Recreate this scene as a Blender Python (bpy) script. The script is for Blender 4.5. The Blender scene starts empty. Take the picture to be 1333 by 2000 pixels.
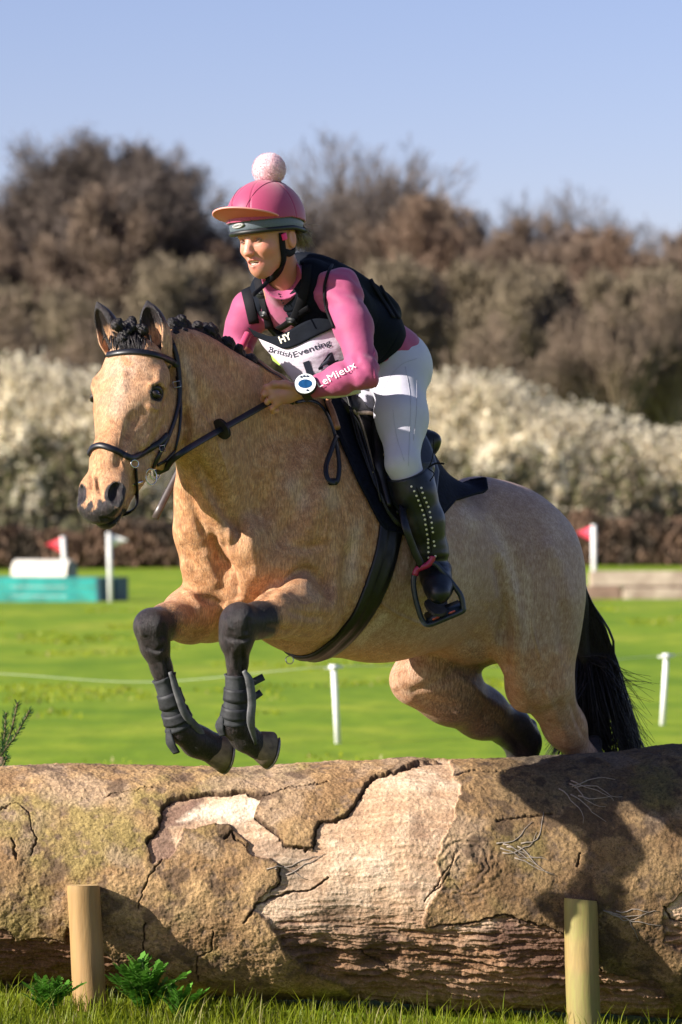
import bpy, bmesh, math, random
import numpy as np
from mathutils import Vector, Matrix
from mathutils.bvhtree import BVHTree
from mathutils import noise as mnoise
S = bpy.context.scene
COL = S.collection
rng = np.random.default_rng(7)
random.seed(7)
R = math.radians

# ---------------------------------------------------------------- camera, sky, sun, exposure
CAM_D, CAM_H, FPX = 11.0, 1.5, 620.0
cd = bpy.data.cameras.new('camera'); cam = bpy.data.objects.new('camera', cd); COL.objects.link(cam)
cam.location = (0, -CAM_D, CAM_H); cam.rotation_euler = (R(90), 0, 0)
cd.sensor_fit = 'VERTICAL'; cd.sensor_height = 36.0; cd.lens = FPX * CAM_D / 2000 * 36.0
cd.clip_start = 0.1; cd.clip_end = 3000
cd.dof.use_dof = True; cd.dof.focus_distance = CAM_D - 0.15; cd.dof.aperture_fstop = 4.2
S.camera = cam
SUN = Vector((1.0, 0.42, -0.50)).normalized()          # the way the light travels
w = bpy.data.worlds.new('World'); S.world = w; w.use_nodes = True
nt = w.node_tree; bg = nt.nodes['Background']; sky = nt.nodes.new('ShaderNodeTexSky')
sky.sky_type = 'NISHITA'; sky.sun_disc = False
sky.sun_elevation = math.asin(-SUN.z); sky.sun_rotation = math.atan2(-SUN.x, -SUN.y)
sky.air_density = 1.0; sky.dust_density = 0.6; sky.ozone_density = 4.0; sky.altitude = 50
tint = nt.nodes.new('ShaderNodeMix'); tint.data_type = 'RGBA'; tint.blend_type = 'MULTIPLY'; tint.inputs[0].default_value = 1; tint.inputs[7].default_value = (1.22, .94, 1.02, 1)
nt.links.new(sky.outputs[0], tint.inputs[6]); nt.links.new(tint.outputs[2], bg.inputs[0]); bg.inputs[1].default_value = 0.073
ld = bpy.data.lights.new('sun', 'SUN'); lo_ = bpy.data.objects.new('sun', ld); COL.objects.link(lo_)
ld.energy = 5.0; ld.angle = R(0.5); ld.color = (1.0, 0.93, 0.82)
lo_.rotation_euler = SUN.to_track_quat('-Z', 'Y').to_euler()
S.view_settings.view_transform = 'Standard'; S.view_settings.look = 'None'
S.view_settings.exposure = 1.1; S.view_settings.gamma = 1.0

# ---------------------------------------------------------------- helpers
def Q(px, py, Y=0.0):
    """photo pixel + depth (m behind the log jump's plane) -> world point"""
    k = (CAM_D + Y) / CAM_D / FPX
    return np.array([(px - 666.5) * k, Y, CAM_H + (1000.0 - py) * k])
def V(p): return Vector((float(p[0]), float(p[1]), float(p[2])))
def nrm(v): v = np.asarray(v, float); return v / np.linalg.norm(v)
def frame(f, l):
    f = nrm(f); l = np.asarray(l, float); l = nrm(l - f * l.dot(f)); u = np.cross(f, l)
    return np.array([f, l, u])      # rows

class Field:
    """smooth union of round cones and ellipsoids, meshed with surface nets"""
    def __init__(s): s.pr = []
    def cone(s, a, ra, b, rb, k=.03, col=None, col2=None, sq=None, sub=False):
        s.pr.append(dict(t='c', a=np.array(a, float), b=np.array(b, float), ra=ra, rb=rb, k=k, c=col, c2=col2 if col2 is not None else col, sq=sq, sub=sub)); return s
    def chain(s, pts, k=.03, sub=False, sq=None):
        for p, q in zip(pts[:-1], pts[1:]):
            s.cone(p[0], p[1], q[0], q[1], k, p[2] if len(p) > 2 else None, q[2] if len(q) > 2 else None, sq, sub)
        return s
    def ell(s, c, r, fr=None, k=.03, col=None, sub=False):
        s.pr.append(dict(t='e', a=np.array(c, float), r=np.array(r, float), fr=np.eye(3) if fr is None else fr, k=k, c=col, c2=col, sub=sub)); return s
    @staticmethod
    def dist(p, X):
        if p['t'] == 'c':
            a, b = p['a'], p['b']; P = X - a; ba = b - a
            if p['sq'] is not None:
                n, f = p['sq']; n = nrm(n)
                P = P + n * ((P @ n) * (1 / f - 1))[..., None]; ba = ba + n * (ba @ n) * (1 / f - 1)
            t = np.clip((P @ ba) / max(ba @ ba, 1e-12), 0, 1)
            P = P - t[..., None] * ba
            d = np.sqrt((P * P).sum(-1)) - (p['ra'] + (p['rb'] - p['ra']) * t)
            return (d * min(1, p['sq'][1] * 1.3) if p['sq'] is not None else d), t
        L = (X - p['a']) @ p['fr'].T
        q = L / p['r']; k0 = np.sqrt((q * q).sum(-1)); q = q / p['r']; k1 = np.sqrt((q * q).sum(-1))
        return k0 * (k0 - 1) / np.maximum(k1, 1e-6), None
    def bbox(s, p):
        if p['t'] == 'c':
            r = max(p['ra'], p['rb']); m = r
            if p['sq'] is not None: m = r * max(1, p['sq'][1])
            return np.minimum(p['a'], p['b']) - m, np.maximum(p['a'], p['b']) + m
        e = np.sqrt(((p['fr'] * p['r'][:, None]) ** 2).sum(0))
        return p['a'] - e, p['a'] + e
    def mesh(s, h, lo=None, hi=None, smooth=1, post=None):
        bl = [s.bbox(p) for p in s.pr if not p['sub']]
        L = np.min([b[0] for b in bl], 0) - 3 * h - .02; H = np.max([b[1] for b in bl], 0) + 3 * h + .02
        if lo is not None: L = np.maximum(L, np.array(lo) - 2 * h)
        if hi is not None: H = np.minimum(H, np.array(hi) + 2 * h)
        n = np.ceil((H - L) / h).astype(int) + 1
        g = np.full(n, 1.0, np.float32)
        ax = [L[i] + h * np.arange(n[i]) for i in range(3)]
        for p in s.pr:
            b0, b1 = s.bbox(p); m = p['k'] * 1.2 + 3 * h
            i0 = np.clip(np.floor((b0 - m - L) / h).astype(int), 0, n); i1 = np.clip(np.ceil((b1 + m - L) / h).astype(int) + 1, 0, n)
            if np.any(i1 <= i0): continue
            sl = tuple(slice(i0[i], i1[i]) for i in range(3))
            X = np.stack(np.meshgrid(*[ax[i][sl[i]] for i in range(3)], indexing='ij'), -1).astype(np.float32)
            d = s.dist(p, X)[0]; A = g[sl]; k = max(p['k'], 1e-5)
            if p['sub']:
                d = -d; hh = np.maximum(k - np.abs(A - d), 0) / k; g[sl] = np.maximum(A, d) + hh * hh * k * .25
            else:
                hh = np.maximum(k - np.abs(A - d), 0) / k; g[sl] = np.minimum(A, d) - hh * hh * k * .25
        if post is not None: g = post(g, ax)
        v, f = surfnets(g); v = v * h + L
        for _ in range(smooth): v = lap(v, f)
        return v, f
    def colors(s, v, tau=.02, dflt=(0, 0, 0)):
        w = np.zeros(len(v)); c = np.zeros((len(v), 3))
        for p in s.pr:
            if p['sub'] : continue
            d, t = s.dist(p, v); e = np.exp(-np.clip(d, -.02, .5) / tau)
            c1 = np.array(p['c'] if p['c'] is not None else dflt, float); c2 = np.array(p['c2'] if p['c2'] is not None else dflt, float)
            cc = c1 if t is None else c1 + (c2 - c1) * t[:, None]
            c += e[:, None] * cc; w += e
        return c / w[:, None]

def surfnets(g):
    sg = g < 0
    n = np.array(g.shape)
    c = sg[:-1, :-1, :-1]; allv = c.copy(); anyv = c.copy()
    for dx in (0, 1):
        for dy in (0, 1):
            for dz in (0, 1):
                q = sg[dx:n[0] - 1 + dx, dy:n[1] - 1 + dy, dz:n[2] - 1 + dz]
                allv &= q; anyv |= q
    act = np.argwhere(anyv & ~allv); cn = n - 1
    key = (act[:, 0] * cn[1] + act[:, 1]) * cn[2] + act[:, 2]
    P = np.zeros((len(act), 3)); W = np.zeros(len(act))
    cor = {}
    for dx in (0, 1):
        for dy in (0, 1):
            for dz in (0, 1):
                cor[dx, dy, dz] = g[act[:, 0] + dx, act[:, 1] + dy, act[:, 2] + dz]
    for a in cor:
        for i in range(3):
            if a[i] == 0:
                b = list(a); b[i] = 1; b = tuple(b); va, vb = cor[a], cor[b]
                m = (va < 0) != (vb < 0); t = np.where(m, va / np.where(m, va - vb, 1), 0)
                pt = np.tile(np.array(a, float), (len(act), 1)); pt[:, i] += t
                P += pt * m[:, None]; W += m
    V_ = act + P / W[:, None]
    F = []
    for i in range(3):
        s0 = [slice(1, n[j] - 1) for j in range(3)]; s1 = list(s0); s0[i] = slice(0, n[i] - 1); s1[i] = slice(1, n[i])
        A = sg[tuple(s0)]; B = sg[tuple(s1)]; e = np.argwhere(A != B)
        if not len(e): continue
        fl = A[tuple(e.T)]
        off = np.ones(3, int); off[i] = 0; e = e + off
        j, k = (i + 1) % 3, (i + 2) % 3
        qs = []
        for (a, b) in ((0, 0), (-1, 0), (-1, -1), (0, -1)):
            cc = e.copy(); cc[:, j] += a; cc[:, k] += b
            qs.append(np.searchsorted(key, (cc[:, 0] * cn[1] + cc[:, 1]) * cn[2] + cc[:, 2]))
        q = np.stack(qs, 1); q[~fl] = q[~fl][:, ::-1]; F.append(q)
    return V_, np.concatenate(F)

def lap(v, f, w=.5):
    s = np.zeros_like(v); c = np.zeros(len(v))
    for i in range(4):
        a, b = f[:, i], f[:, (i + 1) % 4]
        for k in range(3):
            s[:, k] += np.bincount(a, v[b, k], len(v)) + np.bincount(b, v[a, k], len(v))
        c += np.bincount(a, None, len(v)) + np.bincount(b, None, len(v))
    c = np.maximum(c, 1)
    return v * (1 - w) + s / c[:, None] * w

def trim(v, f, keep):
    m = keep(v)[f].any(1); f = f[m]; u, inv = np.unique(f, return_inverse=True)
    return v[u], inv.reshape(f.shape)
def joinvf(parts):
    vs, fs, o = [], [], 0
    for v, f in parts:
        vs.append(v); fs.append(f + o); o += len(v)
    return np.concatenate(vs), np.concatenate(fs)

def mk(name, v, f, mat, parent=None, smooth=True, cols=None):
    """link vertices and faces as ONE mesh object; cols: {attribute: (n,3) per vertex}"""
    me = bpy.data.meshes.new(name)
    v = np.asarray(v, float)
    if isinstance(f, np.ndarray):
        k = f.shape[1]
        me.vertices.add(len(v)); me.vertices.foreach_set('co', v.ravel())
        me.loops.add(f.size); me.loops.foreach_set('vertex_index', f.ravel().astype(np.int32))
        me.polygons.add(len(f)); me.polygons.foreach_set('loop_start', np.arange(0, f.size, k, dtype=np.int32))
        me.polygons.foreach_set('loop_total', np.full(len(f), k, np.int32)); me.update(calc_edges=True)
    else:
        me.from_pydata([tuple(p) for p in v], [], f)
    if smooth: me.polygons.foreach_set('use_smooth', np.ones(len(me.polygons), bool))
    for nm, c in (cols or {}).items():
        a = me.color_attributes.new(nm, 'FLOAT_COLOR', 'POINT')
        a.data.foreach_set('color', np.concatenate([np.clip(c, 0, 1), np.ones((len(c), 1))], 1).astype(np.float32).ravel())
    if mat is not None:
        for m in (mat if isinstance(mat, (list, tuple)) else [mat]): me.materials.append(m)
    o = bpy.data.objects.new(name, me); COL.objects.link(o)
    if parent is not None: o.parent = parent; o.matrix_parent_inverse = parent.matrix_basis.inverted()
    return o
def tag(o, label, cat, group=None, kind=None):
    o['label'] = label
    if cat: o['category'] = cat
    if group: o['group'] = group
    if kind: o['kind'] = kind
    return o
def struct(o, label=None):
    o['kind'] = 'structure'
    if label: o['label'] = label
    return o
def thing(name, loc, label, cat, group=None):
    o = bpy.data.objects.new(name, None); COL.objects.link(o); o.location = V(loc); o.empty_display_size = .1
    return tag(o, label, cat, group)

class MB:
    """collects simple shapes into one mesh"""
    def __init__(s): s.v = []; s.f = []
    def add(s, v, f):
        o = len(s.v); s.v += [tuple(map(float, p)) for p in v]; s.f += [[i + o for i in q] for q in f]; return s
    def box(s, c, d, rot=None, bev=0):
        c = np.array(c, float); d = np.array(d, float) / 2; M = np.eye(3) if rot is None else np.array(rot)
        bm = bmesh.new(); bmesh.ops.create_cube(bm, size=2)
        for v in bm.verts: v.co = Vector((v.co.x * d[0], v.co.y * d[1], v.co.z * d[2]))
        if bev: bmesh.ops.bevel(bm, geom=bm.edges[:], offset=bev, segments=2, affect='EDGES')
        bm.verts.index_update()
        s.add([np.array(v.co) @ M + c for v in bm.verts], [[v.index for v in f.verts] for f in bm.faces]); bm.free(); return s
    def tube(s, pts, rad, n=8, cap=True, flat=None, closed=False):
        """round tube through pts; flat=(list of normals, factor) makes a strap"""
        pts = [np.array(p, float) for p in pts]; N = len(pts); rad = [rad] * N if np.isscalar(rad) else rad
        up = None; rings = []
        for i, p in enumerate(pts):
            t = nrm(pts[(i + 1) % N] - pts[i - 1]) if closed else nrm(pts[min(i + 1, N - 1)] - pts[max(i - 1, 0)])
            if up is None:
                up = np.array([0, 0, 1.0]) if abs(t[2]) < .9 else np.array([1.0, 0, 0])
            up = nrm(up - t * up.dot(t)); sd = np.cross(t, up)
            rings.append([p + rad[i] * (math.cos(a) * up + math.sin(a) * sd) for a in np.linspace(0, 2 * math.pi, n, endpoint=False)])
        v = [q for r in rings for q in r]; f = []
        M = N if closed else N - 1
        for i in range(M):
            for j in range(n):
                a = i * n + j; b = i * n + (j + 1) % n; c = ((i + 1) % N) * n + (j + 1) % n; d = ((i + 1) % N) * n + j
                f.append([a, b, c, d])
        if cap and not closed: f += [list(range(n))[::-1], [(N - 1) * n + j for j in range(n)]]
        return s.add(v, f)
    def strap(s, pts, nors, w, th, closed=False):
        """flat strap: pts centre line, nors outward normals, w width (number or list), th thickness"""
        pts = [np.array(p, float) for p in pts]; N = len(pts); w = [w] * N if np.isscalar(w) else w
        v = []
        for i, p in enumerate(pts):
            t = nrm(pts[(i + 1) % N] - pts[i - 1]) if closed else nrm(pts[min(i + 1, N - 1)] - pts[max(i - 1, 0)])
            n_ = np.array(nors[i], float); n_ = nrm(n_ - t * n_.dot(t)); b = np.cross(t, n_); h = w[i] / 2
            e = min(th * .45, h * .4)
            for (x, y) in ((-h, 0), (-h, th - e), (-h + e, th), (0, th * 1.12), (h - e, th), (h, th - e), (h, 0), (0, -th * .1)):
                v.append(p + b * x + n_ * y)
        f = []; m = 8; M = N if closed else N - 1
        for i in range(M):
            for j in range(m):
                f.append([i * m + j, i * m + (j + 1) % m, ((i + 1) % N) * m + (j + 1) % m, ((i + 1) % N) * m + j])
        if not closed: f += [list(range(m))[::-1], [(N - 1) * m + j for j in range(m)]]
        return s.add(v, f)
    def build(s, name, mat, parent=None, smooth=True, auto=None):
        o = mk(name, s.v, s.f, mat, parent, smooth)
        if auto: 
            me = o.data; me.set_sharp_from_angle(angle=R(auto))
        return o

def vnormals(v, f):
    n = np.cross(v[f[:, 2]] - v[f[:, 0]], v[f[:, 3]] - v[f[:, 1]]); o = np.zeros_like(v)
    for i in range(4):
        for k in range(3): o[:, k] += np.bincount(f[:, i], n[:, k], len(v))
    l = np.linalg.norm(o, axis=1)[:, None]; o = o / np.maximum(l, 1e-12); return o
def catmull(pts, n=8, closed=False):
    P = [np.array(p, float) for p in pts]; N = len(P); out = []
    for i in range(N if closed else N - 1):
        p0, p1, p2, p3 = (P[(i - 1) % N] if closed or i > 0 else 2 * P[0] - P[1]), P[i], P[(i + 1) % N], (P[(i + 2) % N] if closed or i + 2 < N else 2 * P[-1] - P[-2])
        for k in range(n):
            t = k / n
            out.append(.5 * (2 * p1 + (p2 - p0) * t + (2 * p0 - 5 * p1 + 4 * p2 - p3) * t * t + (3 * p1 - p0 - 3 * p2 + p3) * t ** 3))
    if not closed: out.append(P[-1])
    return out

# fBm value noise in numpy
def _h(ix, iy, iz, s):
    n = (ix * 374761393 + iy * 668265263 + iz * 2147483647 + s * 1274126177).astype(np.int64) & 0xffffffff
    n = ((n ^ (n >> 13)) * 1274126177) & 0xffffffff
    return ((n ^ (n >> 16)) & 0xffff) / 65535.0
def vnoise(P, s=0):
    P = np.asarray(P, float); i = np.floor(P).astype(np.int64); f = P - i; f = f * f * (3 - 2 * f); r = 0
    for dx in (0, 1):
        for dy in (0, 1):
            for dz in (0, 1):
                r = r + _h(i[:, 0] + dx, i[:, 1] + dy, i[:, 2] + dz, s) * (f[:, 0] if dx else 1 - f[:, 0]) * (f[:, 1] if dy else 1 - f[:, 1]) * (f[:, 2] if dz else 1 - f[:, 2])
    return r
_ROT = np.array(Matrix.Rotation(1.1, 3, Vector((.5, .7, .3)).normalized()))
def fbm(P, o=4, s=0, g=.5):
    r = 0; a = 1; t = 0; P = np.asarray(P, float)
    for i in range(o): P = P @ _ROT; r = r + a * vnoise(P * 2 ** i + i * 5.3, s + i * 17); t += a; a *= g
    return r / t
def sstep(a, b, x): t = np.clip((x - a) / (b - a), 0, 1); return t * t * (3 - 2 * t)

# ---------------------------------------------------------------- material helpers
def material(name):
    m = bpy.data.materials.new(name); m.use_nodes = True; return m, m.node_tree, m.node_tree.nodes['Principled BSDF']
def N(nt, t, **kw):
    n = nt.nodes.new('ShaderNode' + t)
    for k, v in kw.items():
        if k.startswith('i_'):
            key = k[2:]; key = int(key) if key.isdigit() else key.replace('_', ' '); n.inputs[key].default_value = v
        else: setattr(n, k, v)
    return n
def ramp(nt, fac, stops, interp='LINEAR'):
    r = nt.nodes.new('ShaderNodeValToRGB'); cr = r.color_ramp; cr.interpolation = interp
    while len(cr.elements) < len(stops): cr.elements.new(.5)
    for e, (p, c) in zip(cr.elements, stops): e.position = p; e.color = (*c, 1) if len(c) == 3 else c
    nt.links.new(fac, r.inputs[0]); return r.outputs[0]
def mixc(nt, fac, a, b, bt='MIX'):
    m = nt.nodes.new('ShaderNodeMix'); m.data_type = 'RGBA'; m.blend_type = bt
    for s_, x in ((m.inputs[0], fac), (m.inputs[6], a), (m.inputs[7], b)):
        if isinstance(x, (int, float)): s_.default_value = x
        elif isinstance(x, tuple): s_.default_value = (*x, 1) if len(x) == 3 else x
        else: nt.links.new(x, s_)
    return m.outputs[2]
def math_(nt, op, a, b=None, clamp=False):
    m = nt.nodes.new('ShaderNodeMath'); m.operation = op; m.use_clamp = clamp
    for s_, x in zip(m.inputs, (a, b)):
        if x is None: continue
        if isinstance(x, (int, float)): s_.default_value = x
        else: nt.links.new(x, s_)
    return m.outputs[0]
def noise_(nt, scale, detail=4, rough=.5, vec=None, stretch=None, dist=0):
    n = N(nt, 'TexNoise'); n.inputs['Scale'].default_value = scale; n.inputs['Detail'].default_value = detail
    n.inputs['Roughness'].default_value = rough; n.inputs['Distortion'].default_value = dist
    if vec is None:
        vec = N(nt, 'TexCoord').outputs['Object']
    if stretch is not None:
        mp = N(nt, 'Mapping'); mp.inputs['Scale'].default_value = stretch[0]
        if len(stretch) > 1: mp.inputs['Rotation'].default_value = stretch[1]
        nt.links.new(vec, mp.inputs[0]); vec = mp.outputs[0]
    nt.links.new(vec, n.inputs['Vector']); return n.outputs['Fac']
def bump(nt, bs, h, strength=.3, dist=.002, chain=None):
    b = N(nt, 'Bump'); b.inputs['Strength'].default_value = strength; b.inputs['Distance'].default_value = dist
    nt.links.new(h, b.inputs['Height'])
    if chain is not None: nt.links.new(chain, b.inputs['Normal'])
    nt.links.new(b.outputs[0], bs.inputs['Normal']); return b.outputs[0]
def simple(name, col, rough=.5, var=.12, scale=60, bmp=.15, bd=.001, spec=.5, sheen=0, metal=0, col2=None, coat=0):
    m, nt, bs = material(name)
    nz = noise_(nt, scale, 4, .6); c2 = col2 if col2 else tuple(max(0, c * (1 - var * 2)) for c in col)
    nt.links.new(ramp(nt, nz, [(.3, c2), (.7, tuple(min(1, c * (1 + var * .5)) for c in col))]), bs.inputs['Base Color'])
    bs.inputs['Roughness'].default_value = rough; bs.inputs['Specular IOR Level'].default_value = spec
    bs.inputs['Metallic'].default_value = metal; bs.inputs['Coat Weight'].default_value = coat
    if sheen: bs.inputs['Sheen Weight'].default_value = sheen
    if bmp: bump(nt, bs, nz, bmp, bd)
    return m
# ================================================================ THE SETTING
def scatter_quads(pos, size, dirs=None, asp=1.0, jit=1.0):
    """many leaf-sized quads at pos (n,3) with random tilt; returns v,f"""
    n = len(pos); a = rng.normal(size=(n, 3)); a /= np.linalg.norm(a, axis=1)[:, None]
    if dirs is not None: a = dirs + a * .35 * jit; a /= np.linalg.norm(a, axis=1)[:, None]
    b = rng.normal(size=(n, 3)); b -= a * (a * b).sum(1)[:, None]; b /= np.linalg.norm(b, axis=1)[:, None]
    s = np.broadcast_to(size, (n,))[:, None] / 2
    v = np.stack([pos - a * s * asp, pos + b * s, pos + a * s * asp, pos - b * s], 1).reshape(-1, 3)
    return v, np.arange(4 * n).reshape(n, 4)
def leafmat(name, trans=.35, rough=.6):
    m, nt, bs = material(name); at = N(nt, 'Attribute', attribute_name='col')
    out = nt.nodes['Material Output']; mx = N(nt, 'MixShader'); tr = N(nt, 'BsdfTranslucent')
    nt.links.new(at.outputs['Color'], bs.inputs['Base Color']); nt.links.new(at.outputs['Color'], tr.inputs['Color'])
    bs.inputs['Roughness'].default_value = rough; bs.inputs['Specular IOR Level'].default_value = .25
    mx.inputs[0].default_value = trans; nt.links.new(bs.outputs[0], mx.inputs[1]); nt.links.new(tr.outputs[0], mx.inputs[2])
    nt.links.new(mx.outputs[0], out.inputs['Surface']); return m
mt_leaf = leafmat('leaf', .5); mt_grass = leafmat('grass_blade', .4, .5); mt_twig = leafmat('twig', .0, .9)

def gz(x, y):                                   # height of the ground
    lo = -(.136 + .055 * np.clip(x, -1.5, 1.5)) * sstep(5, 1.5, np.abs(y)) * sstep(7, 3, np.abs(x))
    return lo + .10 * np.sin(x * .11 + 1) * sstep(8, 40, np.abs(y)) + .06 * np.sin(y * .21 + x * .05) * sstep(6, 30, y)
# ground: one sheet to the horizon
gx = np.concatenate([-np.geomspace(1500, 9, 34), np.linspace(-8, 8, 81), np.geomspace(9, 1500, 34)])
gy = np.concatenate([-np.geomspace(60, 5, 12), np.linspace(-4, 60, 161), np.geomspace(62, 1900, 36)])
GX, GY = np.meshgrid(gx, gy, indexing='ij'); gv = np.stack([GX, GY, gz(GX, GY)], -1).reshape(-1, 3)
ii = np.arange(len(gx) * len(gy)).reshape(len(gx), len(gy))
gf = np.stack([ii[:-1, :-1], ii[1:, :-1], ii[1:, 1:], ii[:-1, 1:]], -1).reshape(-1, 4)
mt_ground, nt, bs = material('meadow')
n1 = noise_(nt, .55, 5, .62, stretch=((1, .55, 1),)); n2 = noise_(nt, 2.6, 4, .6, stretch=((1, .6, 1),)); n3 = noise_(nt, 60, 3, .7)
c = ramp(nt, n1, [(.30, (.10, .185, .010)), (.47, (.19, .275, .016)), (.60, (.27, .325, .026)), (.74, (.35, .345, .05))])
c = mixc(nt, ramp(nt, n2, [(.42, (.45, .45, .45)), (.58, (0, 0, 0))]), c, (.09, .17, .010))
c = mixc(nt, ramp(nt, n3, [(.4, (.3, .3, .3)), (.6, (0, 0, 0))]), c, (.10, .16, .012))
nt.links.new(c, bs.inputs['Base Color']); bs.inputs['Roughness'].default_value = .9; bs.inputs['Specular IOR Level'].default_value = .1
bump(nt, bs, n2, .4, .05)
struct(mk('ground', gv, gf, mt_ground))

def blades(xy, h, wd, col, lean=.35, seg=3):
    n = len(xy); z = gz(xy[:, 0], xy[:, 1]); an = rng.uniform(0, 2 * math.pi, n); L = h[:, None]
    base = np.stack([xy[:, 0], xy[:, 1], z - .005], 1); d = np.stack([np.cos(an), np.sin(an), 0 * an], 1); s = np.stack([-np.sin(an), np.cos(an), 0 * an], 1)
    ln = rng.uniform(.05, lean * 2, n)[:, None]; vs = []
    for k in range(seg):
        t = k / seg; vs += [base + d * L * ln * t * t + np.array([0, 0, 1]) * L * (t - .15 * ln * t * t) + s * sg * wd[:, None] * (1 - t * .6) / 2 for sg in (-1, 1)]
    vs.append(base + d * L * ln + np.array([0, 0, 1]) * L * (1 - .2 * ln)); V_ = np.stack(vs, 1)
    m = 2 * seg + 1; o = np.arange(n)[:, None] * m
    F = [np.concatenate([o + 2 * k, o + 2 * k + 1, o + 2 * k + 3, o + 2 * k + 2], 1) for k in range(seg - 1)] + [np.concatenate([o + 2 * seg - 2, o + 2 * seg - 1, o + 2 * seg, o + 2 * seg], 1)]
    F = np.concatenate(F); return V_.reshape(-1, 3), F, np.repeat(col, m, 0)
def mk_tri(name, v, f, mat, cols, parent=None, smooth=False):
    """quads where the last two corners may coincide become triangles"""
    deg = f[:, 2] == f[:, 3]; fl = [f[~deg], f[deg][:, :3]]
    me = bpy.data.meshes.new(name); me.vertices.add(len(v)); me.vertices.foreach_set('co', np.asarray(v, np.float32).ravel())
    li = np.concatenate([x.ravel() for x in fl]).astype(np.int32); tot = np.concatenate([np.full(len(fl[0]), 4), np.full(len(fl[1]), 3)]).astype(np.int32)
    st = np.concatenate([[0], np.cumsum(tot)[:-1]]).astype(np.int32)
    me.loops.add(len(li)); me.loops.foreach_set('vertex_index', li); me.polygons.add(len(tot)); me.polygons.foreach_set('loop_start', st); me.polygons.foreach_set('loop_total', tot); me.update(calc_edges=True)
    a = me.color_attributes.new('col', 'FLOAT_COLOR', 'POINT'); a.data.foreach_set('color', np.concatenate([cols, np.ones((len(cols), 1))], 1).astype(np.float32).ravel())
    me.materials.append(mat); o = bpy.data.objects.new(name, me); COL.objects.link(o)
    if parent is not None: o.parent = parent; o.matrix_parent_inverse = parent.matrix_basis.inverted()
    return o
def gcol(n, xy=None):
    base = np.array([.18, .24, .008]); t = rng.uniform(0, 1, (n, 1)); c = base * (1 - t) + np.array([.33, .37, .02]) * t
    d = rng.uniform(0, 1, (n, 1)) < .08; c = np.where(d, np.array([.36, .32, .12]), c)
    return c
# turf beside the log, and tussocks out across the meadow
n = 75000; xy = np.stack([rng.uniform(-3.4, 3.4, n), rng.uniform(-2.4, .34, n)], 1); ed_ = np.minimum(3.4 - np.abs(xy[:, 0]), xy[:, 1] + 2.4); xy = xy[(rng.uniform(0, 1, n) < sstep(0, 1.5, ed_) * .9 + .05) | ((np.abs(xy[:, 0]) < 1.3) & (xy[:, 1] > -.9))]; n = len(xy)
near = blades(xy, rng.uniform(.022, .05, n) * (1 + .9 * fbm(np.c_[xy * 6, np.zeros(n)], 2, 5)), rng.uniform(.003, .0055, n), gcol(n) * .6)
n = 900; xy2 = np.stack([rng.uniform(-1.3, 1.3, n), rng.uniform(-.42, .18, n)], 1)
tall = blades(xy2, rng.uniform(.06, .15, n), rng.uniform(.003, .005, n), gcol(n) * .8, .5)
n = 60000; d = rng.uniform(0, 1, n) ** .6 * 42 + 1.2; xy3 = np.stack([rng.uniform(-.125, .125, n) * (d + 11) * 1.3, d], 1)
keep = fbm(np.c_[xy3[:, 0] * 1.2, xy3[:, 1] * .6, np.zeros(n)], 3, 8) > .60; xy3 = xy3[keep]; n = len(xy3)
far = blades(xy3, rng.uniform(.02, .045, n) * (1 + xy3[:, 1] * .006), rng.uniform(.008, .016, n) * (1 + xy3[:, 1] * .05), gcol(n), .6, 2)
v, f = joinvf([near[:2], tall[:2], far[:2]])
tag(mk_tri('grass', v, f, mt_grass, np.concatenate([near[2], tall[2], far[2]])), 'short green meadow grass in front of the log and across the field', 'grass', kind='stuff')

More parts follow.
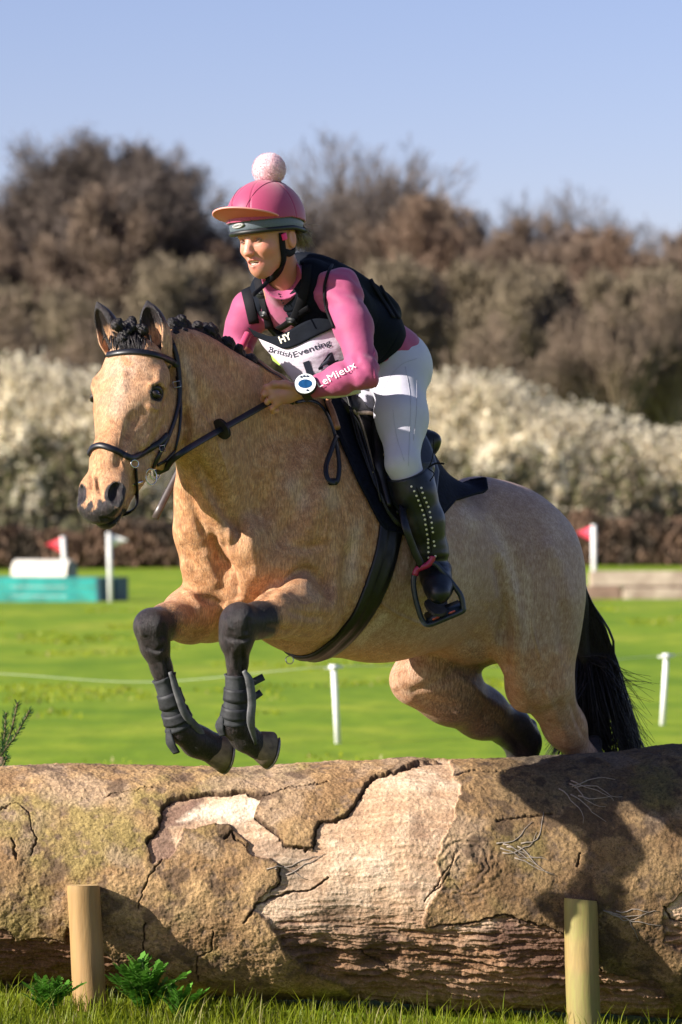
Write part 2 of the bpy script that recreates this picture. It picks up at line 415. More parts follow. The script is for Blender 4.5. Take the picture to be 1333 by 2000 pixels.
# ---------------------------------------------------------------- blackthorn hedge in blossom
def hedge():
    X0, X1 = -19, 19; Yh = 88.0
    root = thing('hedge', (0, Yh, 0), 'long blackthorn hedge covered in cream white blossom across the far side of the field', 'hedge')
    def top(x): return 4.75 + .5 * np.sin(x * .5) - .045 * x + .7 * (fbm(np.c_[x * .55, 0 * x, 0 * x], 3, 2) - .5) - .5 * sstep(6, 12, x)
    # the woody mass, its face thrown up in bumps and covered in bloom
    nx, na = 520, 44; xs = np.linspace(X0 - 3, X1 + 3, nx); al = np.linspace(0.02, 2.2, na); XX, AA = np.meshgrid(xs, al, indexing='ij'); x = XX.ravel(); a = AA.ravel(); t = top(x)
    p0 = np.c_[x, 3 * np.cos(a), t * np.sin(a) * .8]; bmp = .60 * fbm(p0 * .55, 4, 5, .6) + .28 * fbm(p0 * 1.9, 3, 6) + .12 * fbm(p0 * 6, 3, 7)
    k = .58 + .50 * bmp; z = np.minimum(t * 1.02, t * .97 * np.sin(np.minimum(a, 1.57)) ** .75 * (.86 + .22 * bmp)); y = Yh - 2.4 * np.cos(a) ** 1 * k - .9 * (bmp - .5) + 1.0
    cv = np.stack([x, y, np.maximum(z, 0)], 1); hz2 = z / t; bl = sstep(.36, .66, fbm(p0 * 1.1, 4, 4) * .9 + .80 * (hz2 - .50) + .45 * (fbm(p0 * 6, 3, 9) - .5))
    cc = np.array([.95, .86, .67]) * bl[:, None] + np.array([.125, .118, .065]) * (1 - bl[:, None]); cc = cc * (.75 + .5 * fbm(p0 * 9, 2, 11))[:, None]
    ids = np.arange(nx * na).reshape(nx, na); mk_tri('bloom_covered_mass', cv, np.stack([ids[:-1, :-1], ids[1:, :-1], ids[1:, 1:], ids[:-1, 1:]], -1).reshape(-1, 4), mt_twig, cc, root)
    # shoots carrying blossom, standing off the mass
    n = 15000; ia = rng.integers(0, nx, n); ja = (rng.uniform(.02, .78, n) * na).astype(int); P = cv.reshape(nx, na, 3)[ia, ja]; hh = hz2.reshape(nx, na)[ia, ja]; bb = bl.reshape(nx, na)[ia, ja]
    L = rng.uniform(.2, .95, n) * (.35 + .75 * hh); dr = np.stack([rng.normal(0, .3, n), rng.normal(-.35, .2, n), rng.uniform(.5, 1.2, n)], 1); dr /= np.linalg.norm(dr, axis=1)[:, None]
    m = 9; tt = rng.uniform(0, 1, (n, m)); pos = (P[:, None] + dr[:, None] * (L[:, None] * tt)[..., None] + rng.normal(0, .03, (n, m, 3))).reshape(-1, 3); bb = np.repeat(bb, m)
    fl = rng.uniform(0, 1, len(pos)) < .08 + .8 * bb; gr = ~fl & (rng.uniform(0, 1, len(pos)) < .5)
    cb = np.array([.90, .82, .65]) * rng.uniform(.75, 1.05, (len(pos), 1)); cg = np.array([.22, .22, .09]) * rng.uniform(.5, 1.5, (len(pos), 1)); ct = np.array([.24, .19, .13]) * rng.uniform(.4, 1.3, (len(pos), 1))
    for nm, msk, cc, sz in (('blossom', fl, cb, .085), ('leaf', gr, cg, .085), ('twig', ~fl & ~gr, ct, .07)):
        p = pos[msk]; v, f = scatter_quads(p, rng.uniform(.6, 1.3, len(p)) * sz, asp=1.3 if nm != 'twig' else 2.6)
        mk_tri(nm, v, f, mt_leaf if nm != 'twig' else mt_twig, np.repeat(cc[msk], 4, 0), root)
hedge()
# dead bracken along the foot of the hedge
n = 80000; x = rng.uniform(-17, 17, n); hh = 1.3 * (.25 + 1.4 * fbm(np.c_[x * .9, 0 * x, 0 * x], 3, 12)); z = hh * rng.uniform(0, 1, n) ** .8
y = 83.6 + rng.uniform(-.9, 1.8, n) + z * .6; v, f = scatter_quads(np.stack([x, y, z + .05], 1), rng.uniform(.05, .12, n), np.array([0, 0, 1.0]), 2.8, 2.2)
k = fbm(np.c_[x * 1.3, y * .5, z * 1.1], 4, 14)[:, None]; k = sstep(.38, .62, k); cc = (np.array([.155, .095, .062]) * k + np.array([.06, .045, .032]) * (1 - k)) * rng.uniform(.6, 1.4, (n, 1))
tag(mk_tri('bracken', v, f, mt_twig, np.repeat(cc, 4, 0)), 'russet brown dead bracken and bramble along the foot of the hedge', 'bracken', kind='stuff')

# ---------------------------------------------------------------- bare winter trees
def tree_mesh(seed, H_, spread, dens, twigcol, barkcol, tw=.02, first=.34, el=(.30, .62), up=.10, lv=6):
    """a bare tree: trunk, limbs fanning up into a domed crown, fine twigs that carry on the way their branch was going"""
    rr = random.Random(seed); segs = []; tips = []
    def grow(p, d, L, r, lvl):
        n_ = 4 if lvl < 2 else (3 if lvl < 4 else 2); pts = [p]; rad = [r]; w_ = .07 + .05 * (lvl > 0) + .04 * (lvl > 2)
        for i in range(n_):
            d = nrm(d + np.array([rr.gauss(0, w_), rr.gauss(0, w_), rr.gauss(0, w_ * .6) + (up if lvl else 0)])); p = p + d * L / n_; pts.append(p); rad.append(r * (1 - .5 * (i + 1) / n_))
        if lvl <= 1: segs.append((pts, rad, 6))
        elif lvl <= 3: segs.append((pts, rad, 3))
        else: tips.append((pts, r))
        if lvl >= lv: return
        k = (7, 5, 5, 4, 4, 3)[lvl]; fs = first if lvl == 0 else .22; ga = rr.uniform(0, 6.28)
        for i in range(k + 1):
            t = 1.0 if i == k else fs + (1 - fs) * (i + rr.random() * .8) / k; j = min(int(t * n_), n_ - 1); u = t * n_ - j; q = pts[j] * (1 - u) + pts[j + 1] * u
            dd = nrm(pts[j + 1] - pts[j]); az = ga + i * 2.4 + rr.gauss(0, .3); e_ = rr.uniform(*el) * (spread * (1.35 - .5 * t) if lvl == 0 else 1) * (.35 if i == k else 1)
            a0 = nrm(np.cross(dd, [0.3, .5, .2])); a1 = np.cross(dd, a0); nd = dd * math.cos(e_) + (a0 * math.cos(az) + a1 * math.sin(az)) * math.sin(e_)
            Ln = L * rr.uniform(.56, .74) * ((1.15 - .35 * t) if lvl == 0 else 1.05 - .3 * t)
            grow(q, nrm(nd), Ln, max(rad[j] * rr.uniform(.48, .66), .008), lvl + 1)
    grow(np.array([0, 0, -.2]), np.array([0, 0, 1.0]), H_ * .50, H_ * .022, 0)
    T = MB(); C = MB()
    for pts, rad, k in segs: (T if k == 6 else C).tube(pts, rad, k, cap=False)
    A_, B_, R_ = [], [], []
    for pts, r in tips:
        for x, y in zip(pts[:-1], pts[1:]): A_.append(x); B_.append(y); R_.append(max(r, tw * .5))
    a = np.array(A_); b = np.array(B_); r = np.array(R_); n = len(a); d = b - a; reps = int(dens)
    if reps > 1:
        j = rng.normal(0, H_ * .010, (n * (reps - 1), 3)); a = np.concatenate([a, np.repeat(a, reps - 1, 0) + j]); d = np.concatenate([d, np.repeat(d, reps - 1, 0) + rng.normal(0, H_ * .006, (n * (reps - 1), 3))]); r = np.concatenate([r, np.full(n * (reps - 1), tw * .6)])
    s = np.cross(d, rng.normal(size=d.shape)); s /= np.linalg.norm(s, axis=1)[:, None] + 1e-9; wd = np.minimum(r, tw)[:, None] * rng.uniform(.7, 1.3, (len(a), 1)); b = a + d
    v = np.stack([a - s * wd, a + s * wd, b + s * wd * .55, b - s * wd * .55], 1).reshape(-1, 3); f = np.arange(len(v)).reshape(-1, 4)
    cv, cf = np.array(C.v), np.array(C.f)
    v2, f2 = joinvf([(cv, cf), (v, f)]); c2 = np.concatenate([np.tile(barkcol, (len(cv), 1)), np.repeat(np.array(twigcol) * rng.uniform(.6, 1.4, (len(a), 1)), 4, 0)])
    zt = max(v2[:, 2].max(), 1); sc = H_ / zt
    return (np.array(T.v) * sc, np.array(T.f)), (v2 * sc, f2, c2)
mt_bark = simple('tree_bark', (.16, .125, .095), .95, .35, 3, .5, .05, .1)
mt_pale = simple('pale_bark', (.42, .34, .26), .9, .3, 2, .4, .03, .1)
def make_tree(kind, X, Y, s, rz, label, group):
    t_, c_, bark = kind
    r = thing('bare_tree', (X, Y, 0), label, 'tree', group); r.rotation_euler.z = rz; r.scale = (s, s, s)
    for nm, me in (('trunk', t_), ('crown', c_)):
        o = bpy.data.objects.new(nm, me); COL.objects.link(o); o.parent = r
    return r
def kind(seed, *a, pale=False, **kw):
    (tv, tf), (cv, cf, cc) = tree_mesh(seed, *a, **kw)
    t_ = mk('trunk', tv, tf, mt_pale if pale else mt_bark); c_ = mk_tri('crown', cv, cf, mt_twig, cc)
    a_, b_ = t_.data, c_.data; bpy.data.objects.remove(t_); bpy.data.objects.remove(c_); return a_, b_, pale
B1 = (.13, .10, .08)
K_big = kind(3, 18, 1.25, 4, (.115, .092, .080), B1, tw=.024, first=.40, el=(.35, .75), lv=5)
K_big2 = kind(11, 17, 1.1, 4, (.125, .098, .082), B1, tw=.024, first=.36, el=(.33, .7), lv=5)
K_open = kind(5, 18, 1.2, 1, (.13, .105, .09), B1, tw=.024, first=.45, el=(.32, .62), lv=5)
K_brown = kind(8, 13, 1.15, 4, (.20, .135, .095), (.22, .165, .12), tw=.028, first=.34, el=(.30, .62), lv=5)
K_brown2 = kind(9, 13, .95, 4, (.185, .135, .10), (.24, .18, .13), tw=.028, first=.30, el=(.26, .55), lv=5)
K_olive = kind(21, 9, .85, 3, (.205, .165, .112), (.28, .22, .165), tw=.026, first=.18, el=(.20, .45), lv=5)
K_pale = kind(17, 11, .8, 1, (.20, .15, .11), (.34, .26, .18), tw=.03, first=.30, el=(.25, .55), lv=5, pale=True)
GL = 'bare trees of the wood behind the hedge'
def px2(px_, d): return (px_ - 666.5) * d / (CAM_D * FPX)
def htop(py_, d): return CAM_H + (1000 - py_) * d / (CAM_D * FPX)
TR = [  # px, distance, top py, kind, rz, label
 (150, 150, 225, K_big, .3, 'tallest round topped bare oak at the left end of the wood'),
 (285, 156, 270, K_big2, 1.9, 'bare grey oak leaning over the right flank of the tallest left oak'),
 (30, 152, 265, K_big2, 4.0, 'bare oak cut by the left edge behind the hedge'),
 (85, 153, 262, K_big2, 2.9, 'bare grey oak between the tallest oak and the left edge'), (225, 154, 262, K_big, 4.1, 'bare round topped oak just right of the tallest left oak'),
 (-60, 154, 330, K_big, 2.2, 'bare oak mostly outside the left edge'),
 (715, 158, 262, K_open, 1.0, 'thin open crowned bare tree against the sky above the rider'),
 (610, 160, 300, K_open, 3.1, 'thin bare tree just right of the rider helmet'),
 (880, 155, 320, K_open, 5.0, 'thin bare tree poking above the brown crowns right of the rider'),
 (985, 158, 360, K_open, 2.0, None), (1290, 158, 415, K_open, .4, None), (1130, 160, 425, K_open, 4.4, None), (350, 157, 345, K_big2, 5.2, 'bare grey oak at the right shoulder of the left group of tall oaks')]
for i, (p, tp) in enumerate([(210, 340), (90, 380), (350, 410), (420, 470), (-20, 430), (780, 385), (860, 360), (930, 375), (1010, 405), (1080, 430), (1160, 425), (1240, 430), (1320, 435), (1400, 430), (700, 430), (640, 460)]):
    TR.append((p, 146 + (i * 7) % 9, tp, K_brown if i % 2 else K_brown2, i * 1.3, None))
for i, (p, tp) in enumerate([(300, 490), (410, 480), (470, 520), (380, 560), (560, 520), (650, 500), (750, 480), (830, 500), (920, 490), (1000, 520), (1090, 500), (1180, 510), (1270, 500), (1350, 520), (20, 540), (120, 560), (210, 570), (480, 600)]):
    TR.append((p, 132 + (i * 5) % 9, tp, K_olive, i * 2.1, None))
for (p, tp, d_, lab) in [(1240, 560, 126, 'pale barked slender tree behind the right part of the hedge'), (925, 600, 125, 'pale barked small tree behind the hedge right of the saddle'), (170, 610, 128, 'pale barked tree behind the left part of the hedge'), (60, 560, 130, 'pale barked slender tree near the left edge behind the hedge'), (1130, 590, 127, 'pale barked tree left of the slender one at the right'), (1330, 540, 129, 'pale barked tree at the right edge behind the hedge'), (340, 600, 127, 'pale barked tree behind the ears of the horse')]:
    TR.append((p, d_, tp, K_pale, p * .01, lab))
HK = {id(K_brown2): 13, id(K_big): 18, id(K_big2): 17, id(K_open): 18, id(K_brown): 13, id(K_olive): 9, id(K_pale): 11}
ORD = ['first', 'second', 'third', 'fourth', 'fifth', 'sixth', 'seventh', 'eighth', 'ninth', 'tenth', 'eleventh', 'twelfth', 'thirteenth', 'fourteenth', 'fifteenth', 'sixteenth', 'seventeenth', 'eighteenth', 'nineteenth']
LB = {id(K_brown2): 'upright dusky brown bare tree in the skyline row of the wood, %s from the left', id(K_open): 'thin bare treetop above the brown crowns at the right, %s from the left', id(K_brown): 'russet brown bare tree in the skyline row of the wood, %s from the left', id(K_olive): 'olive brown scrubby tree in the front row of the wood, %s from the left'}
for (p, d_, tp, k_, rz, lab) in TR:
    make_tree(k_, px2(p, d_), d_ - CAM_D, htop(tp, d_) / HK[id(k_)], rz, lab or LB[id(k_)] % ORD[sorted([q[0] for q in TR if q[3] is k_ and not q[5]]).index(p)], GL)
# undergrowth that closes the wood behind
n = 90000; x = rng.uniform(-26, 26, n) * 1.0; top_ = 8.2 + 1.6 * np.sin(x * .33 + 1) + 2.5 * (fbm(np.c_[x * .4, 0 * x, 0 * x], 3, 31) - .5) + 2.2 * sstep(-9, -13, x); z = top_ * rng.uniform(0, 1, n) ** .75
y = 154 + rng.uniform(0, 4, n); v, f = scatter_quads(np.stack([x, y, z], 1), rng.uniform(.15, .42, n), np.array([0, 0, 1.0]), 2.2, 2)
k = fbm(np.c_[x * .5, y * .1, z * .5], 4, 33)[:, None]; cc = (np.array([.13, .125, .125]) * (k < .5) + np.array([.17, .15, .125]) * (k >= .5)) * rng.uniform(.6, 1.4, (n, 1))
tag(mk_tri('undergrowth', v, f, mt_twig, np.repeat(cc, 4, 0)), 'dense brown undergrowth filling the wood behind the trees', 'undergrowth', kind='stuff')

# ---------------------------------------------------------------- distant jumps, flags and string fence
mt_teal = simple('teal_paint', (.008, .30, .27), .45, .25, 3, .2, .01)
mt_shadeteal = simple('teal_paint_in_shade', (.010, .085, .12), .5, .3, 3, .2, .01)  # end panel's teal, with the shade of its sunless side put in
mt_white = simple('white_plastic', (.78, .78, .76), .4, .05, 8, .05, .003)
mt_cream = simple('cream_paint', (.74, .69, .60), .55, .12, 4, .2, .01)
mt_grey = simple('grey_board', (.22, .24, .25), .7, .2, 6, .2, .01)
mt_red = simple('red_flag', (.70, .035, .06), .6, .1, 10, .1, .004); mt_pink = simple('pink_red_flag', (.85, .07, .13), .6, .1, 10, .1, .004)
mt_palewood = simple('pale_weathered_wood', (.52, .43, .34), .85, .3, 3, .5, .02, .2, col2=(.30, .22, .17))
mt_brownwood = simple('brown_weathered_wood', (.30, .20, .15), .85, .3, 3, .5, .02, .2)
def at(px_, py_, d): return Q(px_, py_, d - CAM_D)
# teal box jump
d = 56.; c0 = px2(188, d); r = thing('box_jump', (px2(95, d), d - CAM_D, 0), 'low teal painted box jump with a shade-darkened end in the left field', 'jump')
yaw = R(-14); ux = np.array([math.cos(yaw), math.sin(yaw), 0]); uy = np.array([-math.sin(yaw), math.cos(yaw), 0]); RM = np.array([ux, uy, [0, 0, 1]])
corner = np.array([c0, d - CAM_D, 0]); Lb = 2.6; Wb = 1.0
ux = nrm([1, -.28, 0]); uy = nrm([.45, 1, 0])
def slab(m, o, a, b, c): o = np.array(o, float); P = [o, o + a, o + a + b, o + b]; P += [p + c for p in P]; m.add(P, [[0, 3, 2, 1], [4, 5, 6, 7], [0, 1, 5, 4], [1, 2, 6, 5], [2, 3, 7, 6], [3, 0, 4, 7]])
m = MB()
for k in range(3): slab(m, corner - ux * Lb + np.array([0, 0, .0 + k * .148]), ux * Lb, uy * .05, np.array([0, 0, .140]))
m.build('front_panel', mt_teal, r, False)
m = MB(); slab(m, corner + ux * .004 + uy * .0, ux * .05, uy * Wb, np.array([0, 0, .445])); slab(m, corner + uy * (Wb * .48) + ux * .056, ux * .05, uy * .07, np.array([0, 0, .44])); m.build('end_panel', mt_shadeteal, r, False)
m = MB(); slab(m, corner - ux * Lb + uy * .055 + np.array([0, 0, .40]), ux * (Lb - .01), uy * (Wb - .06), np.array([0, 0, .04])); m.build('top_board', mt_teal, r, False)
# cream half-round jump behind it
d = 61.; A = at(30, 1117, d); Bp = at(148, 1117, d) + np.array([0, -.8, 0]) * 0; r = thing('roll_top_jump', (px2(98, d), d - CAM_D, 0), 'cream white roll top jump with a grey end behind the teal box jump', 'jump')
ax_ = nrm([1, -.35, 0]); sd = nrm([.35, 1, 0]); o0 = np.array([px2(22, d), d - CAM_D, 0]); Ln = 1.05
rt = .23; hz = .44; prof = [(-rt, 0), (-rt, hz)] + [(-rt * math.cos(a), hz + rt * math.sin(a)) for a in np.linspace(.15, math.pi - .15, 14)] + [(rt, hz), (rt, 0)]
v = [o0 + sd * (p[0] + rt) + np.array([0, 0, p[1]]) + ax_ * e for e in (0, Ln) for p in prof]; npf = len(prof)
m = MB().add(v, [[i, i + 1, npf + i + 1, npf + i] for i in range(npf - 1)]); m.build('roll_cover', mt_cream, r)
MB().add([q + ax_ * .01 for q in v[npf:]], [list(range(npf))]).build('end_board', mt_grey, r, False); MB().add([q - ax_ * .01 for q in v[:npf]], [list(range(npf))[::-1]]).build('end_board', mt_grey, r, False)
def flag(pxb, pyb, pyt, d, fl, mat, label, lean=0.0, wpx=9, fw=32, fh=24, side=1, base_z=None):
    """upright white pole with a triangular pennant"""
    top_ = at(pxb + lean, pyt, d); bot = at(pxb, pyb, d); bot[2] = 0 if base_z is None else base_z
    r = thing('marker_flag', bot, label, 'flag'); k = d / (CAM_D * FPX); rad = wpx * k / 2
    m = MB().tube([bot, (bot + top_) / 2, top_], rad, 10); m.build('pole', mt_white, r)
    t0 = top_ - np.array([0, 0, .01]); s = np.array([side * fw * k, -.02, -fh * k * .45]); b_ = t0 - np.array([0, 0, fh * k])
    m = MB(); th = np.array([0, .006, 0]); n_ = 6; v = []
    for e in (0, 1):
        for i in range(n_ + 1):
            u = i / n_; w_ = np.array([0, .03 * math.sin(u * 5) * u, 0]); tip = t0 + s
            v += [t0 * (1 - u) + tip * u + w_ + th * e, b_ * (1 - u) + tip * u + w_ + th * e - np.array([0, 0, .002])]
    o = 2 * (n_ + 1); fs = []
    for i in range(n_):
        a = 2 * i; fs += [[a, a + 1, a + 3, a + 2], [o + a + 2, o + a + 3, o + a + 1, o + a], [a, a + 2, o + a + 2, o + a], [a + 1, o + a + 1, o + a + 3, a + 3]]
    m.add(v, fs); m.build('pennant', mat, r)
flag(131, 1100, 1048, 63., 1, mt_red, 'red pennant on a short white pole above the roll top jump', lean=-8, fw=34, fh=32, side=-1)
flag(217, 1186, 1040, 55.3, 1, mt_white, 'white pennant on a tall white pole at the end of the teal jump', lean=-4, fw=38, fh=30)
flag(1161, 1150, 1025, 58., 1, mt_pink, 'pink red pennant on a white pole beside the pale log jump at the right', fw=36, fh=32, side=-1, lean=-1)
# pale timber jump at the right
d = 57.5; r = thing('timber_jump', (px2(1240, d), d - CAM_D, 0), 'pale weathered timber jump of stacked beams in the right field', 'jump')
k = d / (CAM_D * FPX)
def beam(name, x0, x1, z0, z1, dep, mat, y0):
    m = MB(); m.box(((px2(x0, d) + px2(x1, d)) / 2, d - CAM_D + y0 + dep / 2, (z0 + z1) / 2), (px2(x1, d) - px2(x0, d), dep, z1 - z0), None, .03); m.build(name, mat, r, True, 30)
beam('lower_beam', 1142, 1215, 0, .27, .55, mt_brownwood, 0); beam('lower_beam', 1216, 1500, 0, .25, .55, mt_palewood, -.03); beam('top_beam', 1154, 1500, .26, .52, .40, mt_palewood, .05)
# string fence posts
posts = []
for (xt, yt, xb, yb, d, lab) in [(652, 1302, 661, 1456, 22.5, 'short white plastic fence post under the belly of the horse'), (1302, 1280, 1294, 1420, 24.4, 'short white plastic fence post near the right edge')]:
    a, b_ = at(xb, yb, d), at(xt, yt, d); a[2] = -.02
    r = thing('fence_post', a, lab, 'fence post', 'white string fence posts'); m = MB().tube([a, (a + b_) / 2, b_], [.021, .019, .018], 8); m.build('stake', mt_white, r)
    m = MB(); m.tube([b_ + [0, 0, -.02], b_ + [0, 0, .012]], .03, 8); m.tube([b_ + [-.06, 0, -.01], b_ + [.06, 0, .0]], .009, 6); m.build('clip', mt_white, r); posts.append(b_)
st = [at(-300, 1306, 23.), at(0, 1316, 22.8), at(300, 1332, 22.6), posts[0], at(1000, 1302, 23.4), posts[1], at(1500, 1270, 25.)]
mt_string, nt, bs = material('faded_string'); bs.inputs['Base Color'].default_value = (.40, .47, .28, 1)
tag(MB().tube(catmull(st, 6), .0030, 5).build('fence_string', mt_string), 'thin pale string slung between the short white posts across the field', 'string')
# ================================================================ THE LOG
def poly_sd(px_, py_, poly):
    """signed distance in pixels (negative inside)"""
    poly = np.array(poly, float); n = len(poly); d = np.full(px_.shape, 1e9); ins = np.zeros(px_.shape, bool)
    for i in range(n):
        a, b = poly[i], poly[(i + 1) % n]; e = b - a; wx, wy = px_ - a[0], py_ - a[1]
        t = np.clip((wx * e[0] + wy * e[1]) / (e @ e), 0, 1); d = np.minimum(d, (wx - e[0] * t) ** 2 + (wy - e[1] * t) ** 2)
        c = ((a[1] <= py_) & (b[1] > py_)) | ((b[1] <= py_) & (a[1] > py_))
        ins ^= c & (px_ < a[0] + (py_ - a[1]) / (e[1] if e[1] else 1e-9) * e[0])
    return np.sqrt(d) * np.where(ins, -1, 1)
def line_d(px_, py_, pl):
    d = np.full(px_.shape, 1e9)
    for a, b in zip(pl[:-1], pl[1:]):
        a = np.array(a, float); b = np.array(b, float); e = b - a; wx, wy = px_ - a[0], py_ - a[1]
        t = np.clip((wx * e[0] + wy * e[1]) / (e @ e), 0, 1); d = np.minimum(d, (wx - e[0] * t) ** 2 + (wy - e[1] * t) ** 2)
    return np.sqrt(d)
LX = np.concatenate([np.linspace(-2.1, -1.2, 60)[:-1], np.linspace(-1.2, 1.2, 1000), np.linspace(1.2, 2.1, 60)[1:]])
LT = np.concatenate([np.linspace(-math.pi * .08, math.pi * 1.06, 660)[:-1], np.linspace(math.pi * 1.06, math.pi * 1.92, 60)])   # angle from straight down, towards the camera first
TOPX = [-2.1, -1.1, -.8, -.3, -.1, .06, .22, .38, .55, .9, 1.1, 2.1]; TOPZ = [.640, .642, .645, .650, .661, .665, .680, .668, .668, .695, .712, .72]
def log_b(x): return np.interp(x, [-2.1, -1, 0, 1, 2.1], [-.06, -.06, -.115, -.165, -.19])
def log_r(x): zt = np.interp(x, TOPX, TOPZ); return (zt - log_b(x)) / 2
LOGY = .60
TX, TT = np.meshgrid(LX, LT, indexing='ij'); tx, tt = TX.ravel(), TT.ravel(); rr_ = log_r(tx)
cy, sy = -np.cos(tt), -np.sin(tt)                         # z and Y directions
P3 = np.stack([tx, LOGY + sy * rr_, np.interp(tx, TOPX, TOPZ) - rr_ + cy * rr_], 1); nr = np.stack([0 * tx, sy, cy], 1)
kk = FPX * CAM_D / (CAM_D + P3[:, 1]); ppx = 666.5 + P3[:, 0] * kk; ppy = 1000 + (CAM_H - P3[:, 2]) * kk
ppy = np.where(tt > math.pi * 1.03, 1480 - (tt - math.pi) * 200, ppy); ppy = np.where(tt < 0, 2100 - tt * 200, ppy)
wob = (fbm(P3 * 22, 4, 1) - .5) * 46; wob2 = (fbm(P3 * 22 + 9, 4, 5) - .5) * 46
wfine = (fbm(P3 * 75, 3, 51) - .5) * 7
X_, Y_ = ppx + wob * .5 + wfine, ppy + wob2 * .5 + wfine
P_A = [(286,1654),(310,1618),(315,1583),(341,1565),(399,1557),(473,1552),(509,1560),(499,1597),(557,1649),(600,1662),(614,1654),(625,1607),(677,1599),(701,1562),(727,1527),(778,1506),(819,1493),(875,1478),(885,1521),(905,1540),(891,1598),(850,1680),(865,1726),(829,1788),(829,1813),(906,1806),(983,1788),(1029,1800),(1096,1820),(1178,1897),(1285,1918),(1320,1960),(1250,2200),(700,2200),(690,1930),(600,1890),(560,1850),(520,1790),(490,1775),(546,1722),(541,1680),(499,1672),(452,1612),(404,1612),(362,1623),(336,1672),(300,1690)]
P_B = [(-200,1790),(10,1808),(30,1832),(126,1836),(130,1808),(200,1850),(290,1905),(300,2100),(-200,2100)]
P_C = [(1296,1775),(1333,1745),(1500,1740),(1500,1860),(1300,1850)]
sd_ = np.minimum(np.minimum(poly_sd(X_, Y_, P_A), poly_sd(X_, Y_, P_B)), poly_sd(X_, Y_, P_C))
bare = sstep(2.0, -2.0, sd_)
cr = np.full(len(tx), 1e9)
CR = [([(286,1654),(310,1618),(315,1583),(341,1565),(399,1557),(473,1552),(509,1560)], 4.5), ([(499,1597),(557,1649),(600,1662),(614,1654),(625,1607),(677,1599),(701,1562),(727,1527),(778,1506),(819,1493)], 4.5),
      ([(840,1813),(906,1803),(983,1785),(1029,1798),(1096,1818),(1178,1895)], 4), ([(480,1795),(500,1765),(560,1745),(610,1735),(640,1715)], 5), ([(545,1690),(548,1725),(530,1745)], 4),
      ([(389,1901),(386,1864),(415,1849),(418,1815)], 3), ([(270,1770),(290,1715),(318,1680)], 2.5), ([(0,1808),(20,1815),(30,1832),(90,1830),(126,1836)], 2.5), ([(440,1640),(456,1625),(462,1645),(478,1655)], 5),
      ([(230,1870),(285,1850),(340,1905)], 2), ([(891,1521),(930,1512),(985,1516)], 4), ([(970,1605),(1040,1598),(1080,1592)], 4), ([(1298,1770),(1310,1795),(1333,1800)], 4), ([(700,1855),(730,1885),(760,1895)], 3),
      ([(845,1745),(860,1715),(880,1690)], 2.5), ([(832,1760),(855,1735),(880,1700),(890,1670)], 2), ([(1125,1690),(1135,1668)], 3), ([(0,1590),(30,1575),(60,1590),(70,1640),(60,1670)], 2.5), ([(20,1640),(28,1655),(30,1680)], 5),
      ([(508,1560),(560,1545),(640,1535)], 2), ([(205,1560),(260,1552),(300,1548)], 1.5), ([(285,1800),(283,1850),(285,1900)], 3)]
for pl, w_ in CR: cr = np.minimum(cr, line_d(ppx + wob * .32 + wfine, ppy + wob2 * .32 + (fbm(P3 * 70 + 3, 3, 52) - .5) * 7, pl) / (w_ * .62) * (1 + .6 * (fbm(P3 * 40, 2, 61))))
crack = sstep(1.25, .5, cr)
# hollows and knots
disp = np.zeros(len(tx)); knotc = np.zeros(len(tx))
for (kx, ky, kr, dep) in [(452, 1640, 20, .010), (395, 1640, 24, -.006), (520, 1720, 40, -.006), (430, 1690, 34, .004), (30, 1630, 50, -.010), (575, 1700, 46, .010), (740, 1860, 60, .014), (870, 1700, 60, .006), (600, 1860, 36, .014), (1140, 1660, 22, .006), (900, 1800, 60, .006), (1000, 1865, 70, -.01), (660, 1790, 40, .01), (1310, 1900, 40, -.01), (780, 1640, 60, -.01), (640, 1870, 30, .018)]:
    e = np.exp(-((ppx - kx) ** 2 + (ppy - ky) ** 2) / kr ** 2); disp -= e * dep; knotc = np.maximum(knotc, e * (dep > .007))
u = P3[:, 0]
grain = fbm(np.c_[u * 9 + wob * .02, tt * 26 + wob2 * .03, 0 * u], 4, 71, .62); rough = fbm(P3 * 34, 4, 73, .6); fine = fbm(P3 * 130, 3, 77, .6); fine2 = fbm(P3 * 260, 2, 79); big = fbm(P3 * 3.2, 3, 81); med = fbm(P3 * 10, 4, 83)
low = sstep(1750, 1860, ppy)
ridge = np.abs(grain - .5) * 2
disp += (1 - bare) * (.013 + (rough - .5) * .010 + (fine - .5) * .0045) + bare * ((grain - .5) * (.010 + .040 * low) + (fine - .5) * .004 + (rough - .5) * .016 * low)
# rings of a healed wound in the bark
rg = np.hypot((ppx - 905) * .8, (ppy - 1690)); sw = sstep(85, 40, rg) * (1 - bare); disp += sw * np.sin(rg * .42 + wob * .35 + wob2 * .2) * .0022
disp -= crack * .012; disp += (big - .5) * .035 + (med - .5) * .014
P3 += nr * disp[:, None]
def C(*c): return np.array(c)[None, :]
def L_(a, b, t): return a + (b - a) * np.clip(t, 0, 1)[:, None]
cb = L_(C(.33, .215, .115), C(.49, .345, .185), sstep(.3, .7, med)); cb = L_(cb, C(.31, .265, .10), sstep(.50, .68, fbm(P3 * 5, 3, 91)) * .75)
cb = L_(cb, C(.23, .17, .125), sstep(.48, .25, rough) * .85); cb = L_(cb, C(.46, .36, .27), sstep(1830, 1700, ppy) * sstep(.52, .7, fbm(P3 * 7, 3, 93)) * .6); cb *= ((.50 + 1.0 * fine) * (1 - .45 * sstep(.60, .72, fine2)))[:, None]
cb = L_(cb, C(.13, .09, .065), sstep(.58, .70, fbm(P3 * 17, 4, 95)) * .75)
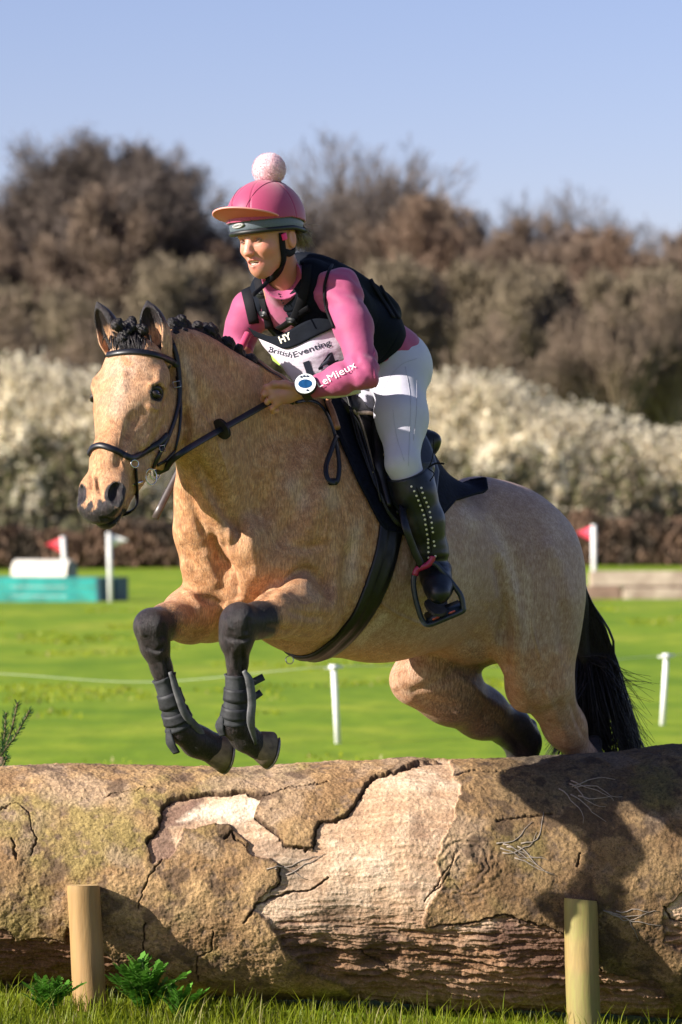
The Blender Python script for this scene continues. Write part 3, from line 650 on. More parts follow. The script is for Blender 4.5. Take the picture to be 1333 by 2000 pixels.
dk = 1 - .42 * sstep(850, 1000, ppx) - .22 * sstep(900, 1050, ppx) * sstep(1620, 1540, ppy + wob); cb *= dk[:, None]; cb = L_(cb, cb * C(.8, .95, 1.15), sstep(950, 1100, ppx) * sstep(1620, 1540, ppy + wob))  # darker bark at right; at its top the horse's shadow is coloured in
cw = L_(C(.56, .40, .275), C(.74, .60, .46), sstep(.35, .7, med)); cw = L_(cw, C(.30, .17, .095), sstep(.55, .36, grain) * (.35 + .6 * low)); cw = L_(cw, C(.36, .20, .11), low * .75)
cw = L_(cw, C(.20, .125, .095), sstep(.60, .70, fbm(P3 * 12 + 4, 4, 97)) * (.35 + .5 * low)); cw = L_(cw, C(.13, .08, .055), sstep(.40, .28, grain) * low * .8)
pa = poly_sd(X_, Y_, [(290,1660),(310,1590),(345,1568),(400,1560),(390,1600),(335,1625),(345,1680),(300,1688)]); cw = L_(cw, C(.20, .125, .10), sstep(6, -6, pa) * .85)
pw = poly_sd(X_, Y_, [(350,1600),(400,1570),(505,1562),(500,1600),(450,1608),(400,1598)]); cw = L_(cw, C(.86, .78, .64), sstep(10, -8, pw) * .8)
pb = poly_sd(X_, Y_, P_B); cw = L_(cw, C(.16, .085, .045), sstep(8, -8, pb) * .8); pd = poly_sd(X_, Y_, [(930,1820),(1000,1790),(1100,1830),(1180,1900),(1100,1900),(1000,1880)]); cw = L_(cw, C(.13, .075, .06), sstep(14, -10, pd) * .75)
cw *= (.60 + .8 * fine)[:, None]
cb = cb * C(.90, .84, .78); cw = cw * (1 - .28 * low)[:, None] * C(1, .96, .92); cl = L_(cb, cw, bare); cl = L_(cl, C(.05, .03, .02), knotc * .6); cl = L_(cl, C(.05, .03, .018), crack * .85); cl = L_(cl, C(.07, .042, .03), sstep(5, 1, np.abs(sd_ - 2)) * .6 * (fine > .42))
nx_, nt_ = len(LX), len(LT); ids = np.arange(nx_ * nt_).reshape(nx_, nt_); lf = np.stack([ids[:-1, :-1], ids[1:, :-1], ids[1:, 1:], ids[:-1, 1:]], -1).reshape(-1, 4)
mt_log, nt, bs = material('log_surface'); a_ = N(nt, 'Attribute', attribute_name='col'); nz = noise_(nt, 320, 4, .7); nz2 = noise_(nt, 90, 4, .65)
nt.links.new(mixc(nt, 1.0, a_.outputs['Color'], ramp(nt, nz, [(.30, (.50, .48, .46)), (.66, (1.22, 1.20, 1.18))]), 'MULTIPLY'), bs.inputs['Base Color'])
bs.inputs['Roughness'].default_value = .88; bs.inputs['Specular IOR Level'].default_value = .2
b1 = bump(nt, bs, nz, .6, .0022); bump(nt, bs, nz2, .6, .005, b1)
log = thing('fallen_log', (0, LOGY, 0), 'huge fallen tree trunk with peeling bark lying across the foreground as a jump', 'log')
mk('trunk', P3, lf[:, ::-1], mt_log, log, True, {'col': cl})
mt_end = simple('sawn_end', (.45, .33, .20), .8, .3, 12, .4, .004, .2)
for xe, sg in ((-2.1, -1), (2.1, 1)):
    i0 = 0 if sg < 0 else (nx_ - 1) * nt_; rim = P3[i0:i0 + nt_]; c_ = rim.mean(0); v = list(rim) + [c_]
    mk('cut_end', v, [[i, (i + 1) % nt_, nt_] if sg < 0 else [(i + 1) % nt_, i, nt_] for i in range(nt_)], mt_end, log, False)
# rootlets of ivy still clinging to the bark
mt_root = simple('dead_root', (.30, .25, .21), .9, .2, 200, 0); bvh_log = BVHTree.FromPolygons([tuple(p) for p in P3], [tuple(map(int, q)) for q in lf])
def on_log(p_, q_, off=.002):
    o = V((0, -CAM_D, CAM_H)); d_ = (V(Q(p_, q_, 0)) - o).normalized(); h = bvh_log.ray_cast(o, d_)
    return np.array(h[0]) + np.array([0, -off, off * .5]) if h[0] is not None else Q(p_, q_, .05)
for base, n_ in (((1000, 1660), 8), ((1130, 1540), 7), ((1210, 1790), 5), ((560, 1700), 3)):
    for i in range(n_):
        x0, y0 = base[0] + random.uniform(-40, 30), base[1] + random.uniform(-16, 16); an = random.uniform(-.4, .5); pts = []
        for j in range(9): pts.append(on_log(x0, y0)); x0 += 11 * math.cos(an); y0 += 11 * math.sin(an); an += random.gauss(0, .3)
        MB().tube(pts, [.0024 * (1 - j / 12) for j in range(9)], 4).build('dead_rootlet', mt_root, log)
# stakes in front of the log
mt_stake, nt, bs = material('stake_wood'); g_ = noise_(nt, 18, 5, .6, stretch=((1, 1, .12),)); g2 = noise_(nt, 5, 3, .5); g3 = noise_(nt, 150, 3, .6, stretch=((1, 1, .1),))
c = ramp(nt, g_, [(.3, (.19, .105, .035)), (.55, (.33, .195, .070)), (.75, (.42, .27, .105))]); c = mixc(nt, ramp(nt, g3, [(.4, (.55, .55, .55)), (.6, (0, 0, 0))]), c, (.30, .19, .08))
nt.links.new(c, bs.inputs['Base Color']); bs.inputs['Roughness'].default_value = .75; bump(nt, bs, g3, .4, .002)
mt_stakeg, nt, bs = material('green_tinged_stake_wood'); g_ = noise_(nt, 14, 5, .6, stretch=((1, 1, .14),)); g2 = noise_(nt, 7, 3, .5); g3 = noise_(nt, 150, 3, .6, stretch=((1, 1, .1),))
c = ramp(nt, g_, [(.3, (.16, .105, .032)), (.6, (.29, .205, .068)), (.75, (.37, .27, .105))]); c = mixc(nt, ramp(nt, g2, [(.42, (0, 0, 0)), (.62, (.55, .55, .55))]), c, (.20, .22, .055)); c = mixc(nt, ramp(nt, g3, [(.4, (.5, .5, .5)), (.6, (0, 0, 0))]), c, (.22, .16, .06))
nt.links.new(c, bs.inputs['Base Color']); bs.inputs['Roughness'].default_value = .75; bump(nt, bs, g3, .4, .002)
mt_stop, nt, bs = material('stake_sawn_top'); wv = N(nt, 'TexWave', wave_type='RINGS', rings_direction='Z'); wv.inputs['Scale'].default_value = 38; wv.inputs['Distortion'].default_value = 2.5; nt.links.new(N(nt, 'TexCoord').outputs['Object'], wv.inputs[0])
nt.links.new(ramp(nt, wv.outputs['Fac'], [(.2, (.46, .30, .12)), (.8, (.58, .41, .20))]), bs.inputs['Base Color']); bs.inputs['Roughness'].default_value = .8
def stake(top_, bot, rad, mat, tilt, label, seed):
    r = thing('wooden_stake', bot, label, 'stake', 'stakes holding the log')
    ax_ = nrm(top_ - bot); n_ = 40; rs = 36; v = []; L = np.linalg.norm(top_ - bot)
    a0 = nrm(np.cross(ax_, [0, 1, 0])); a1 = np.cross(ax_, a0)
    for i in range(n_ + 1):
        t = i / n_; e = min(1, (1 - t) * n_ / 1.0)
        for j in range(rs):
            an = 2 * math.pi * j / rs; q = rad * (1 + .05 * mnoise.noise(Vector((math.cos(an) * 1.2, math.sin(an) * 1.2, t * 3 + seed))) + .02 * mnoise.noise(Vector((math.cos(an) * 6, math.sin(an) * 6, t * 5 + seed)))) * (1 - .035 * (i == n_))
            v.append(bot + ax_ * (t * L + (tilt * math.cos(an) + tilt * .4 * math.sin(an)) * rad * (t > .9) * (t - .9) * 10) + (a0 * math.cos(an) + a1 * math.sin(an)) * q)
    f = [[i * rs + j, i * rs + (j + 1) % rs, (i + 1) * rs + (j + 1) % rs, (i + 1) * rs + j] for i in range(n_) for j in range(rs)]
    MB().add(v, f).build('shaft', mat, r)
    MB().add([p + ax_ * .0004 for p in v[-rs:]], [list(range(rs))]).build('sawn_top', mt_stop, r, False)
    for k_ in range(2):
        t = .82 - k_ * .32; an = -1.4 + k_ * .7; p = bot + ax_ * t * L + (a0 * math.cos(an) + a1 * math.sin(an)) * rad * .99; d_ = nrm(a0 * math.cos(an) + a1 * math.sin(an))
        MB().tube([p, p + d_ * .004], .005, 8).build('knot', simple('knot_wood', (.10, .06, .03), .8, .2, 90, 0) if 'knot_wood' not in bpy.data.materials else bpy.data.materials['knot_wood'], r)
stake(Q(163, 1729, .185), Q(182, 2080, .16), .0525, mt_stake, .05, 'yellowish round wooden stake with a sawn top left of centre against the log', 1)
stake(Q(1134, 1757, .160), Q(1143, 2080, .13), .0540, mt_stakeg, .12, 'greenish round wooden stake with a slanted top at the right against the log', 7)

# weeds, fir sapling
def weed(x, y, n_, s, label):
    r = thing('weed', (x, y, 0), label, 'weed', 'leafy weeds in front of the log'); Lm = MB(); cols = []; Sm = MB()
    for i in range(n_):
        an = random.uniform(0, 6.28); h_ = random.uniform(.5, 1) * s; ln = random.uniform(.2, .8); b = np.array([x, y, float(gz(np.array([x]), np.array([y]))[0])]); tip = b + np.array([math.cos(an) * h_ * ln, math.sin(an) * h_ * ln * .6, h_ * (1 - .3 * ln)])
        mid = (b + tip) / 2 + [0, 0, h_ * .12]; pts = catmull([b, mid, tip], 4); Sm.tube(pts, .0016, 4)
        for k_ in range(2, len(pts)):
            for sg in (-1, 1):
                for sub in range(2):
                    d_ = nrm(pts[k_] - pts[k_ - 1]); sdv = nrm(np.cross(d_, [0, 0, 1])) * sg; l = h_ * .26 * random.uniform(.6, 1.1); o = pts[k_]; q = nrm(sdv + d_ * (.5 + sub * .8) + [0, 0, .15 * random.uniform(-1, 1.5)]); w_ = nrm(np.cross(q, [0.1, .1, 1])) * l * .26
                    vs = [o, o + q * l * .35 + w_, o + q * l * .55 + w_ * .55, o + q * l * .75 + w_ * .8, o + q * l, o + q * l * .75 - w_ * .8, o + q * l * .55 - w_ * .55, o + q * l * .35 - w_]
                    Lm.add(vs, [[0, 1, 2, 7], [2, 3, 6, 7], [3, 4, 5, 6]]); c_ = np.array([.10, .26, .03]) * random.uniform(.6, 1.4); cols += [c_] * 8
    mk_tri('leaf', np.array(Lm.v), np.array(Lm.f), mt_grass, np.array(cols), r); Sm.build('stem', simple('weed_stem', (.12, .2, .04), .6, .2, 50, 0), r)
weed(px2(285, 11.1), .05, 40, .19, 'bushy jagged leaved green weed at the foot of the log right of the left stake')
weed(px2(350, 11.03), .0, 22, .13, 'low green weed in the grass between the stakes')
weed(px2(95, 10.98), -.04, 24, .13, 'small green weed left of the left stake')
def fir():
    b = Q(-14, 1600, 1.3); b[2] = 0; r = thing('fir_sapling', b, 'dark green fir sapling shoots poking up behind the left end of the log', 'fir sapling')
    T = MB(); c0 = Q(5, 1478, 1.3); T.tube(catmull([b, (b + c0) / 2 + [.01, 0, 0], c0], 6), [.014] * 7 + [.010] * 6, 7); T.build('stem', simple('fir_stem', (.14, .09, .05), .8, .2, 60, .2), r)
    pos = []; dr = []; S_ = MB()
    for (p0, p1, dy) in [((5, 1475), (35, 1372), 0), ((0, 1478), (58, 1388), -.04), ((2, 1470), (12, 1392), .03), ((0, 1490), (-40, 1400), 0), ((-14, 1520), (14, 1478), -.1), ((-14, 1540), (-70, 1480), 0), ((-10, 1560), (50, 1530), .05), ((-14, 1580), (-60, 1560), .05)]:
        a, c_ = Q(*p0, 1.3), Q(*p1, 1.3 + dy); pts = catmull([a, (a + c_) / 2 + [.004, 0, -.006], c_], 10); S_.tube(pts, .0035, 5)
        for k_ in range(210):
            t = random.random() * (len(pts) - 1); i = int(t); p = pts[i] * (1 - t + i) + pts[min(i + 1, len(pts) - 1)] * (t - i); d_ = nrm(c_ - a); o = np.array([random.gauss(0, 1) for _ in range(3)]); o = nrm(o - d_ * o.dot(d_)); q = nrm(o * .75 + d_ * .8)
            pos.append(p + q * .010); dr.append(q)
    S_.build('shoot', simple('fir_shoot', (.16, .12, .05), .8, .2, 60, 0), r)
    pos = np.array(pos); dr = np.array(dr); sd = np.cross(dr, rng.normal(size=dr.shape)); sd /= np.linalg.norm(sd, axis=1)[:, None]
    v = np.stack([pos - dr * .010 - sd * .0012, pos - dr * .010 + sd * .0012, pos + dr * .011 + sd * .0007, pos + dr * .011 - sd * .0007], 1).reshape(-1, 3)
    cc = np.array([.030, .085, .028]) * rng.uniform(.6, 1.7, (len(pos), 1)); mk_tri('needle', v, np.arange(len(v)).reshape(-1, 4), mt_grass, np.repeat(cc, 4, 0), r)
fir()
# ================================================================ THE HORSE
Fw = nrm([-.66, -.66, .34]); Lt = nrm([.707, -.707, 0])            # body: forward, the horse's left
BF = frame(Fw, Lt)
if BF[2][2] < 0: BF[2] *= -1
def px(r, Y=0): return r / FPX * (CAM_D + Y) / CAM_D
G = (0, 0, 0); K = (1, 0, 0); D = (.75, 0, 0); HB = (.35, 0, 0)       # coat (0) to black points (1); second channel pale, third pink/other
HX = Field()
# trunk
HX.ell(Q(765, 1078, .30), (.50, .262, .292), BF, .05)
HX.ell(Q(705, 1118, .18), (.38, .255, .278), BF, .08)
HX.ell(Q(600, 1160, .03), (.22, .17, .195), BF, .08)
HX.ell(Q(560, 1020, -.02), (.25, .225, .33), BF, .12)
HX.cone(Q(640, 830, .10), .075, Q(760, 905, .30), .12, .12)
HX.ell(Q(968, 1112, .66), (.275, .258, .28), BF, .12)
HX.cone(Q(930, 1000, .58), .10, Q(1040, 1085, .75), .14, .12)
# near hind leg
TF = frame(nrm([-.6, -.6, .5]), Lt)
HX.ell(Q(1052, 1210, .56), (.165, .10, .25), BF, .10)
HX.cone(Q(1056, 1180, .60), px(68), Q(1062, 1330, .62), px(56), .08, G, G)
HX.chain([(Q(1060, 1335, .60), px(54, .6), G), (Q(1104, 1420, .74), px(37, .7), G), (Q(1137, 1480, .84), px(24, .8), HB), (Q(1152, 1505, .88), px(26, .9), K)], .05)
HX.cone(Q(1152, 1500, .88), px(24, .9), Q(1160, 1452, .92), px(17, .9), .04, K, K)
HX.ell(Q(1022, 1345, .56), (.05, .05, .07), None, .06)
HX.chain([(Q(1152, 1505, .88), px(25), K), (Q(1168, 1600, 1.02), px(17), K), (Q(1175, 1690, 1.08), px(18), K), (Q(1158, 1735, 1.02), px(19), K)], .03)

# far hind leg: shade under the body darkened into its coat colours
HX.cone(Q(985, 1150, .80), px(90), Q(850, 1300, .62), px(66), .10, (.3, 0, 0), (.58, 0, 0))
HX.chain([(Q(812, 1328, .56), px(54), (.28, 0, 0)), (Q(880, 1355, .64), px(60), (.58, 0, 0)), (Q(940, 1392, .74), px(50), (.62, 0, 0)), (Q(1000, 1422, .86), px(37), D), (Q(1022, 1450, .90), px(31), K), (Q(1020, 1500, .90), px(26), K)], .05)
HX.cone(Q(1024, 1450, .92), px(28), Q(1034, 1418, .96), px(17), .04, K, K)
HX.chain([(Q(1020, 1490, .90), px(26), K), (Q(1014, 1600, 1.02), px(17), K), (Q(1014, 1680, 1.08), px(18), K), (Q(996, 1725, 1.02), px(19), K)], .03)
# sheath and groin
HX.ell(Q(905, 1262, .48), (.09, .05, .045), BF, .05, (.45, 0, 0))
# neck plates: crest -> underside
_pl = [[*Q(338, 684, -.42), .052, *Q(372, 836, -.40), .072], [*Q(392, 716, -.32), .052, *Q(412, 895, -.31), .084],
       [*Q(455, 755, -.22), .056, *Q(416, 975, -.24), .100], [*Q(525, 806, -.12), .066, *Q(434, 1040, -.17), .120],
       [*Q(595, 842, .00), .082, *Q(480, 1070, -.08), .150]]
for q in catmull(_pl, 4):
    HX.cone(q[:3], q[3], q[4:7], q[7], .05, G, G)
HX.chain([(p[:3], p[3]) for p in catmull([[*Q(345, 668, -.42), .024], [*Q(385, 681, -.35), .024], [*Q(430, 704, -.28), .024], [*Q(510, 748, -.14), .028], [*Q(580, 790, 0.0), .04], [*Q(650, 812, .10), .055]], 4)], .05)
# neck muscles running into the chest
HX.chain([(Q(388, 905, -.35), .022), (Q(412, 985, -.34), .024), (Q(440, 1045, -.33), .022)], .035)
HX.chain([(Q(365, 960, -.30), .03), (Q(374, 1040, -.27), .045), (Q(384, 1100, -.25), .05)], .04)
# pectorals
HX.ell(Q(494, 1085, -.24), (.085, .082, .135), BF, .035)
HX.ell(Q(482, 1058, -.30), (.05, .045, .08), BF, .03)
HX.ell(Q(408, 1110, -.20), (.075, .082, .11), BF, .035)
HX.ell(Q(455, 1165, -.18), (.08, .10, .07), BF, .05)
# shoulder, elbow, triceps
HX.ell(Q(600, 1010, -.10), (.11, .06, .24), frame(nrm([-.45, -.4, -.6]), Lt), .08)
HX.ell(Q(640, 1150, -.09), (.11, .07, .13), BF, .06)
HX.ell(Q(560, 1110, -.22), (.08, .06, .09), BF, .06)
# left foreleg (nearer the camera)
HX.chain([(Q(608, 1192, -.16), px(60), G), (Q(575, 1190, -.24), px(56), G), (Q(535, 1202, -.37), px(41), G), (Q(503, 1212, -.45), px(31), (.9, 0, 0)), (Q(466, 1222, -.52), px(34), K)], .035)
HX.cone(Q(468, 1212, -0.525), px(35), Q(462, 1250, -0.520), px(31), .02, K, K)
HX.chain([(Q(462, 1250, -0.520), px(29), K), (Q(464, 1292, -0.505), px(19), K), (Q(462, 1380, -0.485), px(18), K), (Q(459, 1415, -0.469), px(25), K), (Q(478, 1440, -0.442), px(25), K), (Q(505, 1458, -0.415), px(25), K)], .02)
# right foreleg
HX.cone(Q(425, 1150, -.05), px(70), Q(400, 1190, -.08), px(58), .05, G, G)
HX.chain([(Q(425, 1195, -.03), px(58), G), (Q(370, 1203, -.20), px(50), G), (Q(328, 1214, -.34), px(32), HB), (Q(298, 1226, -.42), px(32), K)], .035)
HX.cone(Q(296, 1222, -0.420), px(33), Q(303, 1262, -0.416), px(27), .02, K, K)
HX.chain([(Q(303, 1262, -0.416), px(26), K), (Q(316, 1305, -0.403), px(19), K), (Q(340, 1385, -0.376), px(18), K), (Q(356, 1425, -0.362), px(25), K), (Q(385, 1448, -0.326), px(29), K), (Q(418, 1462, -0.298), px(30), K)], .02)
# ---- head
hl = nrm([.90, -.43, 0]); P0 = Q(270, 690, -.50); P1 = Q(199, 998, -.76)
ha = nrm(P1 - P0); hl = nrm(hl - ha * hl.dot(ha)); hn = np.cross(hl, ha)
if hn[1] > 0: hn = -hn
HF = np.array([ha, hl, hn]); HLEN = np.linalg.norm(P1 - P0)
def H(t, l=0, n=0): return P0 + ha * (t * HLEN) + hl * l + hn * n          # along head (0 poll, 1 muzzle), to its left, out of its face
HX.ell(H(.06, 0, 0), (.075, .085, .075), HF, .05)
HX.ell(H(.24, 0, .012), (.13, .104, .066), HF, .05)
HX.cone(H(.20, 0, -.05), .086, H(.50, 0, -.045), .074, .04, G, G)
HX.chain([(H(.42, 0, .02), .052), (H(.66, 0, .022), .040), (H(.86, 0, .018), .038)], .05)
HX.chain([(H(.45, 0, -.02), .066), (H(.70, 0, -.005), .054), (H(.90, 0, -.005), .058)], .04)
for s_ in (-1, 1):
    HX.ell(H(.36, s_ * .070, -.135), (.125, .030, .098), HF, .04)              # jaw
    HX.chain([(H(.45, s_ * .045, -.115), .040), (H(.70, s_ * .025, -.078), .034), (H(.90, 0, -.055), .032)], .04)
    HX.cone(H(.30, s_ * .094, .0), .018, H(.55, s_ * .062, -.015), .010, .03)    # facial crest
    HX.ell(H(.235, s_ * .094, .026), (.035, .020, .022), HF, .025)             # brow over the eye
    HX.ell(H(.90, s_ * .045, .018), (.050, .032, .036), HF, .03, (.25, 0, 0))   # nostril wing
    HX.ell(H(.975, s_ * .050, .026), (.026, .014, .019), HF, .018, K)
    HX.ell(H(.175, s_ * .094, -.01), (.045, .02, .03), HF, .03)
HX.ell(H(1.0, 0, .008), (.045, .060, .040), HF, .03, (.7, 0, 0))               # upper lip
HX.ell(H(.99, 0, -.038), (.042, .042, .028), HF, .015, (.75, 0, 0))             # lower lip
for s_ in (-1, 1):
    HX.ell(H(.940, s_ * .060, .044), (.032, .019, .015), HF, .010, sub=True)
    HX.ell(H(.285, s_ * .114, .016), (.028, .020, .020), HF, .012, sub=True)    # eye socket
HX.cone(H(.93, -.08, -.030), .004, H(.93, .08, -.030), .004, .010, sub=True)
HX.chain([(H(.93, .065, -.030), .004), (H(1.03, .05, -.022), .004), (H(1.06, 0, -.02), .004)], .008, sub=True)
# chest creases
HX.chain([(Q(405, 1040, -.40), .006), (Q(428, 1085, -.38), .010), (Q(452, 1125, -.36), .010), (Q(468, 1180, -.33), .010)], .03, sub=True)
HX.chain([(Q(512, 1172, -.42), .003), (Q(560, 1128, -.335), .006), (Q(600, 1110, -.27), .005), (Q(622, 1120, -.25), .001)], .035, sub=True)
HX.chain([(Q(972, 1190, .36), .004), (Q(992, 1245, .385), .008), (Q(985, 1300, .45), .01)], .05, sub=True)

def strokes(v, f, lst, scalar=False):
    """sculpting strokes: push the surface in or out along lines drawn over it"""
    n = vnormals(v, f); cp = np.array([0, -CAM_D, CAM_H]); vw = v - cp; vw /= np.linalg.norm(vw, axis=1)[:, None]; fc = np.clip(-(n * vw).sum(1) * 1.6, 0, 1)
    k = FPX * CAM_D / (CAM_D + v[:, 1]); X, Y = 666.5 + v[:, 0] * k, 1000 + (CAM_H - v[:, 2]) * k; out = np.zeros(len(v)); bv = BVHTree.FromPolygons([tuple(p) for p in v], [tuple(map(int, q)) for q in f])
    for pl, w_, d_ in lst:
        pl = catmull([np.array([*p, 0.]) for p in pl], 4) if len(pl) > 1 else [np.array([*pl[0], 0.])] * 2; P = np.array([p[:2] for p in pl]); D = []
        for p in P:
            h = bv.ray_cast(Vector(cp), (V(Q(p[0], p[1], 0)) - Vector(cp)).normalized()); D.append(h[0].y if h[0] is not None else np.nan)
        D = np.array(D)
        if np.all(np.isnan(D)): continue
        D = np.where(np.isnan(D), np.nanmean(D), D); lo_, hi_ = P.min(0) - 3 * w_, P.max(0) + 3 * w_; m = np.where((X > lo_[0]) & (X < hi_[0]) & (Y > lo_[1]) & (Y < hi_[1]) & (fc > 0))[0]
        best = np.full(len(m), 1e9); dep = np.zeros(len(m)); tt = np.zeros(len(m)); ns = max(len(P) - 1, 1)
        for i in range(ns):
            a, b = P[i], P[i + 1]; e = b - a; wx, wy = X[m] - a[0], Y[m] - a[1]; t = np.clip((wx * e[0] + wy * e[1]) / max(e @ e, 1e-9), 0, 1); d2 = (wx - e[0] * t) ** 2 + (wy - e[1] * t) ** 2
            s_ = d2 < best; best[s_] = d2[s_]; dep[s_] = (D[i] + (D[i + 1] - D[i]) * t)[s_]; tt[s_] = ((i + t) / ns)[s_]
        tp = np.ones(len(m)) if ns < 2 else np.clip(np.minimum(tt, 1 - tt) * 5 + .15, 0, 1)
        g_ = np.exp(-best / w_ ** 2) * tp * fc[m] * (np.abs(v[m, 1] - dep) < .10 + w_ * .002)
        if scalar: out[m] = np.maximum(out[m], g_ * d_)
        else: out[m] += g_ * d_ * .0018
    return out if scalar else n * out[:, None]
STROKES = [
 ([(408,1030),(427,1081),(452,1120),(466,1180)], 8, -12), ([(373,900),(400,960),(430,1022)], 9, 6), ([(362,935),(383,1000),(404,1052)], 8, -7), ([(449,1020),(449,1060),(456,1095)], 6, 5), ([(463,1018),(466,1052)], 5, -5), ([(480,1030),(500,1090),(496,1140)], 14, 5),
 ([(512,1172),(556,1134),(600,1112),(632,1140),(644,1186)], 7, -8), ([(530,1168),(575,1140),(612,1140)], 10, 5), ([(692,1050),(677,1115),(672,1180),(662,1245)], 12, -9), ([(650,1080),(655,1150),(640,1215)], 14, 6),
 ([(645,870),(602,950),(562,1030),(530,1080)], 18, -7), ([(668,905),(625,985),(590,1060)], 20, 6), ([(560,1060),(600,1070),(640,1060)], 10, -5), ([(372,890),(402,930),(440,1000),(478,1050)], 12, -7), ([(612,806),(562,900),(520,980),(502,1035)], 20, -6), ([(372,715),(430,765),(520,835)], 22, 4), ([(380,760),(420,830),(470,900)], 18, -4),
 ([(352,1060),(370,1090),(385,1130)], 10, -5), ([(395,1070),(412,1110),(430,1150)], 16, 6), ([(380,1165),(420,1175),(450,1190)], 8, -6), ([(345,1150),(375,1165),(400,1200)], 9, 5), ([(560,1190),(600,1205),(640,1205)], 8, -4), ([(520,1225),(570,1235),(620,1240)], 8, -5),
 ([(320,795),(293,848),(268,884)], 7, 5), ([(330,812),(305,862),(282,900)], 7, -4), ([(300,736)], 11, -6), ([(288,752),(308,748),(328,762)], 5, 4), ([(284,790),(306,799),(326,788)], 5, 3), ([(361,790),(367,848),(358,886)], 7, -10), ([(346,800),(349,845),(336,880)], 9, 5),
 ([(266,800),(243,860),(228,920)], 10, -5), ([(178,925),(180,958)], 4, -4), ([(190,925),(193,955),(200,968)], 4, -4), ([(184,930),(187,960)], 3, 3), ([(196,1012),(225,1017),(244,992),(256,960)], 4, -8), ([(230,950),(238,975),(226,1000)], 6, 4), ([(300,826),(282,868),(262,902)], 2.6, 2.2), ([(286,860),(300,880),(318,900)], 2.6, 2), ([(240,830),(234,880),(246,930)], 2.6, 1.6),
 ([(200,745),(197,800),(193,850)], 7, -3), ([(186,742)], 8, 5), ([(245,720),(240,770)], 9, 4),
 ([(972,1080),(986,1145),(988,1210),(976,1262)], 13, -15), ([(1004,1130),(1010,1220),(1004,1300)], 16, 8), ([(930,1008)], 28, 10), ([(950,1010),(990,1065),(1014,1130),(1020,1210)], 13, -6), ([(1082,1090),(1098,1190),(1102,1290)], 13, -7), ([(1060,1050),(1090,1110),(1110,1200)], 16, 5), ([(1022,1346)], 20, 8), ([(1030,1385),(1065,1392),(1100,1372)], 9, -6), ([(1112,1362),(1130,1410),(1145,1445)], 6, -5), ([(1060,1340),(1090,1400),(1112,1450)], 10, 4),
 ([(960,1180),(940,1220),(905,1250)], 14, -6), ([(790,1340),(840,1372),(900,1385)], 12, -6), ([(880,1310),(930,1350),(985,1395)], 12, 6), ([(900,1290),(860,1330),(800,1352)], 10, -5), ([(960,1400),(1000,1440),(1020,1470)], 7, -5), ([(770,1310),(775,1350)], 12, 5),
 ([(440,1243),(466,1250),(490,1246)], 4, -4), ([(440,1205),(452,1232)], 6, 4), ([(488,1205),(482,1240)], 6, -4), ([(474,1262),(476,1300),(474,1340)], 4, -5), ([(456,1265),(457,1310)], 5, 3), ([(285,1262),(305,1272),(322,1262)], 4, -4), ([(322,1215),(318,1250)], 6, -4), ([(322,1280),(332,1320),(340,1345)], 4, -5), ([(275,1215),(282,1245)], 6, 4), ([(345,1225),(372,1238),(410,1238)], 8, -5), ([(700,1130),(760,1190),(850,1230)], 2.8, 2.6), ([(620,960),(640,1010),(630,1070)], 2.8, 2.2), ([(390,800),(420,850),(455,960)], 3, 2.2), ([(1050,1150),(1040,1220),(1060,1300)], 2.8, 2.4), ([(560,1160),(590,1180),(620,1175)], 2.6, 2)]
STROKES += [([(770 + 34 * i, 1010 + 5 * i), (764 + 34 * i, 1080), (750 + 34 * i, 1150)], 9, 2.2) for i in range(5)]
PALE = [([(945,1005),(985,1070),(1003,1150),(1000,1230)], 13, 1.3), ([(900,985),(935,1040)], 12, 1.0), ([(1020,1100),(1032,1170),(1030,1260)], 9, .8), ([(860,1050),(900,1120),(930,1180)], 16, .5), ([(1070,1000),(1100,1060)], 14, .7), ([(700,1010),(690,1080),(680,1160)], 14, 1.0), ([(690,1262),(712,1240),(742,1212),(756,1196)], 8, 1.5), ([(700,1262),(720,1238)], 6, 1.5), ([(356,680),(372,740),(385,800)], 9, .8), ([(340,700),(352,760)], 5, .5), ([(1090,1060),(1110,1130)], 14, .3), ([(640,940),(655,1000)], 16, .8), ([(240,730),(235,770),(222,820)], 20, .8), ([(300,860),(270,920)], 16, .5), ([(1060,1370),(1090,1385)], 12, .5), ([(590,1130),(625,1180)], 9, .4), ([(560,930),(600,1000)], 18, .7)]
def ear(base, tip, w, openv):
    E = Field(); a = nrm(tip - base); L = np.linalg.norm(tip - base); o = nrm(openv - a * np.dot(openv, a)); sd = np.cross(a, o)
    fr = np.array([a, sd, o])
    E.ell(base + a * L * .42, (L * .50, w * .50, w * .42), fr, .004, (.7, 0, 0))
    E.cone(base + a * L * .60, w * .34, base + a * L * .99, w * .05, .02, (.95, 0, 0), sq=(o, .8))
    E.cone(base - a * .03, w * .36, base + a * L * .25, w * .46, .03, (.1, 0, 0), (.35, 0, 0))
    E.ell(base + a * L * .46 + o * w * .26, (L * .44, w * .36, w * .36), fr, .006, sub=True)
    E.ell(base + a * L * .16 + o * w * .30, (L * .18, w * .22, w * .28), fr, .006, sub=True)
    v, f = E.mesh(.0022, smooth=2)
    t = (v - base) @ a / L; q = v - base - a * (t * L)[:, None]; inner = (q @ o) > -.0 * w
    r = np.linalg.norm(q, axis=1) / w
    # golden outside low down, dark towards the tip and deep inside
    k = sstep(.15, .75, t); deep = sstep(.40, .25, r) * inner
    c = np.stack([np.clip(k * .9 + deep * .8, 0, 1), sstep(.3, .6, r) * inner * (1 - k) * .6, np.zeros(len(v))], 1)
    return v, f, c
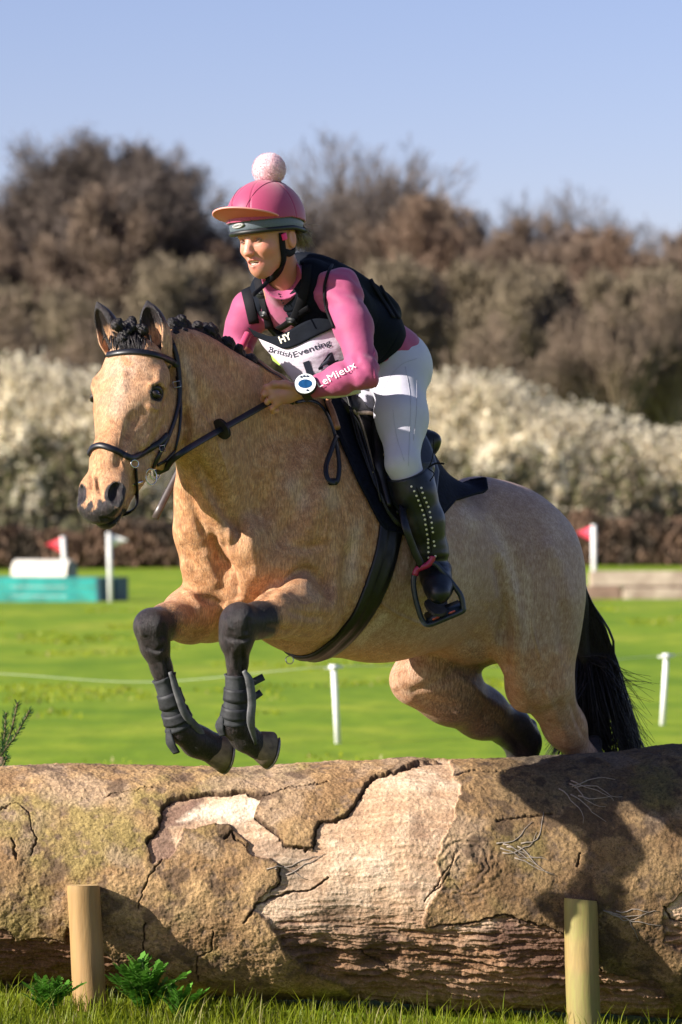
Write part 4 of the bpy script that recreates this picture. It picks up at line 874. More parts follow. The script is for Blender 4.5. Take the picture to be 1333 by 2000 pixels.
def horse_mesh(hb, hh):
    P0z = H(.0, 0, -.16); dn = nrm([-.55, -.75, -.1])
    v, f = HX.mesh(hb, smooth=2)
    v, f = trim(v, f, lambda q: ~((q - P0z) @ dn > .012) | (q[:, 2] < 1.36))
    v2, f2 = HX.mesh(hh, np.array([-.90, -1.0, 1.34]), np.array([-.38, -.30, 2.15]), smooth=1)
    v2, f2 = trim(v2, f2, lambda q: ((q - P0z) @ dn > -.0) & (q[:, 2] > 1.35))
    e1 = ear(Q(313, 688, -.50), Q(288, 588, -.50), .085, np.array([-.25, -.9, 0.1]))
    e2 = ear(Q(232, 690, -.50), Q(190, 590, -.52), .080, np.array([-.75, -.65, 0.1]))
    c2 = HX.colors(v2, .006); q = v2 - P0; t = q @ ha / HLEN; l = q @ hl; n = q @ hn
    nz = fbm(v2 * 60, 3, 3) - .5
    muz = sstep(.89, 1.02, t - .9 * n + nz * .16) * (t > .8) * .95
    muz = np.maximum(muz, sstep(.041, .024, np.sqrt(((t - .945) * HLEN * .8) ** 2 + (np.abs(l) - .058) ** 2 + (n - .040) ** 2) + nz * .008))
    c2[:, 0] = np.maximum(np.where(t > .75, c2[:, 0] * .5, c2[:, 0]), muz)
    er = np.sqrt(((t - .285) * HLEN) ** 2 + (np.abs(l) - .098) ** 2 + (n - .014) ** 2)
    c2[:, 0] = np.maximum(c2[:, 0], sstep(.042, .020, er + nz * .01) * .9)
    c2[:, 1] = sstep(.55, .05, t) * sstep(-.02, .05, n) * sstep(.10, .03, np.abs(l)) * sstep(.3, .6, fbm(v2 * 28, 3, 9))
    c1 = HX.colors(v, .012)
    cols = np.concatenate([c1, c2, e1[2], e2[2]])
    V_, F_ = joinvf([(v, f), (v2, f2), e1[:2], e2[:2]])
    nb = len(v) + len(v2); V_[:nb] += strokes(V_, F_, STROKES)[:nb]
    pale = strokes(V_, F_, PALE, True); cols[:nb, 1] = np.maximum(cols[:nb, 1], pale[:nb])
    s = (V_ - Q(600, 1020, .02)) @ -BF[0]; roan = sstep(-.05, .30, s) * sstep(1.02, 1.12, V_[:, 2]) * .75 + sstep(.40, .62, s) * .5; cols[:nb, 2] = np.clip(roan, 0, 1)[:nb]
    return V_, F_, cols

# coat: golden dun with dapples and mottling, black points
mt_coat, nt, bs = material('coat')
at = N(nt, 'Attribute', attribute_name='coat'); sp = N(nt, 'SeparateColor'); nt.links.new(at.outputs['Color'], sp.inputs[0])
big = noise_(nt, 5, 3, .55); med = noise_(nt, 38, 4, .62, dist=.4); hair = noise_(nt, 210, 5, .8, stretch=((1, 1, .18), (.7, .55, 0)))
vor = N(nt, 'TexVoronoi'); vor.inputs['Scale'].default_value = 26; nt.links.new(N(nt, 'TexCoord').outputs['Object'], vor.inputs['Vector'])
gold = ramp(nt, med, [(.30, (.40, .165, .065)), (.48, (.61, .295, .130)), (.70, (.78, .455, .245))])
gold = mixc(nt, math_(nt, 'MULTIPLY', ramp(nt, vor.outputs['Distance'], [(.15, (1, 1, 1)), (.65, (0, 0, 0))]), .10), gold, (.60, .42, .28))
gold = mixc(nt, math_(nt, 'MULTIPLY', ramp(nt, big, [(.45, (0, 0, 0)), (.65, (1, 1, 1))]), .30), gold, (.48, .31, .20))
region = ramp(nt, math_(nt, 'ADD', sp.outputs[2], math_(nt, 'MULTIPLY', math_(nt, 'SUBTRACT', med, .5), .7)), [(.15, (0, 0, 0)), (.85, (1, 1, 1))])
gold = mixc(nt, math_(nt, 'MULTIPLY', region, .80), gold, mixc(nt, med, (.20, .135, .115), (.62, .47, .39)))
gold = mixc(nt, math_(nt, 'MULTIPLY', sp.outputs[1], math_(nt, 'ADD', math_(nt, 'MULTIPLY', hair, 1.1), -.05)), gold, (.80, .64, .53))
gold = mixc(nt, ramp(nt, hair, [(.42, (0, 0, 0)), (.60, (.75, .75, .75))]), gold, (.22, .105, .055))
blk = mixc(nt, ramp(nt, hair, [(.45, (0, 0, 0)), (.75, (1, 1, 1))]), (.006, .004, .005), (.065, .042, .045))
edge = math_(nt, 'ADD', sp.outputs[0], math_(nt, 'MULTIPLY', math_(nt, 'SUBTRACT', hair, .5), .8))
fac = ramp(nt, edge, [(.30, (0, 0, 0)), (.50, (.45, .45, .45)), (.70, (1, 1, 1))])
nt.links.new(mixc(nt, fac, gold, blk), bs.inputs['Base Color'])
rf = math_(nt, 'SUBTRACT', .50, math_(nt, 'MULTIPLY', fac, .16)); nt.links.new(rf, bs.inputs['Roughness']); bs.inputs['Specular IOR Level'].default_value = .35
bs.inputs['Sheen Weight'].default_value = .06; bs.inputs['Sheen Roughness'].default_value = .4
b1 = bump(nt, bs, hair, 1.0, .0045); b2 = bump(nt, bs, med, .4, .004, b1)
# ---------------------------------------------------------------- build the horse
horse = thing('horse', (-.1, .1, 0), 'golden dun horse with black legs jumping over the log', 'horse')
hv, hf_, hc = horse_mesh(.0052, .0030)
horse_body = mk('body', hv, hf_, mt_coat, horse, True, {'coat': hc})
bvh_h = BVHTree.FromPolygons([tuple(p) for p in hv], [tuple(map(int, q)) for q in hf_])
CAMP = V((0, -CAM_D, CAM_H))
def on(p_, q_, off=0.0, bvh=None):
    """the point of a surface seen at a photo pixel, lifted off it, and the surface normal"""
    d_ = (V(Q(p_, q_, 0)) - CAMP).normalized(); h = (bvh or bvh_h).ray_cast(CAMP, d_)
    if h[0] is None: return None
    n_ = h[1] if h[1].dot(d_) < 0 else -h[1]
    return np.array(h[0] + n_ * off), np.array(n_)
def toward(c, d, off=0.0, bvh=None, far=2.0):
    """hit the surface coming from outside towards the axis point c along -d"""
    d = V(nrm(d)); o = V(c) + d * far; h = (bvh or bvh_h).ray_cast(o, -d)
    if h[0] is None: return None
    n_ = h[1] if h[1].dot(d) > 0 else -h[1]
    return np.array(h[0] + n_ * off), np.array(n_)
mt_eye, nt, bs = material('dark_eye'); bs.inputs['Base Color'].default_value = (.010, .006, .006, 1); bs.inputs['Roughness'].default_value = .04; bs.inputs['Coat Weight'].default_value = 1
mt_lid = simple('eyelid', (.025, .017, .016), .45, .2, 120, .2)
for s_ in (-1, 1):
    ce = H(.285, s_ * .0935, .013); bm = bmesh.new(); bmesh.ops.create_uvsphere(bm, u_segments=24, v_segments=16, radius=.0185)
    vv = [np.array(v.co) + ce for v in bm.verts]; ff = [[v.index for v in f.verts] for f in bm.faces]; bm.free()
    eye = mk('eye', vv, ff, mt_eye, horse)
    fr = np.array([ha, nrm(hl * s_ * .9 + hn * .35)]); up_ = -ha; ou = nrm(hl * s_ * .9 + hn * .35); fw_ = np.cross(up_, ou)
    m = MB()
    for sgn, e0 in ((1, .95), (-1, .75)):
        pts = [ce + .0198 * nrm(fw_ * math.cos(t) * 1.15 + ou * (.62 + .3 * math.sin(t)) + up_ * sgn * math.sin(t) * e0 * .75) for t in np.linspace(0, math.pi, 12)]
        m.tube(pts, [.0036 + .0040 * math.sin(t) for t in np.linspace(0, math.pi, 12)], 7)
    m.build('eyelid', mt_lid, horse)
# hooves
mt_hoof = simple('hoof_horn', (.20, .145, .10), .65, .5, 25, .5, .003, .3, col2=(.05, .035, .03))
mt_sole = simple('hoof_sole', (.12, .09, .07), .9, .4, 60, .4, .003, .1)
mt_iron = simple('worn_iron', (.25, .23, .21), .45, .3, 80, .2, .001, .5, metal=.8)
def hoof(c0, d_, up_, r0, r1, L, clean=True):
    d_ = nrm(d_); up_ = nrm(up_ - d_ * np.dot(up_, d_)); sd = np.cross(d_, up_); n_ = 28; v = []
    R_ = [(0, r0 * .92, 0), (.12, r0 * 1.02, 0), (.6, (r0 + r1) / 2 * 1.02, 0), (1, r1, 0), (1.02, r1 * .97, 0)]
    for t, r_, _ in R_:
        for j in range(n_):
            a = 2 * math.pi * j / n_; k_ = L * t * (1 + .22 * math.cos(a))
            v.append(c0 + d_ * k_ + (up_ * math.cos(a) * 1.08 + sd * math.sin(a)) * r_ * (1 + .02 * math.sin(5 * a + t)))
    f = [[i * n_ + j, i * n_ + (j + 1) % n_, (i + 1) * n_ + (j + 1) % n_, (i + 1) * n_ + j] for i in range(4) for j in range(n_)]
    h = MB().add(v, f).add([c0 + up_ * 0 + (up_ * math.cos(2 * math.pi * j / n_) + sd * math.sin(2 * math.pi * j / n_)) * r0 * .9 for j in range(n_)], [list(range(n_))[::-1]]).build('hoof', mt_hoof, horse)
    cs = np.mean(v[-n_:], 0); rim = v[-n_:]
    MB().add([p * .97 + cs * .03 - d_ * .004 for p in rim] + [cs - d_ * .012], [[j, (j + 1) % n_, n_] for j in range(n_)]).build('sole', mt_sole, h, False)
    sh = [p * .88 + cs * .12 + d_ * .004 for p in rim]; a0 = int(n_ * .14); sh = [sh[(n_ // 2 + a0 + k_) % n_] for k_ in range(n_ - 2 * a0 + 1)]
    MB().strap(sh, [d_] * len(sh), .018, .007).build('shoe', mt_iron, h)
hoof(Q(500, 1452, -.422), [.80, .42, -.42], [-.45, -.2, -.8], .038, .052, .050)
hoof(Q(410, 1461, -.308), [.84, .38, -.36], [-.4, -.2, -.8], .041, .055, .054)
hoof(Q(1153, 1722, 1.02), [-.35, -.35, -.9], [-.6, -.6, .5], .034, .046, .05)
hoof(Q(998, 1713, 1.02), [-.35, -.35, -.9], [-.6, -.6, .5], .034, .046, .05)
# plaited mane
mt_mane, nt, bs = material('black_hair'); hz_ = noise_(nt, 240, 3, .7, stretch=((1, 1, .3),))
nt.links.new(ramp(nt, hz_, [(.35, (.005, .004, .005)), (.7, (.030, .024, .026))]), bs.inputs['Base Color']); bs.inputs['Roughness'].default_value = .45; bs.inputs['Specular IOR Level'].default_value = .3; bump(nt, bs, hz_, .9, .004)
def plait(c, ax_, r_, seed, name='plait'):
    """a rolled plait: a knobbly knot of overlapping loops"""
    rr = random.Random(seed); m = MB(); ax_ = nrm(ax_); a0 = nrm(np.cross(ax_, [.2, .5, .8])); a1 = np.cross(ax_, a0)
    for k_ in range(3):
        o = c + (a0 * rr.uniform(-.5, .5) + a1 * rr.uniform(-.4, .4) + ax_ * (k_ - 1) * .55) * r_ * .7; q = r_ * (.72, .85, .6)[k_] * rr.uniform(.9, 1.1); ph = rr.uniform(0, 6)
        bm = bmesh.new(); bmesh.ops.create_icosphere(bm, subdivisions=4, radius=1); v = []
        for p in bm.verts:
            d_ = p.co; az = math.atan2(d_.y, d_.x); rb = abs(math.sin(az * 2.5 + d_.z * 3.2 + ph)) ** .6 * .20 + .05 * math.sin(az * 17 + d_.z * 22 + ph); v.append(o + np.array(d_) * q * (.82 + rb + .10 * mnoise.noise(d_ * 2.2 + Vector((seed, k_, 0)))))
        m.add(v, [[x.index for x in f.verts] for f in bm.faces]); bm.free()
    return m.build(name, mt_mane, horse)
crest = catmull([Q(340, 636, -.42), Q(362, 637, -.38), Q(400, 648, -.31), Q(432, 668, -.26), Q(470, 695, -.20), Q(510, 730, -.13), Q(540, 752, -.09)], 6)
nP = 12
for i in range(nP):
    t = i / (nP - 1) * (len(crest) - 1); j = min(int(t), len(crest) - 2); p = crest[j] * (1 - t + j) + crest[j + 1] * (t - j)
    plait(p + np.array([random.uniform(-.003, .003), 0, random.uniform(-.004, .006)]), [-.2, -.3, 1], .0275 * random.uniform(.85, 1.12), i)
    plait(p + np.array([.008, -.020, -.024]), [0, -.5, .6], .022 * random.uniform(.9, 1.1), i + 50)
m = MB(); m.tube([p + np.array([.003, -.004, -.016 + .004 * math.sin(i * 1.7)]) for i, p in enumerate(crest)], [.015 + .004 * math.sin(i * 2.3) for i in range(len(crest))], 10)
for i in range(0):
    pass
#     # roots of the mane lying between the plaits, and wisps
for i in range(150):
    t = random.random() * (len(crest) - 1.01); j = int(t); p = crest[j] * (1 - t + j) + crest[j + 1] * (t - j) + np.array([0, 0, -.016]); d_ = np.array([random.gauss(.1, .4), random.gauss(-.2, .4), random.uniform(.3, 1.1)]); L = random.uniform(.015, .042)
    m.tube([p, p + nrm(d_) * L * .6, p + nrm(d_ + [random.gauss(0, .4), 0, -.2]) * L], [.0010, .0008, .0003], 3)
for i in range(300):
    t = random.random() * (len(crest) - 1.01); j = int(t); p = crest[j] * (1 - t + j) + crest[j + 1] * (t - j) + np.array([0, -.012, -.01]); h = toward(p + np.array([0.02, -.0, -.055]), [.15, -1, .2], .003, far=.3)
    if h and np.linalg.norm(h[0] - p) < .035: m.tube([p, (p + h[0]) / 2 + np.array([random.gauss(0, .006), -.008, 0]), h[0] + np.array([random.gauss(0, .01), 0, random.uniform(-.012, .015)])], [.0035, .003, .0008], 4)
m.build('mane_roots', mt_mane, horse)
for i, (a, b) in enumerate([(243, 640), (262, 640), (232, 634), (254, 630), (275, 644), (246, 652), (268, 655), (256, 662), (240, 662)]):
    plait(Q(a, b, -.52 - .02 * (i % 3)), [.1, -.3, 1], .020, 90 + i, 'forelock_plait')
m = MB()
for i in range(110):
    a = random.gauss(252, 14); p = Q(a, 655 + random.uniform(-8, 12), -.55); h = on(a + random.gauss(0, 6), random.uniform(668, 694), .003)
    if h: m.tube([p, (p + h[0]) / 2 + np.array([0, -.008, 0]), h[0]], [.0030, .0025, .0005], 4)
m.build('forelock_roots', mt_mane, horse)
# tail: bundles of strands streaming down behind
m = MB(); tb = Q(1105, 1090, .92)
for i in range(900):
    u = random.random(); sp_ = random.gauss(0, 1); wave = random.uniform(-1, 1)
    P_ = [tb + np.array([random.gauss(0, .018), random.gauss(0, .018), random.gauss(0, .02)])]
    ex, ey = 1140 + 135 * u + random.gauss(0, 10), 1500 + random.uniform(-30, 60) + (40 if u < .5 else 0); dY = 1.02 + random.gauss(0, .05)
    P_ += [Q(1128 + 20 * u + 3 * sp_, 1170, .98), Q(1122 + 66 * u + 5 * sp_ + 6 * math.sin(u * 40), 1275, 1.02), Q(1112 + 118 * u + 7 * sp_ + 8 * math.sin(u * 31), 1385 + 10 * wave, dY), Q(ex, ey, dY)]
    if i % 16 == 0: P_[-1] = Q(1215 + 75 * random.random(), 1390 + random.uniform(-70, 70), dY); P_[-2] = Q(1190 + random.gauss(0, 8), 1320 + random.gauss(0, 20), dY)
    if i % 7 == 0: P_[-1] = Q(1062 + 40 * random.random(), 1480 + random.uniform(-40, 30), dY); P_[-2] = Q(1110, 1400, dY)
    pts = catmull(P_, 5); n_ = len(pts); m.tube(pts, [max(.0035 * (1 - (k_ / n_) ** 2), .0005) for k_ in range(n_)], 3, cap=False)
m.cone = None
m.tube(catmull([Q(1085, 1050, .88), tb, Q(1130, 1160, .98), Q(1136, 1250, 1.02), Q(1148, 1340, 1.04)], 4), [.03, .032, .034, .034, .034, .034, .034, .034, .034, .034, .034, .032, .03, .028, .025, .02, .012], 9)
m.build('tail', mt_mane, horse)

# whiskers on the muzzle, feathery hairs under the jaw and belly edge
m = MB()
for i in range(70):
    p = H(random.uniform(.93, 1.04), random.uniform(-.05, .05), random.uniform(-.055, .0)); h = bvh_h.find_nearest(V(p))
    q = np.array(h[0]); n_ = np.array(h[1]); d_ = nrm(n_ + np.array([random.gauss(0, .3), random.gauss(0, .3), -.6])); L = random.uniform(.012, .040)
    m.tube([q, q + d_ * L * .5, q + d_ * L + np.array([0, 0, -.004])], [.0006, .0005, .0002], 3, cap=False)
m.build('whiskers', mt_mane, horse)
# ================================================================ THE RIDER
def bvhof(v, f): return BVHTree.FromPolygons([tuple(p) for p in v], [tuple(map(int, q)) for q in f])
def fabric(name, col, rough=.75, weave=900, var=.10, bs_=.25, sheen=.2, col2=None, fold=12, fs=.15):
    m, nt, bs = material(name); a = noise_(nt, weave, 2, .5); b = noise_(nt, 9, 4, .55); fo = noise_(nt, fold, 3, .5, stretch=((1, 1, 2.2), (.4, .6, 0)))
    c1 = tuple(min(1, c * (1 + var)) for c in col); c0 = tuple(c * (1 - var * 1.6) for c in col)
    c = ramp(nt, b, [(.3, c0), (.7, c1)]); c = mixc(nt, math_(nt, 'MULTIPLY', a, .25), c, tuple(x * .6 for x in col))
    nt.links.new(c, bs.inputs['Base Color']); bs.inputs['Roughness'].default_value = rough; bs.inputs['Sheen Weight'].default_value = sheen; bs.inputs['Specular IOR Level'].default_value = .3 if max(col) > .05 else .12
    x = bump(nt, bs, a, bs_, .0008); bump(nt, bs, fo, fs, .012, x); return m
mt_pinkf = fabric('pink_jersey', (.37, .065, .165), .65); mt_cover = fabric('pink_lycra_cover', (.37, .045, .12), .5, 700, .06, .2, .3, fs=.05)
mt_orange = fabric('coral_peak_bounce', (.70, .12, .075), .6, 700, .05, .15, fs=.02)  # peak underside: bounced light put into the cloth colour as coral
mt_vest = fabric('navy_black_vest_fabric', (.0045, .0065, .012), .8, 500, .3, .4, .0, fs=.25, fold=16)
mt_web = fabric('black_webbing', (.009, .009, .012), .7, 1200, .3, .5, .0, fs=.0)
mt_breech = fabric('pale_grey_breeches', (.53, .515, .62), .7, 800, .05, .2, .3, fs=.12)
mt_bib = fabric('white_bib', (.64, .57, .67), .55, 600, .06, .15, .1, fs=.3, fold=22); mt_lime = fabric('lime_edging', (.36, .55, .07), .6, 600, .05, .1, fs=.1)
mt_shell = simple('slate_helmet_shell', (.095, .12, .15), .45, .15, 300, .15, .0006)
mt_blkrub = simple('black_rubber', (.012, .013, .016), .5, .3, 150, .1, .0005)
mt_leather = simple('black_boot_leather', (.005, .008, .014), .42, .4, 40, .15, .002, .4, coat=.08)
mt_pom, nt, bs = material('pale_pink_fur'); fz = noise_(nt, 150, 4, .7); nt.links.new(ramp(nt, fz, [(.3, (.55, .28, .34)), (.65, (.80, .54, .58))]), bs.inputs['Base Color']); bs.inputs['Roughness'].default_value = .9; bs.inputs['Sheen Weight'].default_value = .6
# skin with per-vertex tone
mt_skin, nt, bs = material('skin'); a_ = N(nt, 'Attribute', attribute_name='tone'); fr_ = noise_(nt, 420, 3, .6); bl = noise_(nt, 45, 3, .6)
c = mixc(nt, ramp(nt, bl, [(.4, (0, 0, 0)), (.7, (.25, .25, .25))]), a_.outputs['Color'], (.62, .24, .15)); c = mixc(nt, ramp(nt, fr_, [(.60, (0, 0, 0)), (.72, (.35, .35, .35))]), c, (.36, .15, .08))
nt.links.new(c, bs.inputs['Base Color']); bs.inputs['Roughness'].default_value = .48; bs.inputs['Subsurface Weight'].default_value = .15; bs.inputs['Subsurface Radius'].default_value = (.012, .004, .002); bs.inputs['Subsurface Scale'].default_value = .5
bump(nt, bs, fr_, .2, .0006)

person = thing('person', Q(785, 740, .2), 'rider in pink shirt, black body protector and pale breeches crouched forward over the horse', 'person')
SK = (.46, .215, .15); SKH = (.40, .19, .135)
hC = Q(521, 452, -.24); hf3 = nrm([-.60, -.77, -.16]); hl3 = nrm([.78, -.62, .05]); HR = frame(hf3, hl3); HR[2] *= 1 if HR[2][2] > 0 else -1
def F(f_, l_, u_): return hC + HR[0] * f_ + HR[1] * l_ + HR[2] * u_
B = Field()
B.ell(F(-.012, 0, .012), (.098, .077, .098), HR, .03, SK)                       # skull
B.ell(F(.030, 0, -.045), (.062, .054, .078), HR, .04, SK)                       # face
B.ell(F(.056, 0, -.106), (.027, .024, .026), HR, .035, SK)                      # chin
B.chain([(F(.045, 0, -.108), .020, SK), (F(.012, .033, -.082), .016, SK), (F(-.020, .050, -.036), .016, SK)], .03)
B.chain([(F(.045, 0, -.108), .020, SK), (F(.012, -.033, -.082), .016, SK), (F(-.020, -.050, -.036), .016, SK)], .03)
for s_ in (-1, 1):
    B.ell(F(.056, s_ * .034, -.050), (.026, .021, .018), HR, .022, (.58, .22, .15))    # cheekbone
    B.ell(F(.074, s_ * .026, -.004), (.016, .026, .009), HR, .016, SK)                 # brow
    B.ell(F(.091, s_ * .0305, -.022), (.011, .017, .0085), HR, .010, SK, sub=True)      # eye socket
    B.ell(F(.099, s_ * .010, -.0590), (.009, .0075, .0065), HR, .006, (.70, .27, .18))   # nostril wing
    B.ell(F(-.022, s_ * .078, -.030), (.019, .009, .031), HR, .006, (.56, .24, .17))
    B.ell(F(-.016, s_ * .088, -.028), (.010, .005, .019), HR, .004, sub=True)
    B.chain([(F(.092, s_ * .022, -.064), .004), (F(.082, s_ * .033, -.086), .003)], .010, sub=True)   # smile fold
B.chain([(F(.084, 0, -.008), .0095, SK), (F(.098, 0, -.038), .0085, (.66, .30, .21)), (F(.108, 0, -.054), .0105, (.70, .29, .21))], .012)
B.cone(F(.098, 0, -.066), .004, F(.092, 0, -.075), .004, .010)
LIP = (.62, .20, .17)
B.chain([(F(.078, -.024, -.084), .0035, LIP), (F(.0905, -.008, -.0775), .0042, LIP), (F(.0905, .008, -.0775), .0042, LIP), (F(.078, .024, -.084), .0035, LIP)], .004)
B.chain([(F(.076, -.022, -.088), .0035, LIP), (F(.0865, 0, -.1005), .0056, LIP), (F(.076, .022, -.088), .0035, LIP)], .004)
B.ell(F(.089, 0, -.0885), (.018, .0215, .0072), HR, .002, sub=True)
# neck and the trunk under the clothes
B.cone(F(-.030, 0, -.060), .052, Q(566, 572, -.03), .056, .03, SK, SK)
B.cone(Q(566, 572, -.03), .07, Q(770, 700, .20), .10, .08, SK, SK)
# left arm and fist
def fist(fld, wr, hc, kn, tone, s=1.0, curl=1):
    fld.cone(wr, .026 * s, hc, .030 * s, .015, tone, tone, sq=(nrm([.2, 1, .1]), .75))
    a = nrm(hc - wr)
    for i, k_ in enumerate(kn):
        fld.cone(hc + (k_ - hc) * .1, .016 * s, k_, .0125 * s, .010, tone, tone)
def finger(fld, pts, r, tone): fld.chain([(p, r * q, tone) for p, q in zip(pts, (1.05, 1.0, .92, .80))], .0045)
wrL, hcL = Q(598, 758, -.300), Q(561, 770, -.300)
knL = [Q(534, 753, -.298), Q(530, 765, -.303), Q(533, 777, -.303), Q(540, 788, -.298)]
fist(B, wrL, hcL, knL, SKH)
tips = [[(534, 753, -.300), (520, 757, -.290), (514, 766, -.262), (524, 772, -.245)], [(530, 765, -.305), (517, 770, -.294), (514, 779, -.264), (525, 783, -.246)],
        [(533, 777, -.305), (522, 785, -.296), (520, 793, -.266), (531, 795, -.248)], [(540, 788, -.300), (532, 798, -.293), (533, 804, -.268), (543, 803, -.252)]]
for i, t in enumerate(tips): finger(B, [Q(*p) for p in t], .0098 - .0006 * i, (.63, .31, .20))
B.chain([(Q(578, 757, -.315), .013, SKH), (Q(556, 750, -.322), .0115, SKH), (Q(536, 750, -.316), .0100, SKH), (Q(522, 756, -.306), .0085, (.66, .34, .24))], .008)
B.cone(Q(640, 748, -.315), .030, wrL, .026, .02, SKH, SKH)
# right arm and fist on the whip, mostly behind the crest
wrR, hcR = Q(474, 690, .030), Q(464, 706, .005)
fist(B, wrR, hcR, [Q(458, 700, -.02), Q(455, 710, -.02), Q(456, 720, -.015), Q(460, 729, -.01)], SKH)
for i, (x, y) in enumerate([(458, 700), (455, 710), (456, 720), (460, 729)]): finger(B, [Q(x, y, -.02), Q(x - 3, y + 2, -.04), Q(x + 6, y + 4, -.052), Q(x + 14, y + 4, -.045)], .0092, SKH)
B.chain([(Q(474, 694, .01), .012, SKH), (Q(474, 690, -.02), .010, SKH), (Q(466, 694, -.045), .009, SKH)], .008)
B.cone(Q(466, 668, .06), .028, wrR, .026, .02, SKH, SKH)
bv, bf = B.mesh(.0032, smooth=1)
# finer head on the same field
hv1, hf1 = B.mesh(.0016, hC - .15, hC + .15, smooth=1)
keepb = lambda q: ~(np.linalg.norm(q - hC, axis=1) < .134); bv, bf = trim(bv, bf, keepb); hv1, hf1 = trim(hv1, hf1, lambda q: np.linalg.norm(q - hC, axis=1) < .137)
bv, bf = joinvf([(bv, bf), (hv1, hf1)])
tone = B.colors(bv, .004, SK)
q = bv - hC; qf, ql, qu = q @ HR[0], q @ HR[1], q @ HR[2]
mo = np.sqrt((ql / .021) ** 2 + ((qu + .0885) / .0075) ** 2); inm = (mo < 1) & (qf > .055) & (qf < .083); tone[inm] = (.25, .06, .05)
person_body = mk('body', bv, bf, mt_skin, person, True, {'tone': tone})
mt_tooth = simple('teeth', (.80, .76, .68), .25, .05, 90, 0); mt_ew = simple('eye_white', (.50, .44, .40), .2, .05, 90, 0); mt_ir = simple('iris', (.035, .030, .028), .1, .2, 300, 0)
m = MB()
for i in range(7):
    l_ = (i - 3) * .0052; m.box(F(.0835 - abs(l_) * .28, l_, -.0842), (.004, .0049, .0072), HR, .001)
for i in range(6):
    l_ = (i - 2.5) * .0048; m.box(F(.0805 - abs(l_) * .28, l_, -.0930), (.004, .0045, .005), HR, .001)
m.build('teeth', mt_tooth, person)
for s_ in (-1, 1):
    for nm, r_, off, mt in (('eye', .0118, 0, mt_ew),):
        bm = bmesh.new(); bmesh.ops.create_uvsphere(bm, u_segments=20, v_segments=14, radius=r_); ce = F(.0735, s_ * .0305, -.022)
        e = mk(nm, [np.array(v.co) + ce for v in bm.verts], [[v.index for v in f.verts] for f in bm.faces], mt, person); bm.free()
        d_ = nrm(HR[0] * 1 + HR[1] * .0 + np.array([-.12, 0, 0])); c_ = ce + d_ * .0095
        bm = bmesh.new(); bmesh.ops.create_uvsphere(bm, u_segments=16, v_segments=10, radius=.0078); mk('iris', [np.array(v.co) * .75 + c_ - d_ * .0008 for v in bm.verts], [[v.index for v in f.verts] for f in bm.faces], mt_ir, e); bm.free()
    m = MB(); ce = F(.0735, s_ * .0305, -.022)
    for sg, k_ in ((1, .34), (-1, .26)):
        m.tube([ce + .0122 * nrm(HR[1] * math.cos(t) * 1.1 + HR[2] * sg * math.sin(t) * k_ + HR[0] * (.75 + .25 * math.sin(t))) for t in np.linspace(.05, math.pi - .05, 9)], .0026, 6)
    m.build('eyelid', mt_skin_lid if 'mt_skin_lid' in globals() else globals().setdefault('mt_skin_lid', simple('lid_skin', (.34, .15, .10), .5, .2, 100, 0)), person)
    MB().tube([F(.0885 - .006 * t_, s_ * (.014 + .030 * t_), -.004 + .006 * math.sin(t_ * 2.6)) for t_ in np.linspace(0, 1, 6)], [.0014, .0018, .0018, .0015, .0010, .0005], 5).build('eyebrow', simple('brow_hair', (.16, .09, .05), .8, .2, 200, 0) if 'brow_hair' not in bpy.data.materials else bpy.data.materials['brow_hair'], person)
# hair at the nape
mt_hair, nt, bs = material('greying_fair_hair'); hn_ = noise_(nt, 500, 3, .7, stretch=((1, 1, .2),)); nt.links.new(ramp(nt, hn_, [(.3, (.10, .075, .05)), (.7, (.34, .27, .19))]), bs.inputs['Base Color']); bs.inputs['Roughness'].default_value = .45
m = MB()
for i in range(420):
    t = random.uniform(-1, 1); b0 = F(-.055 - .04 * random.random(), .070 * (1 if i % 4 else -1) * random.uniform(.6, 1.05), -.005 + random.uniform(-.012, .01)); d_ = np.array([random.gauss(.02, .010), random.gauss(.01, .01), random.uniform(-.062, -.02)])
    if i % 14 == 0: d_ = np.array([random.uniform(.03, .055), random.gauss(0, .01), random.uniform(-.035, .01)])
    m.tube([b0, b0 + d_ * .5 + [.006, 0, 0], b0 + d_ + [random.gauss(0, .006), 0, 0]], [.0016, .0012, .0004], 3)
m.build('hair', mt_hair, person)

# ---- helmet (silk cover, peak, band, pompom, harness)
uH = nrm(HR[2] + HR[0] * .08); 
def HP(f_, l_, u_): return hC + HR[0] * f_ + HR[1] * l_ + HR[2] * u_
HM = Field(); HM.ell(HP(-.010, -.004, .036), (.138, .113, .124), HR, .02)
def cut_low(z0, tl):            # remove everything below a slanted rim plane
    def post(g, ax):
        X, Y, Z = np.meshgrid(*ax, indexing='ij'); P = np.stack([X, Y, Z], -1) - hC; u_ = P @ HR[2]; f_ = P @ HR[0]; l_ = P @ HR[1]
        rim = z0 + tl * f_ + .018 * np.clip(-f_ / .1, 0, 1) * -1.0; d_ = rim - u_; inner = g + .006
        return np.maximum(np.maximum(g, d_), -inner).astype(np.float32)
    return post
v, f = HM.mesh(.0026, post=cut_low(.034, .05), smooth=2)
q = v - hC; l_, f_, u_ = q @ HR[1], q @ HR[0], q @ HR[2]; nn = vnormals(v, f)
seam = np.minimum(np.abs(np.abs(l_) - (.040 + .12 * np.clip(.12 - u_, 0, 1) * .0) * np.sqrt(np.clip(1.15 - (u_ / .15) ** 2, 0, 1))), np.abs(f_ + .02 + .0 * u_)); v = v - nn * (sstep(.0035, .0, seam) * .0022)[:, None]
helmet = mk('helmet_cover', v, f, mt_cover, person); bvh_hel = bvhof(v, f)
m = MB()                                      # dark piping over the seams
